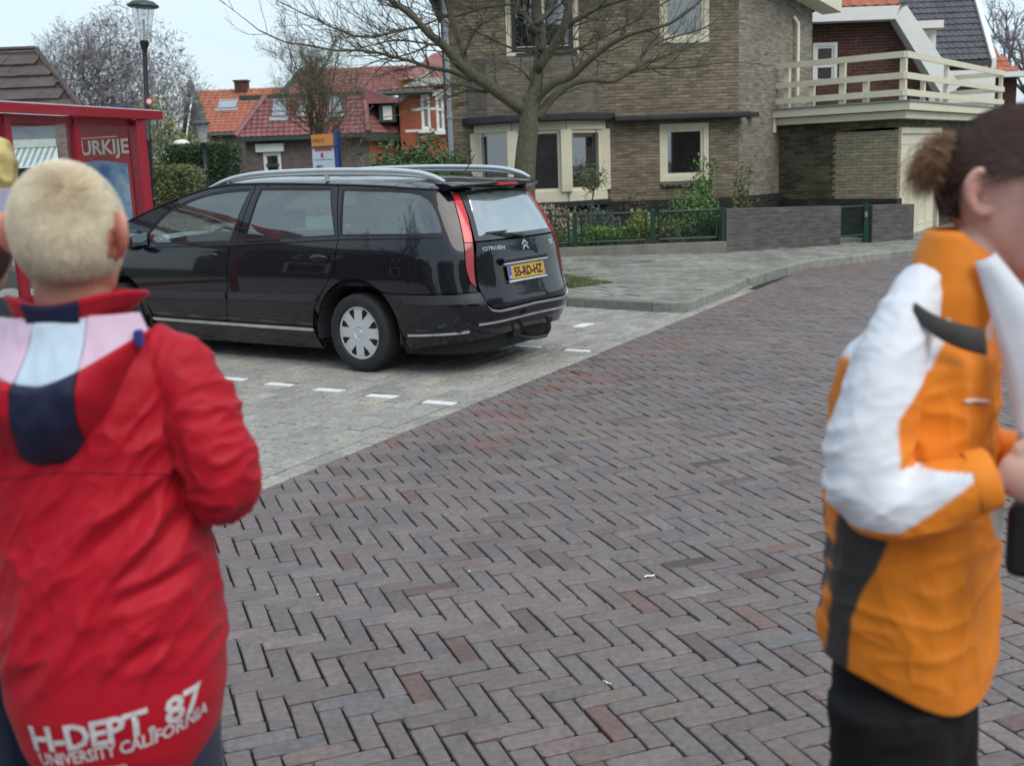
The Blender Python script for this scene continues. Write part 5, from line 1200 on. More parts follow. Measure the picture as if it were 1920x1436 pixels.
o.data.transform(Matrix.Translation((c0_.x, c0_.y, 0)) @ Matrix.Diagonal((f_, 1, 1, 1)).to_4x4() @ Matrix.Translation((-c0_.x, -c0_.y, 0)) if False else Matrix.Identity(4))
d3 = Vector((pw.d.x, pw.d.y, 0)); Sx = Matrix.Identity(3) + (f_ - 1) * Matrix(((d3.x * d3.x, d3.x * d3.y, 0), (d3.x * d3.y, d3.y * d3.y, 0), (0, 0, 0)))
o.data.transform(Matrix.Translation((c0_.x, c0_.y, 0)) @ Sx.to_4x4() @ Matrix.Translation((-c0_.x, -c0_.y, 0)))
m_ = MB(); z5 = px_(175, 259)[1]; pw.slab(m_, .05, pw.len - .3, z5 - .006, z5 + .006, -.041, -.038)
o3 = m_.build('poster_rule', ivory); set_parent(o3, po)
# bus stop flag standing behind, seen above the poster
bs_ = empty('bus_stop_sign', (at(215, 240, 16.2).x, 16.2, .12)); tag(bs_, 'bus stop sign with yellow, white and dark panels behind the shelter', 'sign')
fw_ = Wall((at(168, 240, 16.2).x, 16.2), (at(246, 240, 16.2).x, 16.2))
for px0, px1, y0, y1, c, nm in ((170, 216, 246, 237, (.60, .62, .62), 'white_panel'), (218, 246, 246, 237, (.60, .42, .04), 'yellow_panel')):
    m_ = MB(); fw_.slab(m_, fw_.uz(px0, y0)[0], fw_.uz(px1, y0)[0], fw_.uz(px0, y0)[1], fw_.uz(px0, y1)[1], 0, .03); o = m_.build(nm, M_plain(nm, c, .5)); set_parent(o, bs_)
m_ = MB(); m_.tube([(at(228, 240, 16.25).x, 16.25, .12), (at(228, 240, 16.25).x, 16.25, fw_.uz(228, 204)[1])], .03, 8); o = m_.build('post', M_plain('post_grey', (.25, .26, .28), .5)); set_parent(o, bs_)
m_ = MB(); fw_.slab(m_, fw_.uz(214, 208)[0], fw_.uz(246, 204)[0], fw_.uz(214, 208)[1], fw_.uz(214, 201)[1], 0, .1); o = m_.build('top_panel', M_plain('navy_panel', (.04, .08, .2), .5)); set_parent(o, bs_)

# ------------------------------------------------------------------ estate agent board
sb_ = empty('estate_agent_board', (at(612, 320, 24).x, 24, 0)); tag(sb_, 'estate agent board with orange top and white lower panel on a blue post', 'sign')
ebw = Wall((at(587, 280, 24.0).x, 24.0), (at(628, 280, 23.5).x, 23.5))
e = ebw.uz; uL, uR = 0.0, ebw.len; zA, zB, zC = e(605, 252)[1], e(605, 276)[1], e(605, 318)[1] - .25
m_ = MB(); ebw.slab(m_, uL, uR, zB + .02, zA, 0, .03); o = m_.build('orange_panel', M_plain('sign_orange', (.72, .28, .05), .5, var=.05)); set_parent(o, sb_)
wall_text('VERKOCHT', ebw, uL + .035, (zA + zB) / 2 - .035, .032, .105, M_plain('sign_ink', (.25, .08, .03), .6), 'board_lettering', o, sx=.74, off=.001)
m_ = MB(); ebw.slab(m_, uL, uR, zC, zB - .02, 0, .03); o = m_.build('white_panel', M_plain('sign_white', (.62, .68, .72), .5, var=.05)); set_parent(o, sb_)
m_ = MB(); ebw.slab(m_, uL + .1, uR - .06, zB - .085, zB - .025, .03, .033); cq = ebw.P((uL + uR) / 2, zB - .17, .032); o2 = m_.build('red_band', M_plain('sign_red', (.55, .10, .08), .5)); set_parent(o2, o)
m_ = MB(); M_ = Matrix.Translation(cq) @ Matrix.Rotation(R(90), 4, 'X'); m_.lathe([(.055, -.004), (.055, .002)], n=16, M=M_); o2 = m_.build('round_mark', M_plain('sign_maroon', (.30, .06, .07), .5)); set_parent(o2, o)
ink = M_plain('sign_dark_ink', (.06, .07, .1), .6)
m_ = MB(); ebw.slab(m_, uL + .06, uR - .06, zB - .262, zB - .25, .03, .033); o2 = m_.build('rule', ink); set_parent(o2, o)
m_ = MB()
for k, (a, b) in enumerate(((.12, .2), (.21, .28), (.30, .33))): ebw.slab(m_, uL + a, uL + b, zB - .42 + .01 * (k % 2), zB - .37, .03, .033)
o2 = m_.build('printed_mark', ink); set_parent(o2, o)
m_ = MB(); ebw.slab(m_, uL - .02, uR + .1, zB - .015, zB + .015, .034, .06); o2 = m_.build('cross_bar', ink); set_parent(o2, sb_)
m_ = MB(); ebw.slab(m_, uR + .012, uR + .13, 0, zA + .04, -.05, .03); o2 = m_.build('post', M_plain('sign_blue', (.03, .06, .22), .45)); set_parent(o2, sb_)
# ------------------------------------------------------------------ black estate car
CYAW = R(145)
_cf = Vector((math.cos(CYAW), math.sin(CYAW), 0)); _cl = Vector((-_cf.y, _cf.x, 0))
CO = gr(668, 697) - _cl * .86
car = empty('parked_car', (CO.x, CO.y, .004), CYAW)
tag(car, 'black estate car with silver roof rails and yellow number plate parked in the bay', 'car')
def ip(t, x):
    if x <= t[0][0]: return t[0][1]
    for (a, b), (c, d) in zip(t, t[1:]):
        if x <= c: return b + (d - b) * (x - a) / (c - a)
    return t[-1][1]
def ips(t, x, h=.04): return (ip(t, x - h) + ip(t, x) * 2 + ip(t, x + h)) / 4
W_T = [(.10, .74), (.2, .80), (.32, .855), (.5, .88), (.65, .885), (.78, .885), (.92, .87), (1.0, .85), (1.06, .83), (1.15, .805), (1.3, .757), (1.42, .71), (1.5, .66)]
XR_T = [(.12, -1.03), (.3, -1.14), (.45, -1.20), (.58, -1.21), (.66, -1.17), (.8, -1.14), (.95, -1.12), (1.05, -1.09), (1.2, -1.01), (1.35, -.92), (1.45, -.84), (1.52, -.77)]
XF_T = [(.12, 3.72), (.3, 3.84), (.5, 3.88), (.65, 3.86), (.75, 3.80), (.85, 3.68), (.95, 3.5), (1.02, 3.3), (1.5, 3.2)]
XC, LQ, XS, NR = -.30, 1.50, 2.95, 3.6
def th_tab(a, b, n, N=160):
    pts = [(a * math.sin(math.pi / 2 * i / N) ** (2 / n), b * max(0, math.cos(math.pi / 2 * i / N)) ** (2 / n)) for i in range(N + 1)]
    Ls = [0]
    for p, q in zip(pts, pts[1:]): Ls.append(Ls[-1] + math.hypot(q[0] - p[0], q[1] - p[1]))
    return [(l / Ls[-1], math.pi / 2 * i / N) for i, l in enumerate(Ls)]
TT = th_tab(.86, .87, NR); TF = th_tab(.95, .87, 2.8)
def bow(x): return 1 - .012 * ((x - 1.1) / 1.4) ** 2
def S(s, z, out=0.0):
    """body surface: s runs forward along the flank, round the corners to the centre line; mirrored beyond"""
    if s < XC - LQ: p = S(2 * (XC - LQ) - s, z, out); return Vector((p.x, -p.y, p.z))
    if s > XS + LQ: p = S(2 * (XS + LQ) - s, z, out); return Vector((p.x, -p.y, p.z))
    W = ips(W_T, z) + out
    if XC <= s <= XS: return Vector((s, W * bow(s), z))
    if s < XC:
        th = ip(TT, (XC - s) / LQ); a = XC - ips(XR_T, z) + out
        return Vector((XC - a * math.sin(th) ** (2 / NR), W * bow(XC) * max(0, math.cos(th)) ** (2 / NR), z))
    th = ip(TF, (s - XS) / LQ); a = ips(XF_T, z) - XS + out
    return Vector((XS + a * math.sin(th) ** (2 / 2.8), W * bow(XS) * max(0, math.cos(th)) ** (2 / 2.8), z))
SC = XC - LQ
def mir(poly): return poly + [(2 * SC - s, z) for s, z in reversed(poly) if abs(s - SC) > .004]
def densify(poly, st):
    res = []
    for i in range(len(poly)):
        a, b = Vector(poly[i]), Vector(poly[(i + 1) % len(poly)]); n = max(1, int((b - a).length / st))
        res += [a.lerp(b, k / n) for k in range(n)]
    return res
def curve_pts(pts, n=6):
    return [Vector((p.x, p.y)) for p in sm([(a, b, 0) for a, b in pts], n)]
def patch(poly, holes=(), step=.035, out=0.0, depth=.014, side=1, fn=S):
    """curved panel with a folded-in rim"""
    P = densify(poly, step); loops = [P] + [densify(h, step) for h in holes]
    V = []; E = []
    for lp in loops:
        b = len(V); V += lp; E += [(b + i, b + (i + 1) % len(lp)) for i in range(len(lp))]
    nb = len(V); hp = [[(v.x, v.y) for v in lp] for lp in loops]
    s0, s1 = min(p.x for p in P), max(p.x for p in P); z0, z1 = min(p.y for p in P), max(p.y for p in P)
    s = s0 + step / 2
    while s < s1:
        z = z0 + step / 2
        while z < z1:
            if in_poly((s, z), hp[0]) and not any(in_poly((s, z), h) for h in hp[1:]):
                ok = all((Vector((s, z)) - v).length_squared > (step * .45) ** 2 for v in V[:nb])
                if ok: V.append(Vector((s, z)))
            z += step
        s += step
    vo, _, fo, *_r = delaunay_2d_cdt(V, E, [], 0, 1e-6)
    keep = []
    for f in fo:
        c = sum((vo[i] for i in f), Vector((0, 0))) / len(f)
        if in_poly((c.x, c.y), hp[0]) and not any(in_poly((c.x, c.y), h) for h in hp[1:]): keep.append(tuple(f))
    vs = []
    for v in vo:
        p = fn(v.x, v.y, out); vs.append(Vector((p.x, p.y * side, p.z)))
    # orient outwards
    fs = []
    for f in keep:
        a, b, c = vs[f[0]], vs[f[1]], vs[f[2]]; n = (b - a).cross(c - a); cen = (a + b + c) / 3; o_ = Vector((cen.x - max(-.2, min(2.6, cen.x)), cen.y, .0 + max(0, cen.z - 1.35)))
        fs.append(f if n.dot(o_) > 0 else tuple(reversed(f)))
    mb = MB(); mb.add(vs, fs)
    if depth:
        nb_ = {}
        for f in fs:
            for i in range(len(f)):
                e = (f[i], f[(i + 1) % len(f)]); k = (min(e), max(e)); nb_[k] = None if k in nb_ else e
        idx = {}; ivs = []; ifs = []
        for k, e in nb_.items():
            if e is None: continue
            for i in e:
                if i not in idx:
                    v = vo[i]; q = fn(v.x, v.y, out - depth); idx[i] = (len(ivs), len(ivs) + 1); ivs += [vs[i], Vector((q.x, q.y * side, q.z))]
            a, b = e; ifs.append((idx[b][0], idx[a][0], idx[a][1], idx[b][1]))
        mb.add(ivs, ifs)
    return mb
mt, t, p = newmat('black_car_paint'); carp = mt
p.inputs['Base Color'].default_value = (.006, .0065, .011, 1); p.inputs['Roughness'].default_value = .35; p.inputs['Coat Weight'].default_value = 1; p.inputs['Coat Roughness'].default_value = .03; p.inputs['Coat IOR'].default_value = 1.5; p.inputs['Specular IOR Level'].default_value = .15
n_ = nodes_noise(t, 1.1, 3); t.links.new(ramp(t, n_.outputs['Fac'], .3, .7, (.25,) * 3, (.40,) * 3), p.inputs['Roughness'])
carg = M_glass('car_glass', tint=(.50, .70, .68), ior=1.65, trans=.82, dark=(.08, .12, .13), base=.11)
carg2 = M_glass('rear_car_glass', tint=(.5, .62, .62), ior=1.75, trans=.5, dark=(.42, .52, .53), base=.32)  # pale diffuse colour stands in for bright sky mirrored in the rear window
trimb = M_plain('black_rubber_trim', (.014, .014, .017), .5, var=.15)
mould = M_plain('grey_moulding', (.035, .035, .042), .45, var=.1)
chrome = M_plain('bright_trim', (.80, .82, .85), .18, metal=.9, var=.05)
silver = M_plain('silver_paint', (.66, .70, .73), .28, metal=.55, var=.05, coat=.4)
interior = M_plain('dark_trim_fabric', (.02, .022, .026), .9)
GUT = [(3.12, 1.13), (2.75, 1.265), (2.4, 1.37), (2.1, 1.45), (1.8, 1.51), (1.5, 1.53), (1.2, 1.534), (.8, 1.525), (.37, 1.51), (0, 1.495), (-.44, 1.473), (-.8, 1.456), (-1.07, 1.444)]
gutc = curve_pts(GUT, 4)
def gz(s): return ip([(p.x, p.y) for p in reversed(gutc)], s)
BELT = [(-1.1, 1.10), (-.96, 1.096), (.13, 1.075), (1.36, 1.022), (2.7, .985), (2.95, .975)]
W1 = curve_pts([(2.42, 1.003), (2.55, 1.06), (2.56, 1.10)], 3)[:-1] + curve_pts([(2.56, 1.11), (2.354, 1.285), (2.08, 1.392), (1.79, 1.457), (1.49, 1.482), (1.27, 1.487)], 4) + [Vector((1.415, 1.034))]
W2 = [Vector(q) for q in ((1.152, 1.487), (.80, 1.487), (.312, 1.475), (.172, 1.092), (1.244, 1.046))]
W3 = [Vector((.184, 1.466)), Vector((-.30, 1.456))] + curve_pts([(-.55, 1.448), (-.72, 1.435), (-.85, 1.40), (-.92, 1.33), (-.955, 1.22), (-.96, 1.13), (-.94, 1.10), (-.90, 1.098)], 4) + [Vector((.122, 1.093))]
g_ = .004
def GL(a, b, off=-.012):    # gutter line points between s values
    n = max(2, int(abs(b - a) / .12)); return [(a + (b - a) * k / n, gz(a + (b - a) * k / n) + off) for k in range(n + 1)]
def both(poly, name, mat, holes=(), smooth=True, **k):
    res = []
    for sd in (1, -1):
        o = patch(poly, holes, side=sd, **k).build(name, mat, car, smooth=smooth, autos=35); res.append(o)
    return res
ZS = .345
fd = [(2.66, ZS), (2.69, .60), (2.74, .90), (2.76, .975), (2.86, 1.0)] + GL(2.98, 1.22) + [(1.335, 1.03), (1.412, .985), (1.455, .6), (1.512, ZS)]
doorsF = both(fd, 'front_door', carp, [W1])
rdp = [(1.512 - .009, ZS), (1.446, .6), (1.403, .985), (1.326, 1.03)] + GL(1.21, .245) + [(.142, 1.07), (.165, .82), (.31, .64), (.42, .50), (.46, ZS)]
doorsR = both(rdp, 'rear_door', carp, [W2])
AX, AR = -.05, .405
def arch(cx, r, a0, a1, n=14): return [(cx + r * math.cos(R(a0 + (a1 - a0) * k / n)), .32 + r * math.sin(R(a0 + (a1 - a0) * k / n))) for k in range(n + 1)]
LT = [(-1.139, 1.404), (-1.206, 1.41), (-1.215, 1.25), (-1.19, 1.038), (-1.172, .85), (-1.167, .697), (-1.129, .738), (-1.108, .85), (-1.114, 1.038), (-1.13, 1.25)]
qp = GL(.236, -1.07) + [(-1.118, 1.435), (-1.13, 1.405), (-1.122, 1.25), (-1.106, 1.04), (-1.10, .85), (-1.121, .735), (-1.158, .692), (-1.17, .663), (-.47, .655)] + arch(AX, AR + .035, 128, 18) + [(.408, .50), (.302, .64), (.156, .82), (.133, 1.07)]
quart = both(qp, 'rear_quarter', carp, [W3])
for W_, nm in ((W1, 'front_window'), (W2, 'rear_side_window'), (W3, 'quarter_window')):
    both([tuple(v) for v in W_], nm, carg, out=-.008, depth=0)
# rubber seal round the windows: thin ring
def shrink(poly, d):
    c = sum((Vector(v) for v in poly), Vector((0, 0))) / len(poly); n = len(poly); res = []
    for i in range(n):
        a, b, q = Vector(poly[i - 1]), Vector(poly[i]), Vector(poly[(i + 1) % n]); t_ = ((b - a).normalized() + (q - b).normalized()); 
        if t_.length < 1e-4: res.append(b); continue
        t_.normalize(); nn = Vector((-t_.y, t_.x)); 
        if nn.dot(c - b) < 0: nn = -nn
        res.append(b + nn * d)
    return res
for W_ in (W1, W2, W3): both([tuple(v) for v in shrink(W_, -.001)], 'window_seal', trimb, [shrink(W_, .020)], out=-.003, depth=.01, smooth=True)
# front wing, sills, bumpers
FA = 3.02
fw = [(2.655, ZS), (2.685, .60), (2.735, .90), (2.755, .972)] + [(3.1, .99), (3.4, .965), (3.7, .92), (3.95, .86), (4.05, .80), (3.95, .62), (3.75, .58)] + [(FA + .42, .575)] + arch(FA, AR + .03, 37, 176)
both(fw, 'front_wing', carp)
hl = [(3.97, .63), (4.07, .79), (4.18, .76), (4.2, .66), (4.12, .62)]
both(hl, 'headlight', M_glass('headlamp_glass', tint=(.9, .9, .9), trans=.6, dark=(.5, .52, .55)))
fc = XS + LQ
def mirf(poly): return poly + [(2 * fc - s, z) for s, z in reversed(poly) if abs(s - fc) > .004]
patch(mirf([(3.76, .57), (3.95, .61), (4.13, .61), (fc, .60), (fc, .22), (3.9, .20), (3.55, .20), (3.47, .30), (3.45, .45), (3.44, .56)][::-1]), out=.005).build('front_bumper', carp, car, smooth=True, autos=35)
patch(mirf([(4.22, .66), (4.2, .76), (fc, .80), (fc, .62), (4.15, .62)][::-1]), out=.0).build('front_grille', trimb, car, smooth=True, autos=35)
sill = [(2.60, .335), (.46, .335), (.44, .15), (2.58, .13)]
both(sill, 'sill', carp, out=.004)
both([(2.56, .300), (2.58, .327), (.456, .332), (.448, .305)], 'sill_chrome_strip', chrome, out=.012, depth=.009)
for (a, b, c, d) in (((2.62, .585), (1.475, .606), (1.478, .541), (2.62, .520)), ((1.436, .607), (.350, .622), (.372, .566), (1.440, .542))):
    both([a, b, c, d], 'door_moulding', mould, out=.012, depth=.012)
bt = [(-.472, .648), (-1.19, .656), (-1.208, .60), (-1.222, .553), (-1.262, .520), (-1.33, .508), (SC, .520), (SC, .325), (-1.49, .305), (-1.18, .285), (-.83, .25), (-.56, .205), (-.505, .30), (-.488, .40)] + [(AX + (AR + .035) * math.cos(R(a)), .32 + (AR + .035) * math.sin(R(a))) for a in (168, 158, 148, 138, 131)]
patch(mir([q for q in bt[:7]]) + [(2 * SC - s, z) for s, z in bt[8:][::1]][::-1][::-1] if False else [q for q in bt] and (bt[:7] + [(2 * SC - s, z) for s, z in reversed(bt[:6])] + [(2 * SC - s, z) for s, z in reversed(bt[8:])] + [bt[7]] + bt[8:]), out=.006).build('rear_bumper', carp, car, smooth=True, autos=40)
both([(-.52, .640), (-1.178, .648), (-1.192, .600), (-1.17, .574), (-.55, .580)], 'bumper_moulding', mould, out=.018, depth=.014)
ch = mir([(-1.215, .552), (-1.255, .517), (-1.33, .502), (SC, .514), (SC, .498), (-1.33, .486), (-1.262, .498), (-1.225, .535)][0:4]) 
_lo = [(-1.222, .538), (-1.262, .503), (-1.335, .488), (SC, .500)]
patch([(-1.212, .556), (-1.255, .520), (-1.33, .505), (SC, .517)] + [(2 * SC - s, z) for s, z in ((-1.33, .505), (-1.255, .520), (-1.212, .556))] + [(2 * SC - s, z) for s, z in _lo[:3]] + list(reversed(_lo)), out=.016, depth=.012).build('bumper_chrome_strip', chrome, car, smooth=True, autos=40)
_l = [(-1.15, .412), (-1.53, .424), (SC, .428)]
patch(_l + [(2 * SC - s, z) for s, z in reversed(_l[:2])] + [(2 * SC - s, z - .014) for s, z in _l[:2]] + [(s, z - .014) for s, z in reversed(_l)], out=.014, depth=.01).build('lower_chrome_strip', silver, car, smooth=True, autos=40)
both([(-.56, .332), (-1.08, .362), (-1.085, .345), (-.56, .315)], 'bumper_side_strip', chrome, out=.012, depth=.01)
# tailgate
gt_ = [(-1.222, 1.028), (-1.197, .85), (-1.192, .70), (-1.200, .66), (-1.214, .60), (-1.232, .560), (-1.268, .530), (-1.335, .520), (SC, .530)]
gate = patch(gt_ + [(2 * SC - s, z) for s, z in reversed(gt_[:-1])], out=.0).build('tailgate', carp, car, smooth=True, autos=40)
gg = [(-1.214, 1.042), (-1.232, 1.25), (-1.222, 1.408), (-1.5, 1.425), (SC, 1.432)]
clear = [(-1.262, 1.078), (-1.285, 1.25), (-1.305, 1.385), (-1.45, 1.397), (SC, 1.404)]
cl = clear + [(2 * SC - s, z) for s, z in reversed(clear[:-1])]
patch(gg + [(2 * SC - s, z) for s, z in reversed(gg[:-1])], [[Vector(q) for q in cl]], out=.0).build('tailgate_window_surround', M_plain('gloss_black_surround', (.05, .055, .06), .12, coat=.5), gate, smooth=True, autos=40)
patch(cl, out=-.001, depth=0).build('rear_window', carg2, gate, smooth=True)
# tail lights
red1 = M_plain('red_lens', (.62, .03, .035), .12, var=.08, coat=.6); red2 = M_plain('deep_red_lens', (.30, .008, .014), .12, var=.15, scale=14, coat=.6)
both([q for q in LT if q[1] > 1.03] , 'tail_light', red1, out=.006, depth=.02)
both([q for q in LT if q[1] < 1.0 ] + [(-1.114, 1.032), (-1.19, 1.032)][::-1] if False else [(-1.19, 1.032), (-1.172, .85), (-1.167, .697), (-1.129, .738), (-1.108, .85), (-1.114, 1.032)], 'tail_light', red2, out=.006, depth=.02)
# plate, recess, handle strip, badges
def rear_fr(s, z, out=0.0):
    c = S(s, z, out); u_ = (S(s - .02, z) - S(s + .02, z)).normalized(); v_ = (S(s, z + .02) - S(s, z - .02)).normalized(); n = u_.cross(v_).normalized()
    if n.x > 0: n = -n
    return Matrix(((u_.x, v_.x, n.x), (u_.y, v_.y, n.y), (u_.z, v_.z, n.z))).to_4x4(), c
def on_rear(s, z, out):
    M_, c = rear_fr(s, z, out); M_.translation = c; return M_
PS = SC + .03; PW, PH = .26, .056
PM = on_rear(PS, .775, .018); 
mb = MB(); mb.box((-PW, -PH, -.004), (PW, PH, .002), M=PM); plate = mb.build('number_plate', M_plain('plate_yellow', (.52, .29, .03), .35, var=.05), car, bevel=.004)
mb = MB(); mb.box((-PW + .003, -PH + .004, .0025), (-PW + .045, PH - .004, .0035), M=PM); mb.build('plate_band', M_plain('plate_blue', (.05, .08, .45), .4), plate)
def text_loc(body, size, mat, M, name, parent, sx=1.0, off=0.0, ext=.0008, center=False):
    cu = bpy.data.curves.new(name, 'FONT'); cu.body = body; cu.size = size; cu.extrude = ext; cu.offset = off; cu.resolution_u = 3
    if center: cu.align_x = 'CENTER'
    ob = bpy.data.objects.new(name, cu); col.objects.link(ob); dg = bpy.context.evaluated_depsgraph_get(); me = bpy.data.meshes.new_from_object(ob.evaluated_get(dg))
    bpy.data.objects.remove(ob); bpy.data.curves.remove(cu); me.transform(M @ Matrix.Diagonal((sx, 1, 1, 1))); me.materials.clear(); me.materials.append(mat); me.name = name
    o = bpy.data.objects.new(name, me); col.objects.link(o); o.parent = parent; return o
text_loc('55-RD-HZ', .098, M_plain('plate_black', (.01, .01, .01), .5), PM @ Matrix.Translation((.022, -.034, .0035)), 'plate_lettering', plate, sx=.93, off=.003, center=True)
text_loc('NL', .03, white, PM @ Matrix.Translation((-PW + .006, -PH + .012, .0045)), 'plate_country_letters', plate)
mb = MB(); mb.box((-PW - .01, -PH - .02, -.006), (PW + .01, -PH - .006, .006), M=PM); mb.build('plate_holder_edge', chrome, car)
mb = MB(); M2 = on_rear(PS, .872, .012); mb.grid(lambda a, b: M2 @ Vector(((a - .5) * .62, -.022 + .044 * b, .012 + .012 * math.sin(b * 3.1))), 20, 6); mb.build('tailgate_handle', carp, car, smooth=True)
mb = MB(); mb.box((-.31, -.032, .0), (.31, -.022, .022), M=M2); mb.build('handle_chrome_strip', chrome, car, bevel=.002)
LM = on_rear(SC, .975, .008)
mb = MB()
for k in (0, 1):
    y = -.012 + .036 * k; w_, h_, th_ = .042, .030, .016
    mb.prism([LM @ Vector(q) for q in ((-w_, y - h_, .0), (0, y, .0), (w_, y - h_, .0), (w_, y - h_ + th_, .0), (0, y + th_ + .004, .0), (-w_, y - h_ + th_, .0))], (LM.to_3x3() @ Vector((0, 0, .008))))
mb.build('badge', chrome, car)
BM = on_rear(-1.27, .965, .004); text_loc('CITROËN', .040, silver, BM, 'rear_lettering', car, sx=1.3, off=.0, ext=.002)
BM = on_rear(SC - .39, .955, .004); text_loc('C5', .048, silver, BM, 'rear_lettering', car, sx=1.2, off=.001, ext=.002)
# wiper
mb = MB(); w0, w1, w2 = S(SC, 1.045, .02), S(-1.62, 1.072, .03), S(-1.42, 1.092, .012)
mb.tube([w0, w1, w2], [.014, .010, .006], 8); mb.lathe([(.026, -.01), (.022, .02), (.01, .03)], n=14, M=on_rear(SC, 1.045, .0)); mb.box((-.16, -.004, -.004), (.10, .008, .004), M=on_rear(-1.50, 1.095, .012)); mb.build('rear_wiper', trimb, car, smooth=True, autos=40)
# roof, spoiler, windscreen, bonnet
def roofp(a, b):
    """a 0..1 front to rear, b -1..1 across"""
    s = 1.82 + (SC + .0 - 1.82) * a
    if s > -1.05: zz = gz(s) + .002
    else: zz = 1.444
    p = S(max(s, SC), zz, -.004 if s > -1.05 else .0); y = p.y * b
    crown = .055 * (1 - b * b) * (1 if s > -.6 else max(0, 1 - (-.6 - s) / 1.3))
    x = p.x
    if s < -1.05: x = p.x + (0) 
    return Vector((x, y, zz + crown))
roofS = [1.82 - (1.82 + 1.10) * k / 26 for k in range(27)]
mb = MB(); vs = []; nb_ = 24
rows = []
for s in roofS:
    e = S(s, gz(s) + .001, -.005); fr_ = 1.0
    rows.append([Vector((e.x + .07 * (1 - (2 * k / nb_ - 1) ** 2) * (1 if s > 1.5 else 0) * (s - 1.5) / .32 - (.16 * (1 - abs(2 * k / nb_ - 1) ** 3.0) if s < -.9 else 0) * min(1, (-.9 - s) / .2 if s < -.9 else 0), e.y * (1 - 2 * k / nb_), e.z + .052 * (1 - (2 * k / nb_ - 1) ** 4) * min(1, max(.25, (s + 1.5) / 1.0)))) for k in range(nb_ + 1)])
vs = [p for r in rows for p in r]; fs = [(i * (nb_ + 1) + k, i * (nb_ + 1) + k + 1, (i + 1) * (nb_ + 1) + k + 1, (i + 1) * (nb_ + 1) + k) for i in range(len(rows) - 1) for k in range(nb_)]
mb.add(vs, [tuple(reversed(f)) for f in fs]); mb.build('roof', carp, car, smooth=True)
# spoiler
mb = MB(); n = 20; vs = []
for k in range(n + 1):
    b = 1 - 2 * k / n; yb = .60 * b; base = S(-1.30, 1.43)
    xr = -.985 + .10 * abs(b) ** 2.5; zt = 1.475 + .012 * (1 - b * b); xe = -.70
    vs += [Vector((xe, yb * 1.02, 1.492 + .020 * (1 - b ** 4))), Vector((xr + .06, yb, zt + .004)), Vector((xr, yb, zt - .012)), Vector((xr + .005, yb, zt - .028)), Vector((xe - .09, yb, 1.425))]
fs = []
for k in range(n):
    for j in range(4): a = k * 5 + j; fs.append((a, a + 5, a + 6, a + 1))
fs += [(0, 1, 2, 3, 4), tuple(n * 5 + j for j in (4, 3, 2, 1, 0))]
mb.add(vs, fs); sp = mb.build('spoiler', carp, car, smooth=True, autos=50)
mb = MB(); mb.grid(lambda a, b: Vector((-.9885 + .10 * abs(.36 * (a * 2 - 1) / .6) ** 2.5 - .002, .2 * (a * 2 - 1), 1.455 + .020 * b)), 12, 2); mb.build('brake_light', red1, sp)
for sd in (1, -1):     # corner fillers between roof, spoiler and lamps
    mb = MB(); 
    pts = [(-1.07, 1.442), (-1.125, 1.43), (-1.16, 1.412), (-1.215, 1.412), (-1.30, 1.42), (-1.42, 1.43)]
    vs = []
    for s, z in pts: q = S(s, z, 0); r_ = Vector((max(q.x, -.80) + .05, q.y * .93, 1.475)); vs += [Vector((q.x, q.y * sd, q.z)), Vector((r_.x, r_.y * sd, r_.z))]
    fs = [(2 * i, 2 * i + 1, 2 * i + 3, 2 * i + 2) for i in range(len(pts) - 1)]; mb.add(vs, fs); mb.build('roof_corner', carp, car, smooth=True)
# windscreen between the pillars
sc_ = [3.0 - (3.0 - 1.83) * k / 16 for k in range(17)]; rows = []
for s in sc_:
    e = S(s, gz(s) - .004, -.012); rows.append([Vector((e.x + .20 * (1 - (2 * k / 20 - 1) ** 2) - .0, e.y * (1 - 2 * k / 20), e.z + .02 * (1 - (2 * k / 20 - 1) ** 2))) for k in range(21)])
vs = [p for r in rows for p in r]; fs = [(i * 21 + k, i * 21 + k + 1, (i + 1) * 21 + k + 1, (i + 1) * 21 + k) for i in range(16) for k in range(20)]
mb = MB(); mb.add(vs, [tuple(reversed(f)) for f in fs]); mb.build('windscreen', carg, car, smooth=True)
# bonnet
bz = [(2.72, .978), (3.1, .994), (3.4, .969), (3.7, .924), (3.95, .864), (4.05, .81), (4.2, .79), (fc, .805)]
rows = []; bs_ = [2.72 + (fc - 2.72) * k / 30 for k in range(31)]
for s in bs_:
    e = S(s, ip(bz, s), -.002); rows.append([Vector((e.x, e.y * (1 - 2 * k / 16), e.z + .07 * (1 - (2 * k / 16 - 1) ** 2) * min(1, abs(e.y) / .5))) for k in range(17)])
vs = [p for r in rows for p in r]; fs = [(i * 17 + k, i * 17 + k + 1, (i + 1) * 17 + k + 1, (i + 1) * 17 + k) for i in range(30) for k in range(16)]
mb = MB(); mb.add(vs, fs); mb.build('bonnet', carp, car, smooth=True)
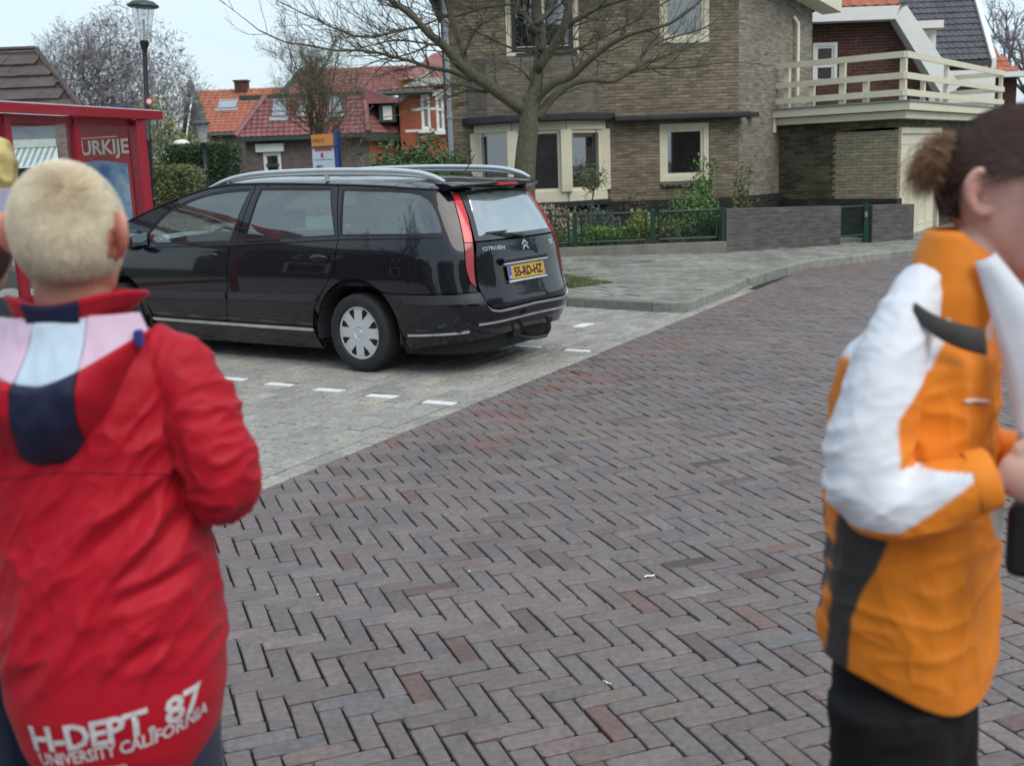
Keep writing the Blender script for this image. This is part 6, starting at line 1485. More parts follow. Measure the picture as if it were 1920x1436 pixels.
# roof rails
for sd in (1, -1):
    rp = sm([(1.90, .60 * sd, 1.50), (1.70, .605 * sd, 1.553), (1.45, .61 * sd, 1.595), (1.1, .612 * sd, 1.617), (.4, .61 * sd, 1.619), (-.22, .605 * sd, 1.600), (-.52, .60 * sd, 1.578), (-.70, .595 * sd, 1.538), (-.80, .59 * sd, 1.500)], 4)
    mb = MB(); mb.tube(rp, [.012 + .010 * min(1, i / 5, (len(rp) - 1 - i) / 4) for i in range(len(rp))], 10); mb.tube([(.42, .61 * sd, 1.53), (.42, .61 * sd, 1.62)], .02, 8)
    for v in range(len(mb.v)): pass
    rl_ = mb.build('roof_rail', silver, car, smooth=True, autos=50)
    mb = MB(); gp2 = [S(s, gz(s) - .004, .004) for s in [2.9 - 4.0 * k / 40 for k in range(41)]]; mb.tube([Vector((q.x, q.y * sd, q.z)) for q in gp2], .009, 6); mb.build('roof_gutter_trim', trimb, car, smooth=True)
    mb = MB(); lp2 = sm([(1.62, .607 * sd, 1.553), (1.3, .612 * sd, 1.582), (.9, .615 * sd, 1.592), (.4, .613 * sd, 1.590), (-.22, .607 * sd, 1.572), (-.55, .602 * sd, 1.548), (-.74, .596 * sd, 1.52)], 4); mb.tube(lp2, .014, 8); mb.build('roof_channel_strip', silver, car, smooth=True)
    # belt strip
    mb = MB(); mb.tube([(lambda q: Vector((q.x, q.y * sd, q.z)))(S(s, ip(BELT, s) - .008, .003)) for s in [2.72 - 3.66 * k / 30 for k in range(31)]], .006, 6); mb.build('belt_strip', trimb, car, smooth=True)
    # door mirror
    q = S(2.60, 1.02, .10); mb = MB(); mb.lathe([(.001, -.10), (.05, -.092), (.082, -.05), (.09, 0), (.08, .05), (.05, .082), (.001, .09)], n=16, M=Matrix.Translation((q.x, q.y * sd, 1.055)) @ Matrix.Diagonal((.75, 1.25, 1, 1))); mr = mb.build('door_mirror', carp, car, smooth=True)
    mb = MB(); mb.box((-.004, -.085, -.055), (.0, .085, .055), M=Matrix.Translation((q.x - .070, q.y * sd, 1.058))); mb.build('mirror_glass', M_plain('mirror', (.55, .65, .7), .05, metal=1), mr, bevel=.003)
    mb = MB(); q2 = S(2.60, 1.0, -.01); mb.tube([(q2.x, q2.y * sd, 1.0), (q.x, q.y * sd, 1.0)], .028, 8); mb.build('mirror_foot', trimb, mr, smooth=True)
    # handles
    for hs in (1.63, .325):
        q = S(hs, .915, .012); mb = MB(); mb.lathe([(.001, -.013), (.07, -.010), (.102, 0), (.07, .008), (.001, .010)], n=24, M=Matrix.Translation((q.x, (q.y - .008) * sd, q.z)) @ Matrix.Rotation(R(90), 4, 'X') @ Matrix.Diagonal((1, .38, 1, 1)))
        hdl = mb.build('handle_recess', trimb, doorsF[0 if sd > 0 else 1] if hs > 1 else doorsR[0 if sd > 0 else 1], smooth=True)
        mb = MB(); mb.tube([(q.x - .09, (q.y - .004) * sd, q.z + .012), (q.x - .04, (q.y + .022) * sd, q.z + .014), (q.x + .04, (q.y + .022) * sd, q.z + .013), (q.x + .09, (q.y - .004) * sd, q.z + .010)], [.008, .013, .013, .008], 8)
        mb.build('door_handle', carp, doorsF[0 if sd > 0 else 1] if hs > 1 else doorsR[0 if sd > 0 else 1], smooth=True)
# inner shell, floor, wheel wells
mb = MB(); ss = [SC + (fc - SC) * k / 70 for k in range(71)]
for sd in (1, -1):
    vs = []; 
    for s in ss:
        for z in (.16, .4, .7, .955):
            q = S(s, z, -.035); vs.append(Vector((q.x, q.y * sd, z)))
    fs = []
    for i in range(70):
        for j in range(3):
            cx_, cz_ = ss[i] , (.28, .55, .83)[j]
            if j < 2 and (abs(cx_ - AX) < .46 or abs(cx_ - FA) < .46): continue
            a = i * 4 + j; fs.append((a, a + 4, a + 5, a + 1))
    mb.add(vs, fs)
mb.box((-.80, -.68, .19), (3.4, .68, .23)); mb.box((-.95, -.55, .75), (3.3, .55, .76))
for cx_ in (AX, FA):
    for sd in (1, -1):
        vs = []
        for k in range(13):
            a = R(-10 + 200 * k / 12); vs += [Vector((cx_ + .45 * math.cos(a), .865 * sd, .32 + .42 * math.sin(a))), Vector((cx_ + .45 * math.cos(a), .52 * sd, .32 + .42 * math.sin(a)))]
        mb.add(vs, [(2 * k, 2 * k + 1, 2 * k + 3, 2 * k + 2) for k in range(12)]); mb.box((cx_ - .45, .5 * sd - .01, .2), (cx_ + .45, .5 * sd + .01, .76))
mb.build('underbody', interior, car)
def seat(x, y, w_):
    m_ = MB(); m_.box((x - .25, y - w_, .42), (x + .28, y + w_, .58)); 
    m_.prism([(x - .25, y - w_, .5), (x - .12, y - w_, .5), (x - .30, y - w_, 1.08), (x - .42, y - w_, 1.08)], (0, 2 * w_, 0))
    s_ = m_.build('seat', interior, car, bevel=.04)
    ns_ = [y] if w_ < .3 else [y - .42, y, y + .42]
    for yy in ns_:
        m_ = MB(); m_.box((x - .47, yy - .13, 1.12), (x - .37, yy + .13, 1.29)); m_.tube([(x - .40, yy - .05, 1.05), (x - .42, yy - .05, 1.15)], .008, 6); m_.tube([(x - .40, yy + .05, 1.05), (x - .42, yy + .05, 1.15)], .008, 6); m_.build('headrest', interior, s_, bevel=.035)
seat(1.55, .36, .25); seat(1.55, -.36, .25); seat(.62, 0, .62)
m_ = MB(); m_.box((2.2, -.68, .5), (2.75, .68, .93)); m_.build('dashboard', interior, car, bevel=.05)
m_ = MB(); M_ = Matrix.Translation((2.1, .36, .97)) @ Matrix.Rotation(R(62), 4, 'Y'); m_.tube([M_ @ Vector((.18 * math.cos(a * .5236), .18 * math.sin(a * .5236), 0)) for a in range(13)], .014, 8); m_.build('steering_wheel', interior, car, smooth=True)
# wheels
tyre_m = M_plain('tyre_rubber', (.022, .022, .024), .75, var=.3, scale=10, bmp=.3, bs=70)
cap_m = M_plain('wheel_cover_silver', (.62, .65, .68), .38, metal=.25, var=.05, coat=.2)
def wheel(x, y, sd):
    t_ = bpy.data.objects.new('wheel', None); col.objects.link(t_); t_.parent = car; t_.location = (x, y, .318); t_.rotation_euler = (0, 0, 0 if sd > 0 else math.pi)
    Mw = Matrix.Rotation(R(-90), 4, 'X')       # z of the lathe -> +y
    m_ = MB(); m_.lathe([(.215, -.10), (.25, -.105), (.295, -.098), (.312, -.085), (.319, -.05), (.3195, 0), (.319, .05), (.312, .085), (.295, .098), (.25, .106), (.222, .100), (.215, .07)], n=56, M=Mw)
    m_.build('tyre', tyre_m, t_, smooth=True, autos=35)
    m_ = MB(); m_.lathe([(.05, .01), (.19, .015), (.212, .03)], n=32, M=Mw); m_.build('rim', M_plain('dark_rim', (.004, .004, .004), .9, spec=0), t_)
    vs = []; fs = []; NA = 128; rr = [.0, .030, .034, .048, .052, .075, .10, .115, .125, .135, .145, .155, .165, .175, .187, .198, .204, .215, .219, .221]
    def hz(r, a):
        d = .0835 - .005 * (r / .2) ** 2 + (.004 if .05 < r < .19 else 0)
        if r < .031: d += .004
        elif r < .05: d -= .003
        f = ((a / (2 * math.pi) * 8) % 1); e = abs(f - .5) * 2     # 1 = spoke middle... 0 = gap
        
        if r > .2: d = .0805 if r < .217 else .074
        if r > .2205: d = .062
        return d
    for r in rr:
        for k in range(NA):
            a = 2 * math.pi * k / NA; vs.append(Mw @ Vector((r * math.cos(a), r * math.sin(a), hz(r, a))))
    for i in range(len(rr) - 1):
        rm = (rr[i] + rr[i + 1]) / 2
        for k in range(NA):
            f = (((k + .5) / NA * 8) % 1); hw = .05 + (rm - .115) * 2.4
            if .115 < rm < .20 and abs(f - .5) < min(.21, hw): continue
            a = i * NA + k; b = i * NA + (k + 1) % NA; fs.append((a, b, b + NA, a + NA))
    m_ = MB(); m_.add(vs, fs); m_.build('wheel_cover', cap_m, t_, smooth=True, autos=50)
    return t_
for x in (AX, FA):
    wheel(x, .765, 1); wheel(x, -.765, -1)
# tow bar, aerial, luggage
m_ = MB(); m_.tube(sm([(-.95, -.02, .26), (-1.15, -.02, .235), (-1.27, -.02, .245), (-1.32, -.02, .30), (-1.32, -.02, .36)], 4), .017, 10); m_.lathe([(.001, -.03), (.026, -.018), (.03, 0), (.026, .02), (.001, .032)], c=(-1.32, -.02, .385), n=14); m_.box((-1.14, .13, .25), (-1.06, .22, .32)); m_.tube(sm([(-1.1, .16, .26), (-1.25, .10, .235), (-1.31, .0, .245)], 4), .014, 8)
m_.build('tow_bar', trimb, car, smooth=True, autos=40)
m_ = MB(); m_.lathe([(.03, 0), (.028, .012), (.012, .028), (.004, .032)], c=(-.55, 0, 1.545), n=14); m_.tube([(-.55, 0, 1.56), (-.66, 0, 1.70)], .004, 6); m_.build('roof_aerial', trimb, car, smooth=True)
m_ = MB(); m_.grid(lambda a, b: Vector((.10 + .75 * a, -.55 + .02 * math.sin(a * 9) + .25 * b, .98 + .33 * math.sin(3.1 * min(1, .15 + .8 * a)) * b + .01 * math.sin(a * 30) * b)), 24, 8)
o = m_.build('pale_blanket', M_plain('pale_mint_cloth', (.45, .72, .72), .8, var=.2, scale=8)); o.parent = car
m_ = MB(); m_.grid(lambda a, b: Vector((-.15 + .5 * a, .30 + .03 * math.sin(a * 9), 1.05 + .30 * b + .03 * math.sin(a * 7) - .08 * a)), 12, 8)
o = m_.build('pale_bag', M_plain('pale_mint_bag', (.28, .40, .40), .7, var=.2, scale=8)); o.parent = car
# ------------------------------------------------------------------ people
from mathutils.bvhtree import BVHTree
def ell(mb, c, r, M=None, n=20, m=14):
    """closed ellipsoid"""
    vs = [Vector((0, 0, -r[2]))]
    for j in range(1, m):
        ph = math.pi * j / m - math.pi / 2
        for i in range(n): a = 2 * math.pi * i / n; vs.append(Vector((r[0] * math.cos(ph) * math.cos(a), r[1] * math.cos(ph) * math.sin(a), r[2] * math.sin(ph))))
    vs.append(Vector((0, 0, r[2]))); k = len(vs) - 1
    fs = [(0, 1 + (i + 1) % n, 1 + i) for i in range(n)]
    for j in range(m - 2):
        for i in range(n): a = 1 + j * n + i; b = 1 + j * n + (i + 1) % n; fs.append((a, b, b + n, a + n))
    fs += [(k, k - n + i, k - n + (i + 1) % n) for i in range(n)]
    vs = [(M @ v if M is not None else v) + Vector(c) for v in vs] if M is None or len(M) == 3 else [M @ (v + Vector(c)) for v in vs]
    mb.add(vs, fs)
def loft(mb, rings, n=28):
    """rings: (centre, u-vector, v-vector, power); closed and capped"""
    vs = []
    for c, u_, v_, pw in rings:
        c, u_, v_ = Vector(c), Vector(u_), Vector(v_)
        for i in range(n):
            a = 2 * math.pi * i / n; ca, sa = math.cos(a), math.sin(a)
            vs.append(c + u_ * math.copysign(abs(ca) ** (2 / pw), ca) + v_ * math.copysign(abs(sa) ** (2 / pw), sa))
    k = len(rings); fs = [(j * n + i, j * n + (i + 1) % n, (j + 1) * n + (i + 1) % n, (j + 1) * n + i) for j in range(k - 1) for i in range(n)]
    fs += [tuple(range(n - 1, -1, -1)), tuple(range((k - 1) * n, k * n))]
    mb.add(vs, fs)
def limb_loft(mb, pts, rads, n=20, flat=1.0):
    P = sm(pts, 4); k = len(P); R_ = [ip([(i * 4, r) for i, r in enumerate(rads)], j) for j in range(k)]
    mb.tube(P, R_, n)
def fuse(mb, vox, smooth_it=4, disp=None, name='part', mat=None, parent=None, colfn=None, fac=.5):
    """weld closed lofts into one skin"""
    me = bpy.data.meshes.new('tmp'); me.from_pydata(mb.v, [], mb.f); bm = bmesh.new(); bm.from_mesh(me); bmesh.ops.recalc_face_normals(bm, faces=bm.faces); bm.to_mesh(me); bm.free()
    ob = bpy.data.objects.new('tmp', me); col.objects.link(ob)
    r_ = ob.modifiers.new('r', 'REMESH'); r_.mode = 'VOXEL'; r_.voxel_size = vox
    if smooth_it: s_ = ob.modifiers.new('s', 'SMOOTH'); s_.iterations = smooth_it; s_.factor = fac
    dg = bpy.context.evaluated_depsgraph_get(); dg.update(); m2 = bpy.data.meshes.new_from_object(ob.evaluated_get(dg)); bpy.data.objects.remove(ob); bpy.data.meshes.remove(me)
    if disp:
        nv = len(m2.vertices); nm = [v.normal.copy() for v in m2.vertices]
        for i, v in enumerate(m2.vertices): v.co = v.co + nm[i] * disp(v.co.copy(), nm[i])
    if colfn:
        ca = m2.color_attributes.new('Col', 'FLOAT_COLOR', 'POINT'); arr = []
        for v in m2.vertices: c = colfn(v.co, v.normal); arr += [c[0], c[1], c[2], 1]
        ca.data.foreach_set('color', arr)
    m2.materials.clear(); m2.materials.append(mat); m2.polygons.foreach_set('use_smooth', [True] * len(m2.polygons)); m2.name = name; m2.update()
    o = bpy.data.objects.new(name, m2); col.objects.link(o)
    if parent is not None: o.parent = parent
    return o
def skin_mat(name, c, red=(.5, .16, .12)):
    mt, t, p = newmat(name); nz = nodes_noise(t, 12, 4); a = t.nodes.new('ShaderNodeAttribute'); a.attribute_name = 'Col'
    t.links.new(mixc(t, a.outputs['Color'], ramp(t, nz.outputs['Fac'], .3, .7, (.88,) * 3, (1.1, 1.08, 1.06)), 1, 'MULTIPLY'), p.inputs['Base Color'])
    p.inputs['Roughness'].default_value = .5; p.inputs['Subsurface Weight'].default_value = .12; p.inputs['Subsurface Radius'].default_value = (.01, .004, .002); p.inputs['Subsurface Scale'].default_value = .5; return mt
def head_parts(mb, hc, F_, U_, s=1.0, ear_out=1.0, es=1.0):
    """skull, jaw, nose, lips, brows, ears. hc = centre of the skull"""
    F_ = F_.normalized(); S_ = U_.cross(F_).normalized()     # S_ = left side
    def at_(f, s_, u): return hc + (F_ * f + S_ * s_ + U_ * u) * s
    def E(f, s_, u, rf, rs, ru, rot=0):
        M_ = Matrix((F_, S_, U_)).transposed(); 
        if rot: M_ = M_ @ Matrix.Rotation(rot, 3, 'Y')
        ell(mb, at_(f, s_, u), (rf * s, rs * s, ru * s), M_, 22, 16)
    E(-.008, 0, .012, .096, .074, .095); E(.012, 0, -.02, .080, .068, .090); E(.030, 0, -.062, .058, .052, .052); E(.058, 0, -.088, .026, .026, .022)
    E(.050, .030, -.035, .034, .028, .034); E(.050, -.030, -.035, .034, .028, .034)
    E(.076, .0, .022, .016, .050, .012)
    E(.088, 0, -.015, .012, .009, .026, R(-18)); E(.098, 0, -.030, .014, .011, .010); E(.088, .012, -.033, .009, .008, .008); E(.088, -.012, -.033, .009, .008, .008)
    E(.082, 0, -.054, .012, .022, .0065); E(.080, 0, -.065, .013, .020, .0075)
    for k in (1, -1):
        e = [at_(-.004, .072 * k, .028 * es), at_(-.004 - .018 * es, (.084 * ear_out) * k, .034 * es), at_(-.004 - .030 * es, (.090 * ear_out) * k, .014 * es), at_(-.004 - .024 * es, (.086 * ear_out) * k, -.014 * es), at_(-.010, .076 * k, -.034 * es), at_(-.004, .071 * k, -.026 * es)]
        mb.tube(sm(e, 4), .0062 * s, 10)
        M_ = Matrix((F_, S_, U_)).transposed() @ Matrix.Rotation(R(-24) * k, 3, 'Z'); ell(mb, at_(-.017, .0775 * ear_out * k, .004), (.021 * s * es, .0085 * s, .031 * s * es), M_, 16, 12)
        ell(mb, at_(-.008, .073 * k, -.030 * es), (.010 * s * es, .0065 * s, .011 * s * es), None, 12, 8)
        mb.tube([at_(-.012, .078 * k, .018), at_(-.022, .083 * k, .006), at_(-.018, .080 * k, -.012)], .004 * s, 8)
    return at_
def strands(mb, hc, F_, U_, s, n, rng, flow, region, length, colf, wid=.0009, lift=.004, seg=3, rr_=(.100, .078, .099)):
    """short hairs that follow the skull"""
    F_ = F_.normalized(); S_ = U_.cross(F_).normalized(); k = 0; tries = 0
    while k < n and tries < n * 8:
        tries += 1
        d = Vector((rng.gauss(0, 1), rng.gauss(0, 1), rng.gauss(0, 1))).normalized()
        if not region(d): continue
        k += 1; p = Vector(d); pts = []
        ln = length(d) * rng.uniform(.7, 1.25); off0 = rng.uniform(.0, .003)
        jit = Vector((rng.gauss(0, .33), rng.gauss(0, .33), rng.gauss(0, .33)))
        for j in range(seg + 1):
            off = off0 + lift * j / seg * rng.uniform(.6, 1.3)
            pos = hc + (F_ * (p.x * (rr_[0] + off) - .006) + S_ * (p.y * (rr_[1] + off)) + U_ * (p.z * (rr_[2] + off) + .010)) * s
            pts.append(pos); fl = flow(p) + jit; fl = fl - p * fl.dot(p); 
            if fl.length < 1e-5: break
            p = (p + fl.normalized() * (ln / seg / .09)).normalized()
        if len(pts) < 3: continue
        mb.cur = colf(d, rng); nrm = (pts[0] - hc).normalized(); vs = []
        for j, q in enumerate(pts):
            t_ = (pts[min(j + 1, len(pts) - 1)] - pts[max(j - 1, 0)]).normalized(); sd = t_.cross(nrm); 
            if sd.length < 1e-4: sd = S_
            sd = sd.normalized() * wid * (1 - .75 * j / (len(pts) - 1)); vs += [q - sd, q + sd]
        mb.add(vs, [(2 * j, 2 * j + 1, 2 * j + 3, 2 * j + 2) for j in range(len(pts) - 1)])
def cloth_mat(name, rough=.55, sheen=.2, weave=700, bmp=.12):
    mt, t, p = newmat(name); a = t.nodes.new('ShaderNodeAttribute'); a.attribute_name = 'Col'; nz = nodes_noise(t, 4, 4)
    t.links.new(mixc(t, a.outputs['Color'], ramp(t, nz.outputs['Fac'], .3, .7, (.9,) * 3, (1.08,) * 3), 1, 'MULTIPLY'), p.inputs['Base Color'])
    p.inputs['Roughness'].default_value = rough; p.inputs['Sheen Weight'].default_value = sheen; p.inputs['Specular IOR Level'].default_value = .25
    n2 = nodes_noise(t, 60, 3); n3 = nodes_noise(t, weave, 1); ad = t.nodes.new('ShaderNodeMath'); ad.operation = 'MULTIPLY_ADD'; ad.inputs[1].default_value = .25; t.links.new(n3.outputs['Fac'], ad.inputs[0]); t.links.new(n2.outputs['Fac'], ad.inputs[2]); bump(t, p, ad.outputs[0], bmp, .004); return mt
shell = cloth_mat('jacket_shell', .60, .04, bmp=.25)
hair_m = M_attr('hair_strands', .5, 0, 90, .12, 30, spec=.4)
def ridge(p, M_, seed=0):
    q = M_ @ p; return 1 - abs(noise.noise(q + Vector((seed, seed * .7, 0)))) * 2.2
def SS(a, b, x): t_ = max(0, min(1, (x - a) / (b - a))); return t_ * t_ * (3 - 2 * t_)

# ================= boy seen from behind
BX, BYc = -.626, 1.635
HC = Vector((-.613, 1.60, 1.545)); Fw = Vector((.05, 1, 0)).normalized(); Up = Vector((.02, -.10, 1)).normalized()
mb = MB(); at_b = head_parts(mb, HC, Fw, Up, .90, 1.10)
limb_loft(mb, [(BX + .006, 1.60, 1.50), (BX, 1.615, 1.44), (BX, 1.63, 1.38)], [.050, .052, .07], 20)
loft(mb, [((BX, 1.64, z), (a, 0, 0), (0, b, 0), 2.2) for z, a, b in ((.79, .08, .07), (.86, .11, .085), (1.0, .115, .085), (1.15, .13, .09), (1.28, .145, .09), (1.36, .11, .07), (1.40, .06, .05))])
armp = {}
for k in (1, -1):
    sh = (BX + .14 * k, 1.635, 1.33); el = (BX + .198 * k, 1.62, 1.175); wr = (BX + .155 * k, 1.80, 1.10); hd = (BX + .13 * k, 1.87, 1.09)
    limb_loft(mb, [sh, el, wr], [.042, .034, .024], 16)
    ell(mb, Vector(hd), (.036, .045, .018), None, 14, 10)
    for j in range(4): x0 = hd[0] + (-.024 + .016 * j); mb.tube([(x0, hd[1] + .03, hd[2]), (x0, hd[1] + .06, hd[2] - .008), (x0, hd[1] + (.078, .086, .084, .07)[j], hd[2] - .028)], [.008, .0075, .006], 8)
    mb.tube([(hd[0] - .028 * k, hd[1] - .005, hd[2]), (hd[0] - .05 * k, hd[1] + .025, hd[2] - .008), (hd[0] - .055 * k, hd[1] + .045, hd[2] - .014)], [.0095, .0085, .007], 8)
    limb_loft(mb, [(BX + .055 * k, 1.64, .84), (BX + .078 * k, 1.63, .50), (BX + .08 * k, 1.65, .10)], [.065, .05, .038], 16)
    loft(mb, [((BX + .08 * k, 1.65 + y, z), (.035, 0, 0), (0, b, 0), 2.2) for z, y, b in ((.02, .04, .11), (.05, .035, .10), (.09, .0, .05), (.13, 0, .04))])
SK = (.60, .34, .25)
def skin_boy(co, n):
    r = 0
    for k in (1, -1): r = max(r, 1 - (co - at_b(-.02, .085 * k, .0)).length / .045)
    r = max(0, r); c = [SK[i] * (1 - r * .75) + (.78, .16, .13)[i] * r * .75 for i in range(3)]
    return c
boy = fuse(mb, .0042, 3, None, 'person', skin_mat('skin_fair', SK), colfn=skin_boy)
tag(boy, 'short haired blond boy from behind in a red hooded jacket with white lettering', 'person')
# jacket
RED = (.44, .006, .020); NAVY = (.014, .018, .05)
mb = MB()
loft(mb, [((BX + dx, BYc + dy, z), (a, 0, 0), (0, b, 0), 2.4) for z, a, b, dx, dy in ((.704, .100, .090, .000, 0), (.714, .122, .108, .000, 0), (.78, .148, .128, -.002, 0), (.85, .163, .138, -.002, 0), (.94, .165, .138, .0, 0), (1.04, .158, .130, 0, 0), (1.12, .148, .122, 0, 0), (1.22, .147, .116, 0, 0), (1.30, .154, .108, 0, 0), (1.345, .150, .098, 0, 0), (1.385, .118, .082, 0, -.008), (1.415, .078, .068, 0, -.018), (1.44, .064, .062, 0, -.024))], 40)
for k in (1, -1):
    limb_loft(mb, [(BX + .095 * k, 1.625, 1.372), (BX + .146 * k, 1.615, 1.335), (BX + .178 * k, 1.600, 1.260), (BX + .197 * k, 1.592, 1.20), (BX + .190 * k, 1.62, 1.160), (BX + .160 * k, 1.70, 1.130), (BX + .145 * k, 1.79, 1.105)], [.045, .052, .057, .056, .054, .044, .036], 24)
Mf1 = Matrix.Rotation(R(-38), 3, 'Y') @ Matrix.Identity(3); Mf1 = Matrix.Diagonal((17, 5, 4.2)) @ Matrix.Rotation(R(-32), 3, 'Y')
Mf2 = Matrix.Diagonal((8, 5, 19)) @ Matrix.Rotation(R(14), 3, 'Y')
def fold_boy(p, n):
    lx = p.x - BX; sl = SS(.14, .17, abs(lx)) * SS(1.05, 1.12, p.z)
    wp = p + Vector((noise.noise(p * 6), 0, noise.noise(p * 6 + Vector((5, 0, 0))))) * .035; d = .0095 * (max(0, ridge(wp, Mf1, 3)) ** 1.8 - .3) + .0055 * (max(0, ridge(wp, Matrix.Diagonal((26, 9, 9)) @ Matrix.Rotation(R(-42), 3, 'Y'), 9)) ** 2 - .3) + .0022 * (max(0, ridge(wp, Matrix.Diagonal((45, 20, 20)) @ Matrix.Rotation(R(-20), 3, 'Y'), 6)) ** 2 - .3)
    d *= (.10 + .90 * SS(.87, .96, p.z)) * (1 - SS(1.28, 1.36, p.z) * .6)
    e = .008 * (max(0, ridge(wp, Mf2, 5)) ** 1.6 - .35) + .005 * (max(0, ridge(wp, Matrix.Diagonal((22, 14, 34)), 2)) ** 1.8 - .3)
    # pulled creases running from the armpit across the back
    c = 0
    for (x0, z0, x1, z1, w_, a_) in ((.13, 1.19, .02, 1.09, .016, .012), (.14, 1.14, .06, 1.04, .014, .011), (.15, 1.06, .03, 1.02, .012, .009), (.02, 1.22, -.10, 1.02, .02, .008), (.12, .97, .04, .93, .012, .008), (-.02, 1.0, -.13, .88, .016, .008)):
        vx, vz = x1 - x0, z1 - z0; L2 = vx * vx + vz * vz; t_ = max(0, min(1, ((lx - x0) * vx + (p.z - z0) * vz) / L2)); dd = math.hypot(lx - x0 - t_ * vx, p.z - z0 - t_ * vz)
        q = dd / w_; c += -a_ * math.exp(-q * q) * math.sin(math.pi * min(1, t_ + .12)) + a_ * .6 * math.exp(-((q - 1.6) ** 2) * 1.5) * math.sin(math.pi * t_)
    g = -.003 * math.exp(-((p.z - .732) / .004) ** 2)
    return d * (1 - sl) + e * sl + (c if n.y < 0.3 and sl < .5 else 0) + g
jk = fuse(mb, .0044, 3, fold_boy, 'jacket', shell, boy, colfn=lambda co, n: RED)
# seam lines: yoke seam and sleeve seams are thin welts pressed on the shell
bvh = BVHTree.FromObject(jk, bpy.context.evaluated_depsgraph_get())
def on_jacket(bv, x, z, off=.002, y0=0.5, dirv=(0, 1, 0)):
    h = bv.ray_cast(Vector((x, y0, z)), Vector(dirv)); 
    return (h[0] + h[1] * off) if h[0] is not None else None
mb = MB()
for path in ([(BX - .16 + .32 * k / 30, 1.222 - .05 * ((k - 15) / 15) ** 2 * .6) for k in range(31)],):
    ps = [on_jacket(bvh, x, z, .0006) for x, z in path]; ps = [q for q in ps if q is not None]
    if len(ps) > 3: mb.tube(ps, .0013, 5)
for c_ in (1,): pass
mb.cur = (.36, .01, .02); mb.c = [(.33, .009, .018)] * len(mb.v); mb.build('yoke_seam', shell, jk, smooth=True, colattr=True)
# hood: lining, rolled rim, outer bag
HX = BX - .004
hood = MB(); nu, nv = 48, 30; vs = []; 
def hoodp(u_, v_):
    """u -1..1 across, v 0 collar .. .45 rim .. 1 bottom"""
    a = abs(u_); endf = 1 - a ** 4
    rimz = 1.343 + .050 * a ** 1.6 + (.012 if u_ > 0 else 0) * a; topz = 1.437 - .006 * a; botz = 1.232 + .118 * a ** 2.2
    wtop, wrim, wbot = .100, .125, .118
    if v_ < .45:
        t_ = v_ / .45; z = topz + (rimz - topz) * t_; hw = wtop + (wrim - wtop) * t_; x = HX + u_ * hw + .002 - .012 * t_
        y = 1.548 - .0 * t_ - (.058 * t_ ** .8) * endf + .055 * a ** 2.2 * (1 - .2 * t_) ; y += .010 * math.sin(t_ * math.pi) * endf
    else:
        t_ = (v_ - .45) / .55; z = rimz + .006 * math.sin(min(1, t_ * 6) * math.pi) * endf - (rimz - botz) * t_ ** 1.15; hw = wrim + (wbot - wrim) * t_; x = HX + u_ * hw - .010 - .014 * t_
        y = 1.548 - .058 * endf - .020 * math.sin(math.pi * min(1, .18 + t_ * .62)) * endf + .055 * a ** 2.2 * .8 + .050 * t_ ** 3 * endf
    p = Vector((x, y, z)); 
    y -= (.007 * (ridge(p, Matrix.Diagonal((20, 4, 9)) @ Matrix.Rotation(R(20 if u_ > 0 else -20), 3, 'Y'), 4) - .5) + .004 * (ridge(p, Matrix.Diagonal((36, 6, 22)), 8) - .5)) * (1 if v_ > .45 else .8)
    return Vector((x, y, z))
for j in range(nv + 1):
    for i in range(nu + 1): vs.append(hoodp(-1 + 2 * i / nu, j / nv))
fs = []; mi = []; LIL = (.62, .47, .60); PBL = (.50, .62, .74)
hp_ = {'lining': [], 'lining2': [], 'stripe': [], 'red': [], 'red2': [], 'navy': []}
for j in range(nv):
    for i in range(nu):
        um = -1 + 2 * (i + .5) / nu; vm = (j + .5) / nv; f = (j * (nu + 1) + i, j * (nu + 1) + i + 1, (j + 1) * (nu + 1) + i + 1, (j + 1) * (nu + 1) + i)
        st = -.24 < um < .46 if vm > .44 else (-.27) < um < .42
        hp_['stripe' if vm < .44 and st else ('lining' if um < 0 else 'lining2') if vm < .44 else 'navy' if st else ('red' if um < 0 else 'red2')].append(f)
for key, c, nm in (('lining', LIL, 'hood_lining'), ('lining2', LIL, 'hood_lining'), ('red2', RED, 'hood'), ('stripe', PBL, 'hood_lining_stripe'), ('red', RED, 'hood'), ('navy', NAVY, 'hood_stripe')):
    m_ = MB(); used = sorted({i for f in hp_[key] for i in f}); ix = {v: i for i, v in enumerate(used)}; m_.cur = c; m_.add([vs[i] for i in used], [tuple(ix[i] for i in f) for f in hp_[key]])
    o = m_.build(nm, shell, jk, smooth=True, colattr=True); s_ = o.modifiers.new('t', 'SOLIDIFY'); s_.thickness = .004; s_.offset = -1; s2 = o.modifiers.new('s', 'SUBSURF'); s2.levels = 1; s2.render_levels = 1
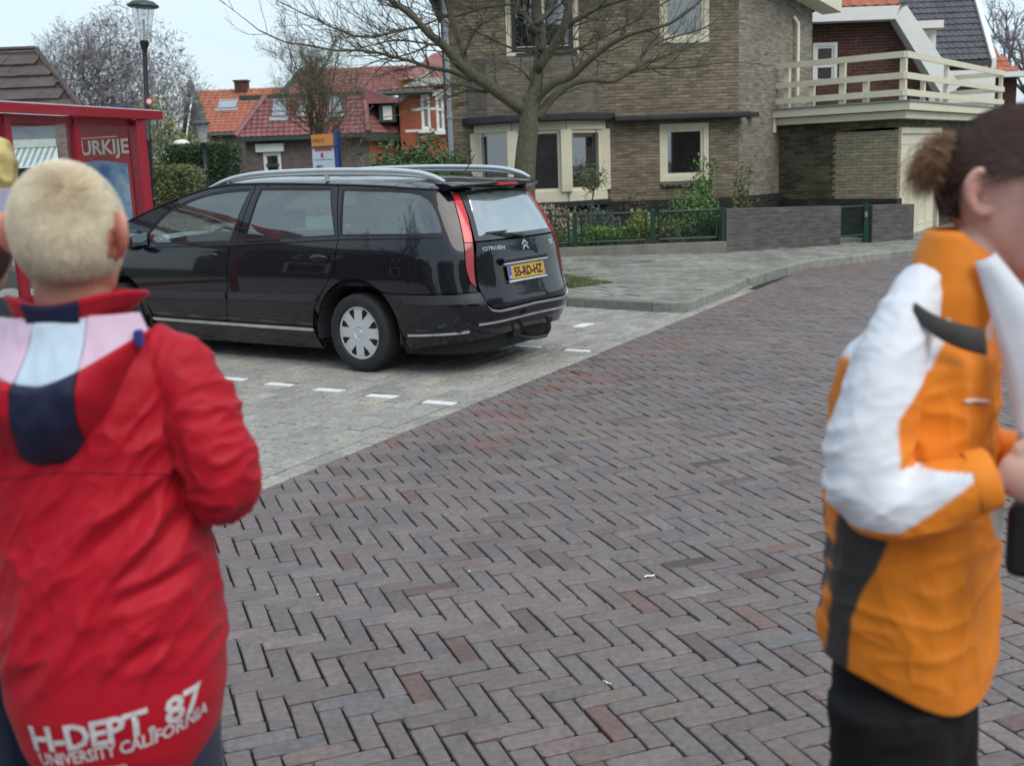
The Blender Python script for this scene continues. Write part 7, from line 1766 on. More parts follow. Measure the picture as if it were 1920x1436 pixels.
# collar
for key, rng_u, c in (('collar', (-1, 1), RED), ('collar_stripe', (-.15, .17), NAVY)):
    m_ = MB(); n = 40; vs2 = []; out_ = 0 if key == 'collar' else .0022
    for j in range(7):
        for i in range(n + 1):
            a = R(-90) + R(168) * (rng_u[0] + (rng_u[1] - rng_u[0]) * i / n); v_ = j / 6
            r_ = .062 + .014 * v_ + .030 * max(0, math.sin(a + R(90))) ** 2 * v_ ** 1.5 * (1 if a > R(-90) else .6) + out_
            vs2.append(Vector((BX - .006 + r_ * math.cos(a) * 1.08, 1.612 + r_ * math.sin(a), 1.412 + .048 * v_ - .006 * math.sin(a * 3) * v_)))
    m_.cur = c; m_.add(vs2, [(j * (n + 1) + i, j * (n + 1) + i + 1, (j + 1) * (n + 1) + i + 1, (j + 1) * (n + 1) + i) for j in range(6) for i in range(n)])
    o = m_.build(key, shell, jk, smooth=True, colattr=True); s_ = o.modifiers.new('t', 'SOLIDIFY'); s_.thickness = .005; s_.offset = 0 if key == 'collar' else 1
m_ = MB(); m_.cur = (.05, .04, .22); q = hoodp(.93, .40); m_.box((-.006, -.010, -.014), (.006, .004, .010), M=Matrix.Translation(q + Vector((.006, -.008, .0)))); m_.build('hood_toggle', shell, jk, colattr=True, bevel=.003)
# lettering printed on the back hem
pr_ink = M_plain('printed_white', (.60, .58, .60), .6, var=.2, scale=60)
def print_on(body, size, x0, x1, zf, bv, name, parent, off, spaced=1.0):
    cu = bpy.data.curves.new(name, 'FONT'); cu.body = body; cu.size = size; cu.offset = off; cu.resolution_u = 2; cu.space_character = spaced
    ob = bpy.data.objects.new(name, cu); col.objects.link(ob); dg = bpy.context.evaluated_depsgraph_get(); me = bpy.data.meshes.new_from_object(ob.evaluated_get(dg)); bpy.data.objects.remove(ob); bpy.data.curves.remove(cu)
    bm = bmesh.new(); bm.from_mesh(me); bmesh.ops.subdivide_edges(bm, edges=[e for e in bm.edges if e.calc_length() > .003], cuts=3, use_grid_fill=True); bmesh.ops.triangulate(bm, faces=bm.faces); bm.to_mesh(me); bm.free()
    xs_ = [v.co.x for v in me.vertices]; a, b = min(xs_), max(xs_)
    for v in me.vertices:
        t_ = (v.co.x - a) / (b - a); an0, an1 = math.asin(max(-1, min(1, (x0 - BX) / .167))), math.asin(max(-1, min(1, (x1 - BX) / .167)))
        x = BX + .167 * math.sin(an0 + (an1 - an0) * t_); z = zf(t_) + v.co.y
        rd_ = Vector((math.sin((an0 + (an1 - an0) * t_)), -math.cos((an0 + (an1 - an0) * t_)), 0)); c0_ = Vector((BX + .004, BYc, z)); h = bv.ray_cast(c0_ + rd_ * .4, -rd_)
        v.co = (h[0] if h[0] is not None else c0_ + rd_ * .16) + rd_ * .0022
    me.materials.clear(); me.materials.append(pr_ink); o = bpy.data.objects.new(name, me); me.name = name; col.objects.link(o); o.parent = parent; return o
print_on('H-DEPT. 87', .056, -.730, -.478, lambda t: .808 + .038 * t ** 1.3, bvh, 'printed_lettering', jk, .0018, .95)
print_on('UNIVERSITY CALIFORNIA', .029, -.726, -.472, lambda t: .783 + .046 * t ** 1.3, bvh, 'printed_lettering', jk, .0007)
print_on('BY BOOOSTR', .013, -.625, -.575, lambda t: .771 + .004 * t, bvh, 'printed_lettering', jk, .0002)
# trousers, shoes
mb = MB()
for k in (1, -1): limb_loft(mb, [(BX + .050 * k, 1.64, .86), (BX + .066 * k, 1.63, .50), (BX + .075 * k, 1.655, .07)], [.098, .075, .065], 20)
JE = (.02, .028, .05); fuse(mb, .008, 2, lambda p, n: .004 * (ridge(p, Matrix.Diagonal((12, 12, 22)), 1) - .5), 'trousers', cloth_mat('denim', .8, .1), boy, colfn=lambda co, n: JE)
mb = MB()
for k in (1, -1): loft(mb, [((BX + .08 * k, 1.66 + y, z), (w_, 0, 0), (0, b, 0), 2.4) for z, y, b, w_ in ((.002, .045, .135, .046), (.03, .04, .132, .046), (.06, .02, .10, .042), (.10, -.02, .06, .038))])
fuse(mb, .006, 2, None, 'shoes', M_plain('shoe_dark', (.03, .03, .035), .6), boy)
# blond hair
rng = random.Random(17)
def reg_b(d): return (d.z > -.62 + .55 * max(0, d.x) * 1.5) and not (d.x > .45 and d.z < .45) and not (abs(d.y) > .86 and -.45 < d.z < .12 and -.45 < d.x < .3)
WH = Vector((-.66, -.42, .66)).normalized()     # crown whorl
def flow_b(p):
    r = p - WH; r = r - p * r.dot(p)
    if r.length < .02: r = Vector((.3, .1, 0))
    tw = p.cross(r); down = Vector((0, 0, -1)); down -= p * down.dot(p); k = SS(.1, 1.2, (p - WH).length)
    return (r.normalized() * (1 - k * .35) + tw.normalized() * .55 * (1 - k)) + down * .55 * k
def col_b(d, rng):
    k = rng.uniform(.75, 1.2); w_ = max(0, 1 - (d - WH).length / .55); n_ = SS(-.15, -.62, d.z); s_ = noise.noise(d * 4) * .12
    b = [(.84, .74, .55)[i] * (1 - w_ * .8) + (.40, .27, .13)[i] * w_ * .8 for i in range(3)]; b = [b[i] * (1 - n_ * .45) + (.30, .20, .14)[i] * n_ * .45 for i in range(3)]
    return tuple(max(.02, x * (k + s_)) for x in b)
mb = MB(); m2_ = MB()
base = MB(); ell(base, HC + Up * .009 - Fw * .0055, (.0890, .0690, .0882), Matrix((Fw, Up.cross(Fw).normalized(), Up)).transposed(), 40, 30)
bmh = [v for v in base.v]; keep = []
Sb = Up.cross(Fw).normalized()
def loc_b(p): q = Vector(p) - (HC + Up * .009 - Fw * .0055); return Vector((q.dot(Fw) / .0890, q.dot(Sb) / .0690, q.dot(Up) / .0882))
keep = [f for f in base.f if reg_b(sum((loc_b(base.v[i]) for i in f), Vector((0, 0, 0))).normalized()) and all(loc_b(base.v[i]).z > -.52 for i in f)]
sc = MB(); sc.cur = (.60, .49, .34); sc.add(base.v, keep); cap_ = sc.build('hair', hair_m, boy, smooth=True, colattr=True)
strands(mb, HC, Fw, Up, .90, 26000, rng, flow_b, reg_b, lambda d: .016 + .010 * max(0, d.z), col_b, .00042, .006, 3, (.099, .077, .0985))
mb.build('hair_strands', hair_m, cap_, colattr=True)

# ================= girl in the orange and white jacket, at the right edge
az = R(-35); gf = Vector((math.cos(az), math.sin(az), 0)); gr_ = Vector((gf.y, -gf.x, 0))      # gr_ points to her right, towards the camera
GC = Vector((.558, 1.535, 0))
def gl_(f, r, z): return GC + gf * f + gr_ * r + Vector((0, 0, z))
GH = Vector((.686, 1.515, 1.556)); _ha = R(-50); GFw = Vector((math.cos(_ha), math.sin(_ha), -.14)).normalized(); GUp = Vector((.06, 0, 1)).normalized(); GUp = (GUp - GFw * GUp.dot(GFw)).normalized()
mb = MB(); at_g = head_parts(mb, GH, GFw, GUp, 1.0, 1.0, .80)
limb_loft(mb, [GH + Vector((-.020, .01, -.055)), Vector((.622, 1.52, 1.44)), Vector((.592, 1.52, 1.37))], [.046, .046, .065], 20)
loft(mb, [(gl_(.0, 0, z), gf * a, gr_ * b, 2.2) for z, a, b in ((.84, .05, .07), (.90, .07, .095), (1.02, .075, .10), (1.18, .08, .11), (1.30, .08, .12), (1.36, .06, .09), (1.39, .05, .06))])
hand_c = Vector((.606, 1.336, 1.222))
limb_loft(mb, [Vector((.495, 1.43, 1.345)), Vector((.455, 1.40, 1.20)), Vector((.54, 1.355, 1.195)), hand_c - Vector((.02, 0, 0))], [.04, .034, .028, .022], 16)
limb_loft(mb, [gl_(.0, -.15, 1.345), gl_(-.03, -.19, 1.17), gl_(.12, -.12, 1.17), gl_(.17, -.03, 1.19)], [.04, .034, .026, .022], 16)
# right hand, fingers closing on the black pouch
hf_ = Vector((.985, -.17, 0)).normalized(); hr_ = Vector((hf_.y, -hf_.x, 0)); ell(mb, hand_c + hf_ * .028, (.042, .020, .036), Matrix((hf_, hr_, Vector((0, 0, 1)))).transposed(), 16, 12)
for j, (z0, l_) in enumerate(((.030, .062), (.012, .070), (-.006, .066), (-.023, .052))):
    a0 = hand_c + hf_ * .055 + hr_ * .012 + Vector((0, 0, z0)); a1 = a0 + hf_ * l_ * .5 + hr_ * .012 + Vector((0, 0, -.006)); a2 = a1 + hf_ * l_ * .35 - hr_ * .012 + Vector((0, 0, -.010)); a3 = a2 + hf_ * l_ * .12 - hr_ * .020 + Vector((0, 0, -.006))
    mb.tube(sm([a0, a1, a2, a3], 3), [.0098 - .0003 * q for q in range(10)], 10)
th0 = hand_c + hf_ * .01 + Vector((0, 0, .028)); mb.tube(sm([th0, th0 + hf_ * .028 + hr_ * .004 + Vector((0, 0, .020)), th0 + hf_ * .060 + Vector((0, 0, .024))], 3), [.012, .0115, .011, .0105, .0098, .009, .0082], 10)
lh = gl_(.18, -.02, 1.18); ell(mb, lh, (.04, .022, .036), Matrix((gf, gr_, Vector((0, 0, 1)))).transposed(), 14, 10)
for j, z0 in enumerate((.028, .010, -.008, -.024)): a0 = lh + gf * .03 + Vector((0, 0, z0)); mb.tube(sm([a0, a0 + gf * .03 + gr_ * .01, a0 + gf * .045 + gr_ * .03], 3), .0085, 8)
mb.tube([lh + Vector((0, 0, .025)), lh + gf * .03 + gr_ * .02 + Vector((0, 0, .045))], [.011, .008], 8)
for k in (1, -1):
    limb_loft(mb, [gl_(.0, .075 * k, .86), gl_(.015, .08 * k, .48), gl_(-.01, .08 * k, .09)], [.06, .052, .038], 16)
    loft(mb, [(gl_(y, .08 * k, z), gf * b, gr_ * .034, 2.2) for z, y, b in ((.02, .04, .11), (.05, .035, .10), (.09, .0, .05), (.13, -.005, .04))])
SK2 = (.76, .46, .38)
def skin_g(co, n):
    r = max(0, 1 - (co - at_g(-.02, -.085, .0)).length / .05); ck = max(0, 1 - (co - at_g(.055, -.055, -.03)).length / .05); q = max(r * .55, ck * .6)
    return [SK2[i] * (1 - q) + (.70, .28, .24)[i] * q for i in range(3)]
girl = fuse(mb, .0040, 3, None, 'person', skin_mat('skin_rosy', SK2), colfn=skin_g)
tag(girl, 'brown haired woman in orange and white jacket and black trousers at the right edge', 'person')
for k in (1, -1):
    q = at_g(.078, .030 * k, .004); m_ = MB(); ell(m_, q, (.0115,) * 3, None, 16, 12); e_ = m_.build('eye', M_plain('eye_white', (.7, .68, .66), .2), girl, smooth=True)
    m_ = MB(); ell(m_, q + GFw * .0075, (.0055,) * 3, None, 12, 8); m_.build('iris', M_plain('iris_brown', (.05, .03, .02), .1), e_, smooth=True)
    m_ = MB(); m_.tube(sm([at_g(.088, .014 * k, .024), at_g(.090, .032 * k, .030), at_g(.080, .048 * k, .022)], 4), [.0015, .002, .0025, .003, .003, .0028, .0025, .002, .0012], 6); m_.build('eyebrow', M_plain('brow_brown', (.04, .02, .015), .8), girl, smooth=True)
ORG = (.80, .235, .018); WHT = (.72, .74, .80); GRY = (.055, .05, .048)
# jacket torso
mb = MB()
loft(mb, [(gl_(f, 0, z), gf * a, gr_ * b, 2.5) for z, a, b, f in ((.868, .100, .118, .006), (.874, .112, .130, .004), (.92, .116, .134, .003), (1.0, .114, .132, .003), (1.10, .108, .130, .002), (1.20, .102, .134, .002), (1.29, .100, .146, .004), (1.345, .092, .136, .010), (1.382, .068, .090, .022), (1.405, .050, .062, .034), (1.42, .044, .052, .040))], 44)
MfG = Matrix.Diagonal((14, 14, 4))
def lf(co): d = co - GC; return d.dot(gf), d.dot(gr_), co.z
def fold_g(p, n):
    f, r, z = lf(p); k = SS(.87, .93, z)
    wp = p + Vector((noise.noise(p * 6), noise.noise(p * 6 + Vector((3, 0, 0))), noise.noise(p * 6 + Vector((5, 0, 0))))) * .03; d = (.008 * (max(0, ridge(wp, MfG, 6)) ** 1.6 - .35) + .004 * (max(0, ridge(wp, Matrix.Diagonal((9, 9, 22)), 2)) ** 1.8 - .3) + .002 * (max(0, ridge(wp, Matrix.Diagonal((36, 36, 14)), 8)) ** 2 - .3)) * k
    return d
def col_g(co, n):
    z = co.z; t_ = SS(.97, 1.17, z)
    xr = .452 + .050 * t_; xl = .432 + .006 * t_
    g = SS(xr + .002, xr - .002, co.x) * SS(xl - .002, xl + .002, co.x) * SS(1.19, 1.185, z) if n.y < .35 else 0
    ln_ = z - (1.285 + 1.0 * (co.x - .468)); w_ = max(SS(-.003, .003, ln_) * SS(.600, .592, co.x) * SS(.446, .452, co.x), SS(1.389, 1.395, z))
    c = [ORG[i] * (1 - w_) + WHT[i] * w_ for i in range(3)]
    return [c[i] * (1 - g) + GRY[i] * g for i in range(3)]
gj = fuse(mb, .0040, 3, fold_g, 'jacket', shell, girl, colfn=col_g)
for v in gj.data.vertices:      # the hem rides up at the back
    k = SS(1.02, .87, v.co.z); v.co.z += k * (.052 * SS(.60, .43, v.co.x) - .012)
# sleeves
def sleeve(sgn):
    mb = MB()
    if sgn > 0: pts = [Vector(q) for q in ((.556, 1.495, 1.450), (.534, 1.472, 1.420), (.502, 1.440, 1.376), (.474, 1.412, 1.312), (.454, 1.395, 1.25), (.455, 1.380, 1.198), (.490, 1.362, 1.180), (.532, 1.350, 1.196), (.576, 1.342, 1.214))]
    else: pts = [gl_(.005, -.085, 1.392), gl_(.0, -.140, 1.365), gl_(-.02, -.170, 1.29), gl_(-.03, -.190, 1.22), gl_(-.01, -.185, 1.17), gl_(.05, -.15, 1.165), gl_(.10, -.10, 1.175), gl_(.15, -.05, 1.185)]
    limb_loft(mb, pts, ([.028, .036, .044, .050, .055, .056, .050, .044, .036] if sgn > 0 else [.040, .054, .060, .062, .060, .054, .047, .038]), 26)
    def cf(co, n):
        z = co.z; f = (co.x - .535) if sgn > 0 else lf(co)[0]; r = 0
        # white from shoulder over the elbow, tapering along the top of the forearm
        edge = 1.156 + .80 * max(0, f + .065)
        w_ = SS(edge - .0025, edge + .0025, z) * SS(.022, .017, f)
        if sgn > 0 and z > 1.232: w_ = 1 - SS(.003, -.003, z - (1.285 + 1.0 * (co.x - .468))) * SS(.472, .478, co.x)
        elif z > 1.27: w_ = 1
        return [ORG[i] * (1 - w_) + WHT[i] * w_ for i in range(3)]
    def fd_(p, n):
        f, r, z = lf(p); e = math.exp(-((z - 1.2) ** 2 + (f + .05) ** 2) / .004)
        wp = p + Vector((noise.noise(p * 7), noise.noise(p * 7 + Vector((3, 0, 0))), noise.noise(p * 7 + Vector((5, 0, 0))))) * .022; return (.0036 + .004 * e) * (max(0, ridge(wp, Matrix.Diagonal((11, 9, 26)) @ Matrix.Rotation(R(32), 3, 'Y'), 3)) ** 1.8 - .3) + .0013 * (max(0, ridge(wp, Matrix.Diagonal((24, 16, 44)) @ Matrix.Rotation(R(-15), 3, 'Y'), 7)) ** 2 - .3) + .0004 * (max(0, ridge(wp, Matrix.Diagonal((60, 40, 50)), 2)) ** 2 - .3)
    o = fuse(mb, .0040, 3, fd_, 'sleeve', shell, gj, colfn=cf, fac=.5); return o
sleeve(1); sleeve(-1)
m_ = MB(); m_.cur = ORG; n = 24; c0 = Vector((.577, 1.342, 1.214)); ax = Vector((.063, -.010, .020)).normalized(); m_.tube([c0 - ax * .012, c0 + ax * .012, c0 + ax * .016], [.040, .039, .034], 24, cap=False); m_.build('cuff', shell, gj, smooth=True, colattr=True)
# stand up collar, dark neck band, white front flap
def collar_patch(name, a0, a1, z0f, z1f, rf, c, off=0.0):
    m_ = MB(); m_.cur = c; n = 36; vs = []
    for j in range(9):
        for i in range(n + 1):
            a = a0 + (a1 - a0) * i / n; v_ = j / 8; z = z0f(a) + (z1f(a) - z0f(a)) * v_; r_ = rf(a, v_) + off
            q = gl_(.020 + .02 * v_ + r_ * math.cos(a), r_ * math.sin(a) * .98, z); q += (q - gl_(.02, 0, z)).normalized() * .003 * noise.noise(q * 30); vs.append(q)
    m_.add(vs, [(j * (n + 1) + i, j * (n + 1) + i + 1, (j + 1) * (n + 1) + i + 1, (j + 1) * (n + 1) + i) for j in range(8) for i in range(n)])
    o = m_.build(name, shell, gj, smooth=True, colattr=True); s_ = o.modifiers.new('t', 'SOLIDIFY'); s_.thickness = .006; s_.offset = 0; return o
def collar2(name, a0, a1, zb, zt, rb, rt, cb, ct, c, ragged=0):
    """open collar: a cone of cloth between two ring centres"""
    m_ = MB(); m_.cur = c; n = 40; vs = []
    for j in range(11):
        for i in range(n + 1):
            v_ = j / 10; a = a0 + (a1 - a0) * i / n; e = max(0, 1 - i / 4) * 0
            cc = Vector(cb).lerp(Vector(ct), v_); r_ = rb + (rt - rb) * v_ + .004 * math.sin(v_ * 3.1)
            z = zb(a) + (zt(a) - zb(a)) * v_
            q = Vector((cc.x, cc.y, z)) + (gf * math.cos(a) + gr_ * math.sin(a)) * r_; q += (gf * math.cos(a) + gr_ * math.sin(a)) * (.005 * noise.noise(q * 22) + .003 * noise.noise(q * 50)); vs.append(q)
    m_.add(vs, [(j * (n + 1) + i, j * (n + 1) + i + 1, (j + 1) * (n + 1) + i + 1, (j + 1) * (n + 1) + i) for j in range(10) for i in range(n)])
    o = m_.build(name, shell, gj, smooth=True, colattr=True); s_ = o.modifiers.new('t', 'SOLIDIFY'); s_.thickness = .006; s_.offset = 0; return o
CB, CT = (.598, 1.502, 0), (.622, 1.515, 0)
collar2('collar', R(40), R(318), lambda a: 1.392 - .026 * max(0, math.cos(a)) ** .8, lambda a: 1.512 - .050 * max(0, math.cos(a)), .062, .054, CB, CT, ORG)

def flap(pl, pr_, th=.008, fc_=(.72, .74, .80), nm='front_flap', bl_=.010):
    m_ = MB(); m_.cur = fc_; A_ = sm([Vector(q) for q in pl], 6); B_ = sm([Vector(q) for q in pr_], 6); n = len(A_)
    vs = []
    for i in range(n):
        for k in range(7): q = A_[i].lerp(B_[i], k / 6); q.y -= bl_ * math.sin(math.pi * k / 6); q += Vector((0, -.004 * noise.noise(q * 25), 0)); vs.append(q)
    m_.add(vs, [(i * 7 + k, i * 7 + k + 1, (i + 1) * 7 + k + 1, (i + 1) * 7 + k) for i in range(n - 1) for k in range(6)]); o = m_.build(nm, shell, gj, smooth=True, colattr=True); s_ = o.modifiers.new('t', 'SOLIDIFY'); s_.thickness = th; s_.offset = 0
flap([(.602, 1.445, 1.475), (.616, 1.425, 1.41), (.628, 1.405, 1.34), (.642, 1.392, 1.250)], [(.622, 1.44, 1.484), (.662, 1.405, 1.42), (.700, 1.385, 1.35), (.735, 1.38, 1.235)])
flap([(.516, 1.425, 1.428), (.536, 1.402, 1.413), (.560, 1.388, 1.404), (.590, 1.388, 1.396)], [(.513, 1.422, 1.412), (.532, 1.396, 1.390), (.560, 1.382, 1.374), (.594, 1.384, 1.364)], .005, GRY, 'neck_band', .003)
flap([(.700, 1.46, 1.475), (.728, 1.43, 1.40), (.740, 1.42, 1.33), (.748, 1.415, 1.27)], [(.685, 1.45, 1.470), (.70, 1.42, 1.40), (.708, 1.405, 1.33), (.712, 1.40, 1.27)])
m_ = MB(); m_.grid(lambda a, b: gl_(.066 + .030 * (1 - b), (.04 - .08 * a), 1.43 - .075 * (1 - b)), 8, 8); m_.build('pink_top', M_plain('pink_cotton', (.62, .36, .38), .8), girl, smooth=True)
# reflective piping on the chest
m_ = MB(); bv2 = BVHTree.FromObject(gj, bpy.context.evaluated_depsgraph_get())
ps = []
for k in range(12):
    q = Vector((.575 + .050 * k / 11, .8, 1.302 - .001 * k)); h = bv2.ray_cast(q, Vector((0, 1, 0)))
    if h[0] is not None: ps.append(h[0] + h[1] * .002)
if len(ps) > 3: m_.tube(ps, [.0012] + [.0028] * (len(ps) - 2) + [.0012], 6); m_.build('piping', M_plain('pale_piping', (.70, .62, .58), .4), gj, smooth=True)
# black pouch in the hand, grey hem of the top below
pb = MB(); pm_ = Matrix.Translation(hand_c + Vector((.052, .012, -.078))) @ Matrix.Rotation(az, 4, 'Z'); pb.box((-.038, -.028, -.060), (.045, .028, .035), M=pm_); o = pb.build('black_pouch', M_plain('black_nylon', (.012, .012, .013), .6, bmp=.3, bs=200), None, bevel=.012); tag(o, 'black pouch held in the hand of the woman in the orange jacket', 'pouch')
m_ = MB(); m_.grid(lambda a, b: gl_(.119 - .012 * (2 * a - 1) ** 2, .02 - .10 * a, 1.09 + .06 * b), 8, 4); o = m_.build('grey_shirt_hem', M_plain('grey_cotton', (.40, .42, .40), .85), girl, smooth=True)
# trousers and shoes
mb = MB()
loft(mb, [(gl_(0, 0, z), gf * a, gr_ * b, 2.3) for z, a, b in ((.76, .09, .115), (.86, .096, .118), (.98, .092, .112), (1.06, .085, .10))])
for k in (1, -1): limb_loft(mb, [gl_(.0, .072 * k, .86), gl_(.015 + .0 * k, .082 * k, .48), gl_(-.01, .085 * k, .07)], [.085, .080, .085], 22)
BK = (.008, .008, .009); fuse(mb, .008, 2, lambda p, n: .004 * (ridge(p, Matrix.Diagonal((12, 12, 22)), 1) - .5), 'trousers', cloth_mat('black_cotton', .85, .0), girl, colfn=lambda co, n: BK)
mb = MB()
for k in (1, -1): loft(mb, [(gl_(y, .08 * k, z), gf * b, gr_ * w_, 2.4) for z, y, b, w_ in ((.002, .045, .135, .044), (.03, .04, .132, .044), (.06, .02, .10, .04), (.10, -.02, .06, .037))])
fuse(mb, .006, 2, None, 'shoes', M_plain('shoe_black', (.02, .02, .022), .6), girl)
# hair: swept back into a short tail
rng = random.Random(23); GS = GUp.cross(GFw).normalized()
def reg_g(d): return (d.z > -.50 and d.x < .50 and not (d.x > -.02 and d.z < .18 - .9 * max(0, -d.x)) and not (abs(d.y) > .80 and -.55 < d.z < .10 and -.50 < d.x < .4)) or (d.z > .45 and d.x < .72)
TAIL = Vector((-.83, -.45, .25)).normalized()
def flow_g(p): r = TAIL - p; r -= p * r.dot(p); return r
def col_gh(d, rng): k = rng.uniform(.5, 1.7); return (.085 * k, .043 * k, .030 * k)
base = MB(); ell(base, GH + (GUp * .010 - GFw * .006), (.1005, .0785, .0995), Matrix((GFw, GS, GUp)).transposed(), 40, 30)
def loc_g(p): q = Vector(p) - (GH + (GUp * .010 - GFw * .006)); return Vector((q.dot(GFw) / .1005, q.dot(GS) / .0785, q.dot(GUp) / .0995))
keep = [f for f in base.f if reg_g(sum((loc_g(base.v[i]) for i in f), Vector((0, 0, 0))).normalized())]
sc = MB(); sc.cur = (.035, .017, .013); sc.add(base.v, keep); ch_ = sc.build('hair', hair_m, girl, smooth=True, colattr=True)
mb = MB(); strands(mb, GH, GFw, GUp, 1.0, 16000, rng, flow_g, reg_g, lambda d: .07, col_gh, .0006, .004, 4, (.1035, .0815, .1025)); mb.build('hair_strands', hair_m, ch_, colattr=True)
mb = MB()
for k in range(6000):      # tail and loose ends
    o0 = at_g(-.078 + rng.gauss(0, .004), -.048 + rng.gauss(0, .010), .034 + rng.gauss(0, .010)); sp_ = Vector((rng.gauss(0, 1), rng.gauss(0, 1), rng.gauss(0, 1))) * .0055
    l_ = rng.uniform(.014, .033); o1 = o0 + Vector((-.9, .1, 0)) * l_ * .8 + Vector((0, 0, .006)) + sp_ * .5; o2 = o1 + Vector((-.9, .1, 0)) * l_ * .30 - Vector((0, 0, l_ * .55)) + sp_; o3 = o2 - Vector((0, 0, l_ * .55)) + sp_ * .8
    kk = rng.uniform(.5, 1.3); t_ = rng.random(); mb.cur = (.24 * kk, .12 * kk, .055 * kk) if t_ < .6 else (.12 * kk, .06 * kk, .035 * kk)
    q = sm([o0, o1, o2, o3], 2); vs = []
    for j, p in enumerate(q): sd = Vector((rng.gauss(0, .1), .3, 1)).normalized() * .0006 * (1 - .6 * j / len(q)); vs += [p - sd, p + sd]
    mb.add(vs, [(2 * j, 2 * j + 1, 2 * j + 3, 2 * j + 2) for j in range(len(q) - 1)])
for k in range(700):       # fringe falling over the temple
    o0 = at_g(.050 + rng.gauss(0, .006), -.040 + rng.gauss(0, .014), .088 + rng.gauss(0, .006)); o1 = o0 + GFw * .022 - GS * .018 - Vector((0, 0, .028)); o2 = o1 + GFw * .008 - GS * .012 - Vector((0, 0, .040)); kk = rng.uniform(.6, 1.6); mb.cur = (.06 * kk, .03 * kk, .02 * kk)
    q = sm([o0, o1, o2], 3); vs = []
    for j, p in enumerate(q): sd = GFw * .0009 * (1 - .5 * j / len(q)); vs += [p - sd, p + sd]
    mb.add(vs, [(2 * j, 2 * j + 1, 2 * j + 3, 2 * j + 2) for j in range(len(q) - 1)])
mb.build('hair_tail', hair_m, ch_, colattr=True)
m_ = MB(); m_.tube([Vector((.648, 1.448, 1.452)), Vector((.668, 1.44, 1.445)), Vector((.70, 1.45, 1.45))], .0014, 5); m_.build('necklace', black, girl)

# ================= third person, cut off by the left edge
TX = at(-92, 300, 2.15); tc_ = Vector((TX.x - .02, 2.2, 0)); tf = Vector((.25, 1, 0)).normalized(); tu = Vector((0, 0, 1)); zh = at(0, 400, 2.15).z
mb = MB(); th_ = Vector((tc_.x, tc_.y, zh - .055)); at_t = head_parts(mb, th_, tf, tu, 1.0, 1.0); ts_ = tu.cross(tf).normalized()
def tl(s_, f, z): return tc_ + ts_ * s_ + tf * f + Vector((0, 0, z))
limb_loft(mb, [tl(0, -.01, zh - .12), tl(0, -.01, zh - .17), tl(0, 0, zh - .24)], [.05, .05, .07], 18)
loft(mb, [(tl(0, 0, z), ts_ * a, tf * b, 2.2) for z, a, b in ((.80, .10, .10), (.95, .09, .09), (1.15, .09, .09), (zh - .30, .10, .09), (zh - .22, .08, .06))])
for k in (1, -1):
    limb_loft(mb, [tl(.11 * k, 0, zh - .27), tl(.14 * k, -.02, zh - .52), tl(.135 * k, .05, zh - .72)], [.042, .034, .024], 14)
    hh_ = tl(.135 * k, .07, zh - .79); ell(mb, hh_, (.02, .036, .045), None, 12, 8)
    for j in range(4): mb.tube([hh_ + Vector((0, -.024 + .016 * j, -.03)), hh_ + Vector((0, -.024 + .016 * j, -.075)), hh_ + Vector((.01 * k, -.02 + .015 * j, -.095))], [.008, .0075, .006], 7)
    mb.tube([hh_ + Vector((0, .03, .0)), hh_ + Vector((0, .05, -.04))], [.01, .008], 7)
    limb_loft(mb, [tl(.08 * k, 0, .85), tl(.085 * k, .01, .48), tl(.085 * k, 0, .09)], [.088, .056, .038], 14)
    loft(mb, [(tl(.085 * k, y, z), ts_ * .034, tf * b, 2.2) for z, y, b in ((.02, .04, .11), (.06, .03, .09), (.12, 0, .04))])
third = fuse(mb, .006, 3, None, 'person', skin_mat('skin_mid', (.40, .22, .15)), colfn=lambda co, n: (.40, .22, .15)); tag(third, 'person in a crumpled yellow hat cut off by the left edge', 'person')
mb = MB(); mb.cur = (.66, .54, .24); loft(mb, [(th_ + Vector((0, 0, z)), ts_ * a, tf * a, 2) for z, a in ((.085, .100), (.12, .108), (.155, .112), (.19, .10), (.215, .07), (.22, .03))]); fuse(mb, .005, 2, lambda p, n: .009 * (ridge(p, Matrix.Diagonal((16, 16, 22)), 1) - .5), 'hat', shell, third, colfn=lambda co, n: (.62, .50, .20))
mb = MB(); mb.cur = (.42, .42, .55); mb.lathe([(.100, .050), (.106, .052), (.108, .098), (.102, .100)], c=th_, n=40); mb.build('hat_band', shell, third, smooth=True, colattr=True, autos=40)
mb = MB(); rng = random.Random(5); strands(mb, th_, tf, tu, 1.0, 4000, rng, lambda p: Vector((0, 0, -1)), lambda d: d.x < .4 and d.z < .5 and d.z > -.75, lambda d: .05, lambda d, r: tuple(x * r.uniform(.6, 1.4) for x in (.07, .035, .025)), .0016, .008, 3, (.104, .082, .102)); mb.build('hair', hair_m, third, colattr=True)
mb = MB(); loft(mb, [(tl(0, 0, z), ts_ * a, tf * b, 2.3) for z, a, b in ((.74, .11, .14), (.80, .12, .15), (1.0, .115, .14), (1.2, .115, .13), (zh - .27, .12, .12), (zh - .215, .09, .08), (zh - .17, .06, .065))])
for k in (1, -1): limb_loft(mb, [tl(.07 * k, 0, zh - .245), tl(.12 * k, 0, zh - .30), tl(.14 * k, -.02, zh - .52), tl(.135 * k, .04, zh - .70)], [.05, .055, .052, .042], 18)
fuse(mb, .007, 3, fold_boy if False else (lambda p, n: .007 * (ridge(p, Matrix.Diagonal((14, 8, 6)), 3) - .5)), 'coat', shell, third, colfn=lambda co, n: (.012, .012, .018))
mb = MB()
for k in (1, -1): limb_loft(mb, [tl(.075 * k, 0, .86), tl(.085 * k, .01, .48), tl(.085 * k, 0, .07)], [.1, .075, .065], 16)
fuse(mb, .01, 2, None, 'trousers', shell, third, colfn=lambda co, n: (.03, .04, .07))
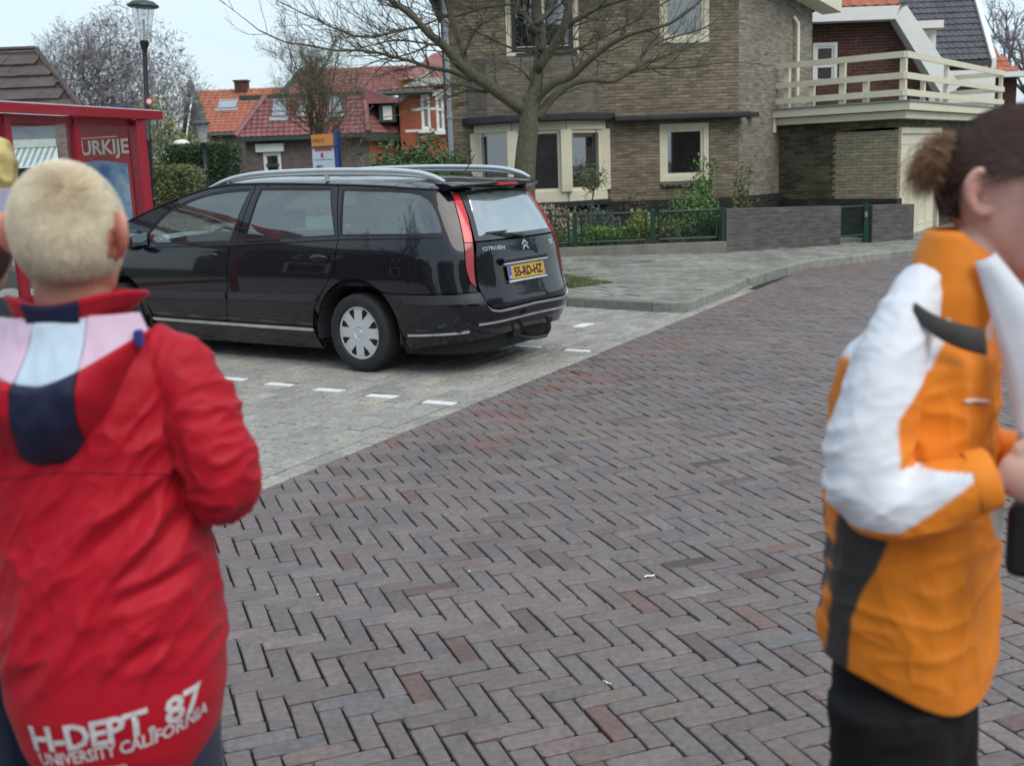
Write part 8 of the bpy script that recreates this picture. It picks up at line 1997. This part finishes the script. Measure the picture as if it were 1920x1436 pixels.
mb = MB()
for k in (1, -1): loft(mb, [(tl(.085 * k, y, z), ts_ * .044, tf * b, 2.4) for z, y, b in ((.002, .045, .135), (.03, .04, .132), (.06, .02, .10), (.10, -.02, .06))])
fuse(mb, .007, 2, None, 'shoes', M_plain('shoe_brown', (.05, .03, .02), .6), third)

# paper scraps on the road
for (px, py, l_, w_, an, lab) in ((1218, 1081, .045, .012, .2, 'white paper scrap lying on the road near the middle'), (1138, 1281, .035, .006, -.9, 'thin white strip caught in a joint of the foreground bricks'), (880, 1072, .010, .010, 0, 'tiny white crumb of litter left of the paper scrap'), (596, 1116, .010, .009, .5, 'tiny white crumb of litter near the red jacket')):
    q = gr(px, py, .004); m_ = MB(); M_ = Matrix.Translation(q) @ Matrix.Rotation(an, 4, 'Z'); m_.grid(lambda a, b: M_ @ Vector(((a - .5) * l_, (b - .5) * w_, .003 + .004 * math.sin(a * 5 + b * 3) ** 2)), 8, 3); o = m_.build('paper_scrap', M_plain('paper_white', (.78, .78, .78), .8)); tag(o, lab, 'litter')
# ------------------------------------------------------------------ unseen houses and trees, added so that glass and paint mirror them
def far_house(x, y, rz, w_, d_, h_, lab, mat, rmat):
    t = empty('unseen_house', (x, y, 0), rz); tag(t, lab, 'house'); mb = MB(); mb.box((-w_ / 2, -d_ / 2, 0), (w_ / 2, d_ / 2, h_)); mb.build('wall', mat, t)
    mb = MB(); mb.prism([(-w_ / 2 - .3, -d_ / 2 - .3, h_), (w_ / 2 + .3, -d_ / 2 - .3, h_), (w_ / 2 + .3, d_ / 2 + .3, h_), (-w_ / 2 - .3, d_ / 2 + .3, h_)], (0, 0, .15)); mb.add([(-w_ / 2 - .3, -d_ / 2 - .3, h_ + .153), (w_ / 2 + .3, -d_ / 2 - .3, h_ + .153), (w_ / 2 + .3, d_ / 2 + .3, h_ + .153), (-w_ / 2 - .3, d_ / 2 + .3, h_ + .153), (-w_ / 2, 0, h_ + 2.6), (w_ / 2, 0, h_ + 2.6)], [(0, 1, 5, 4), (2, 3, 4, 5), (1, 2, 5), (3, 0, 4)]); mb.build('roof', rmat, t)
    for k in range(int(w_ / 2.6)):
        for z in (1.0, 3.4):
            if z + 1.4 > h_: continue
            for sd in (1, -1):
                mb = MB(); X = -w_ / 2 + 1.4 + k * 2.6; y0 = sd * (d_ / 2); mb.box((X - .6, min(y0, y0 + sd * .05), z), (X + .6, max(y0, y0 + sd * .05), z + 1.4)); f = mb.build('window', white, t)
                mb = MB(); y0 = sd * (d_ / 2 + .053); mb.box((X - .5, min(y0, y0 + sd * .01), z + .1), (X + .5, max(y0, y0 + sd * .01), z + 1.3)); mb.build('pane', M_GL, f)
M_GL = M_plain('dark_window', (.02, .025, .03), .1)
bk_ = M_brick('street_brick', (.13, .075, .05), (.10, .06, .045), (.12, .10, .09)); bk2_ = M_brick('street_brick_pale', (.30, .25, .21), (.24, .20, .17), (.25, .23, .2))
RFM = M_plain('street_roof', (.06, .045, .04), .8)
far_house(-21, 3, R(85), 11, 7, 5.2, 'unseen brown brick house added for reflections left of the viewpoint, across the parking bays', bk_, RFM)
far_house(-20, -9, R(80), 9, 7, 4.6, 'unseen pale brick house added for reflections left of and behind the viewpoint', bk2_, RFM)
far_house(-4, -17, R(3), 14, 8, 5.4, 'unseen wide pale brick house added for reflections straight behind the viewpoint', bk2_, RFM)
far_house(14, -13, R(-25), 10, 8, 5.0, 'unseen brown brick house added for reflections right of and behind the viewpoint', bk_, RFM)
far_house(24, 3, R(-75), 11, 8, 5.2, 'unseen pale brick house added for reflections right of the viewpoint', bk2_, RFM)
t0 = bare_tree('unseen_tree', 'unseen bare tree added for reflections left of the viewpoint, beyond the parking bays', 'tree', (-10.5, 4.5, 0), 7.5, 3.0, .2, bk1, 201, 4, 9, .28, .55, kids=(3, 4), group='unseen bare trees added for reflections')
for (x, y, rz, lab) in ((-12.5, -2.5, 1.3, 'unseen bare tree added for reflections left of the viewpoint, level with the kerb end'), (-5, -9.5, 2.6, 'unseen bare tree added for reflections behind and left of the viewpoint'), (4, -10, .6, 'unseen bare tree added for reflections straight behind the viewpoint'), (12, -4, 4.1, 'unseen bare tree added for reflections behind and right of the viewpoint'), (17.5, 5, 5.2, 'unseen bare tree added for reflections far right of the viewpoint')):
    c = copy_tree(t0); c.location = (x, y, 0); c.rotation_euler = (0, 0, rz); c['label'] = lab
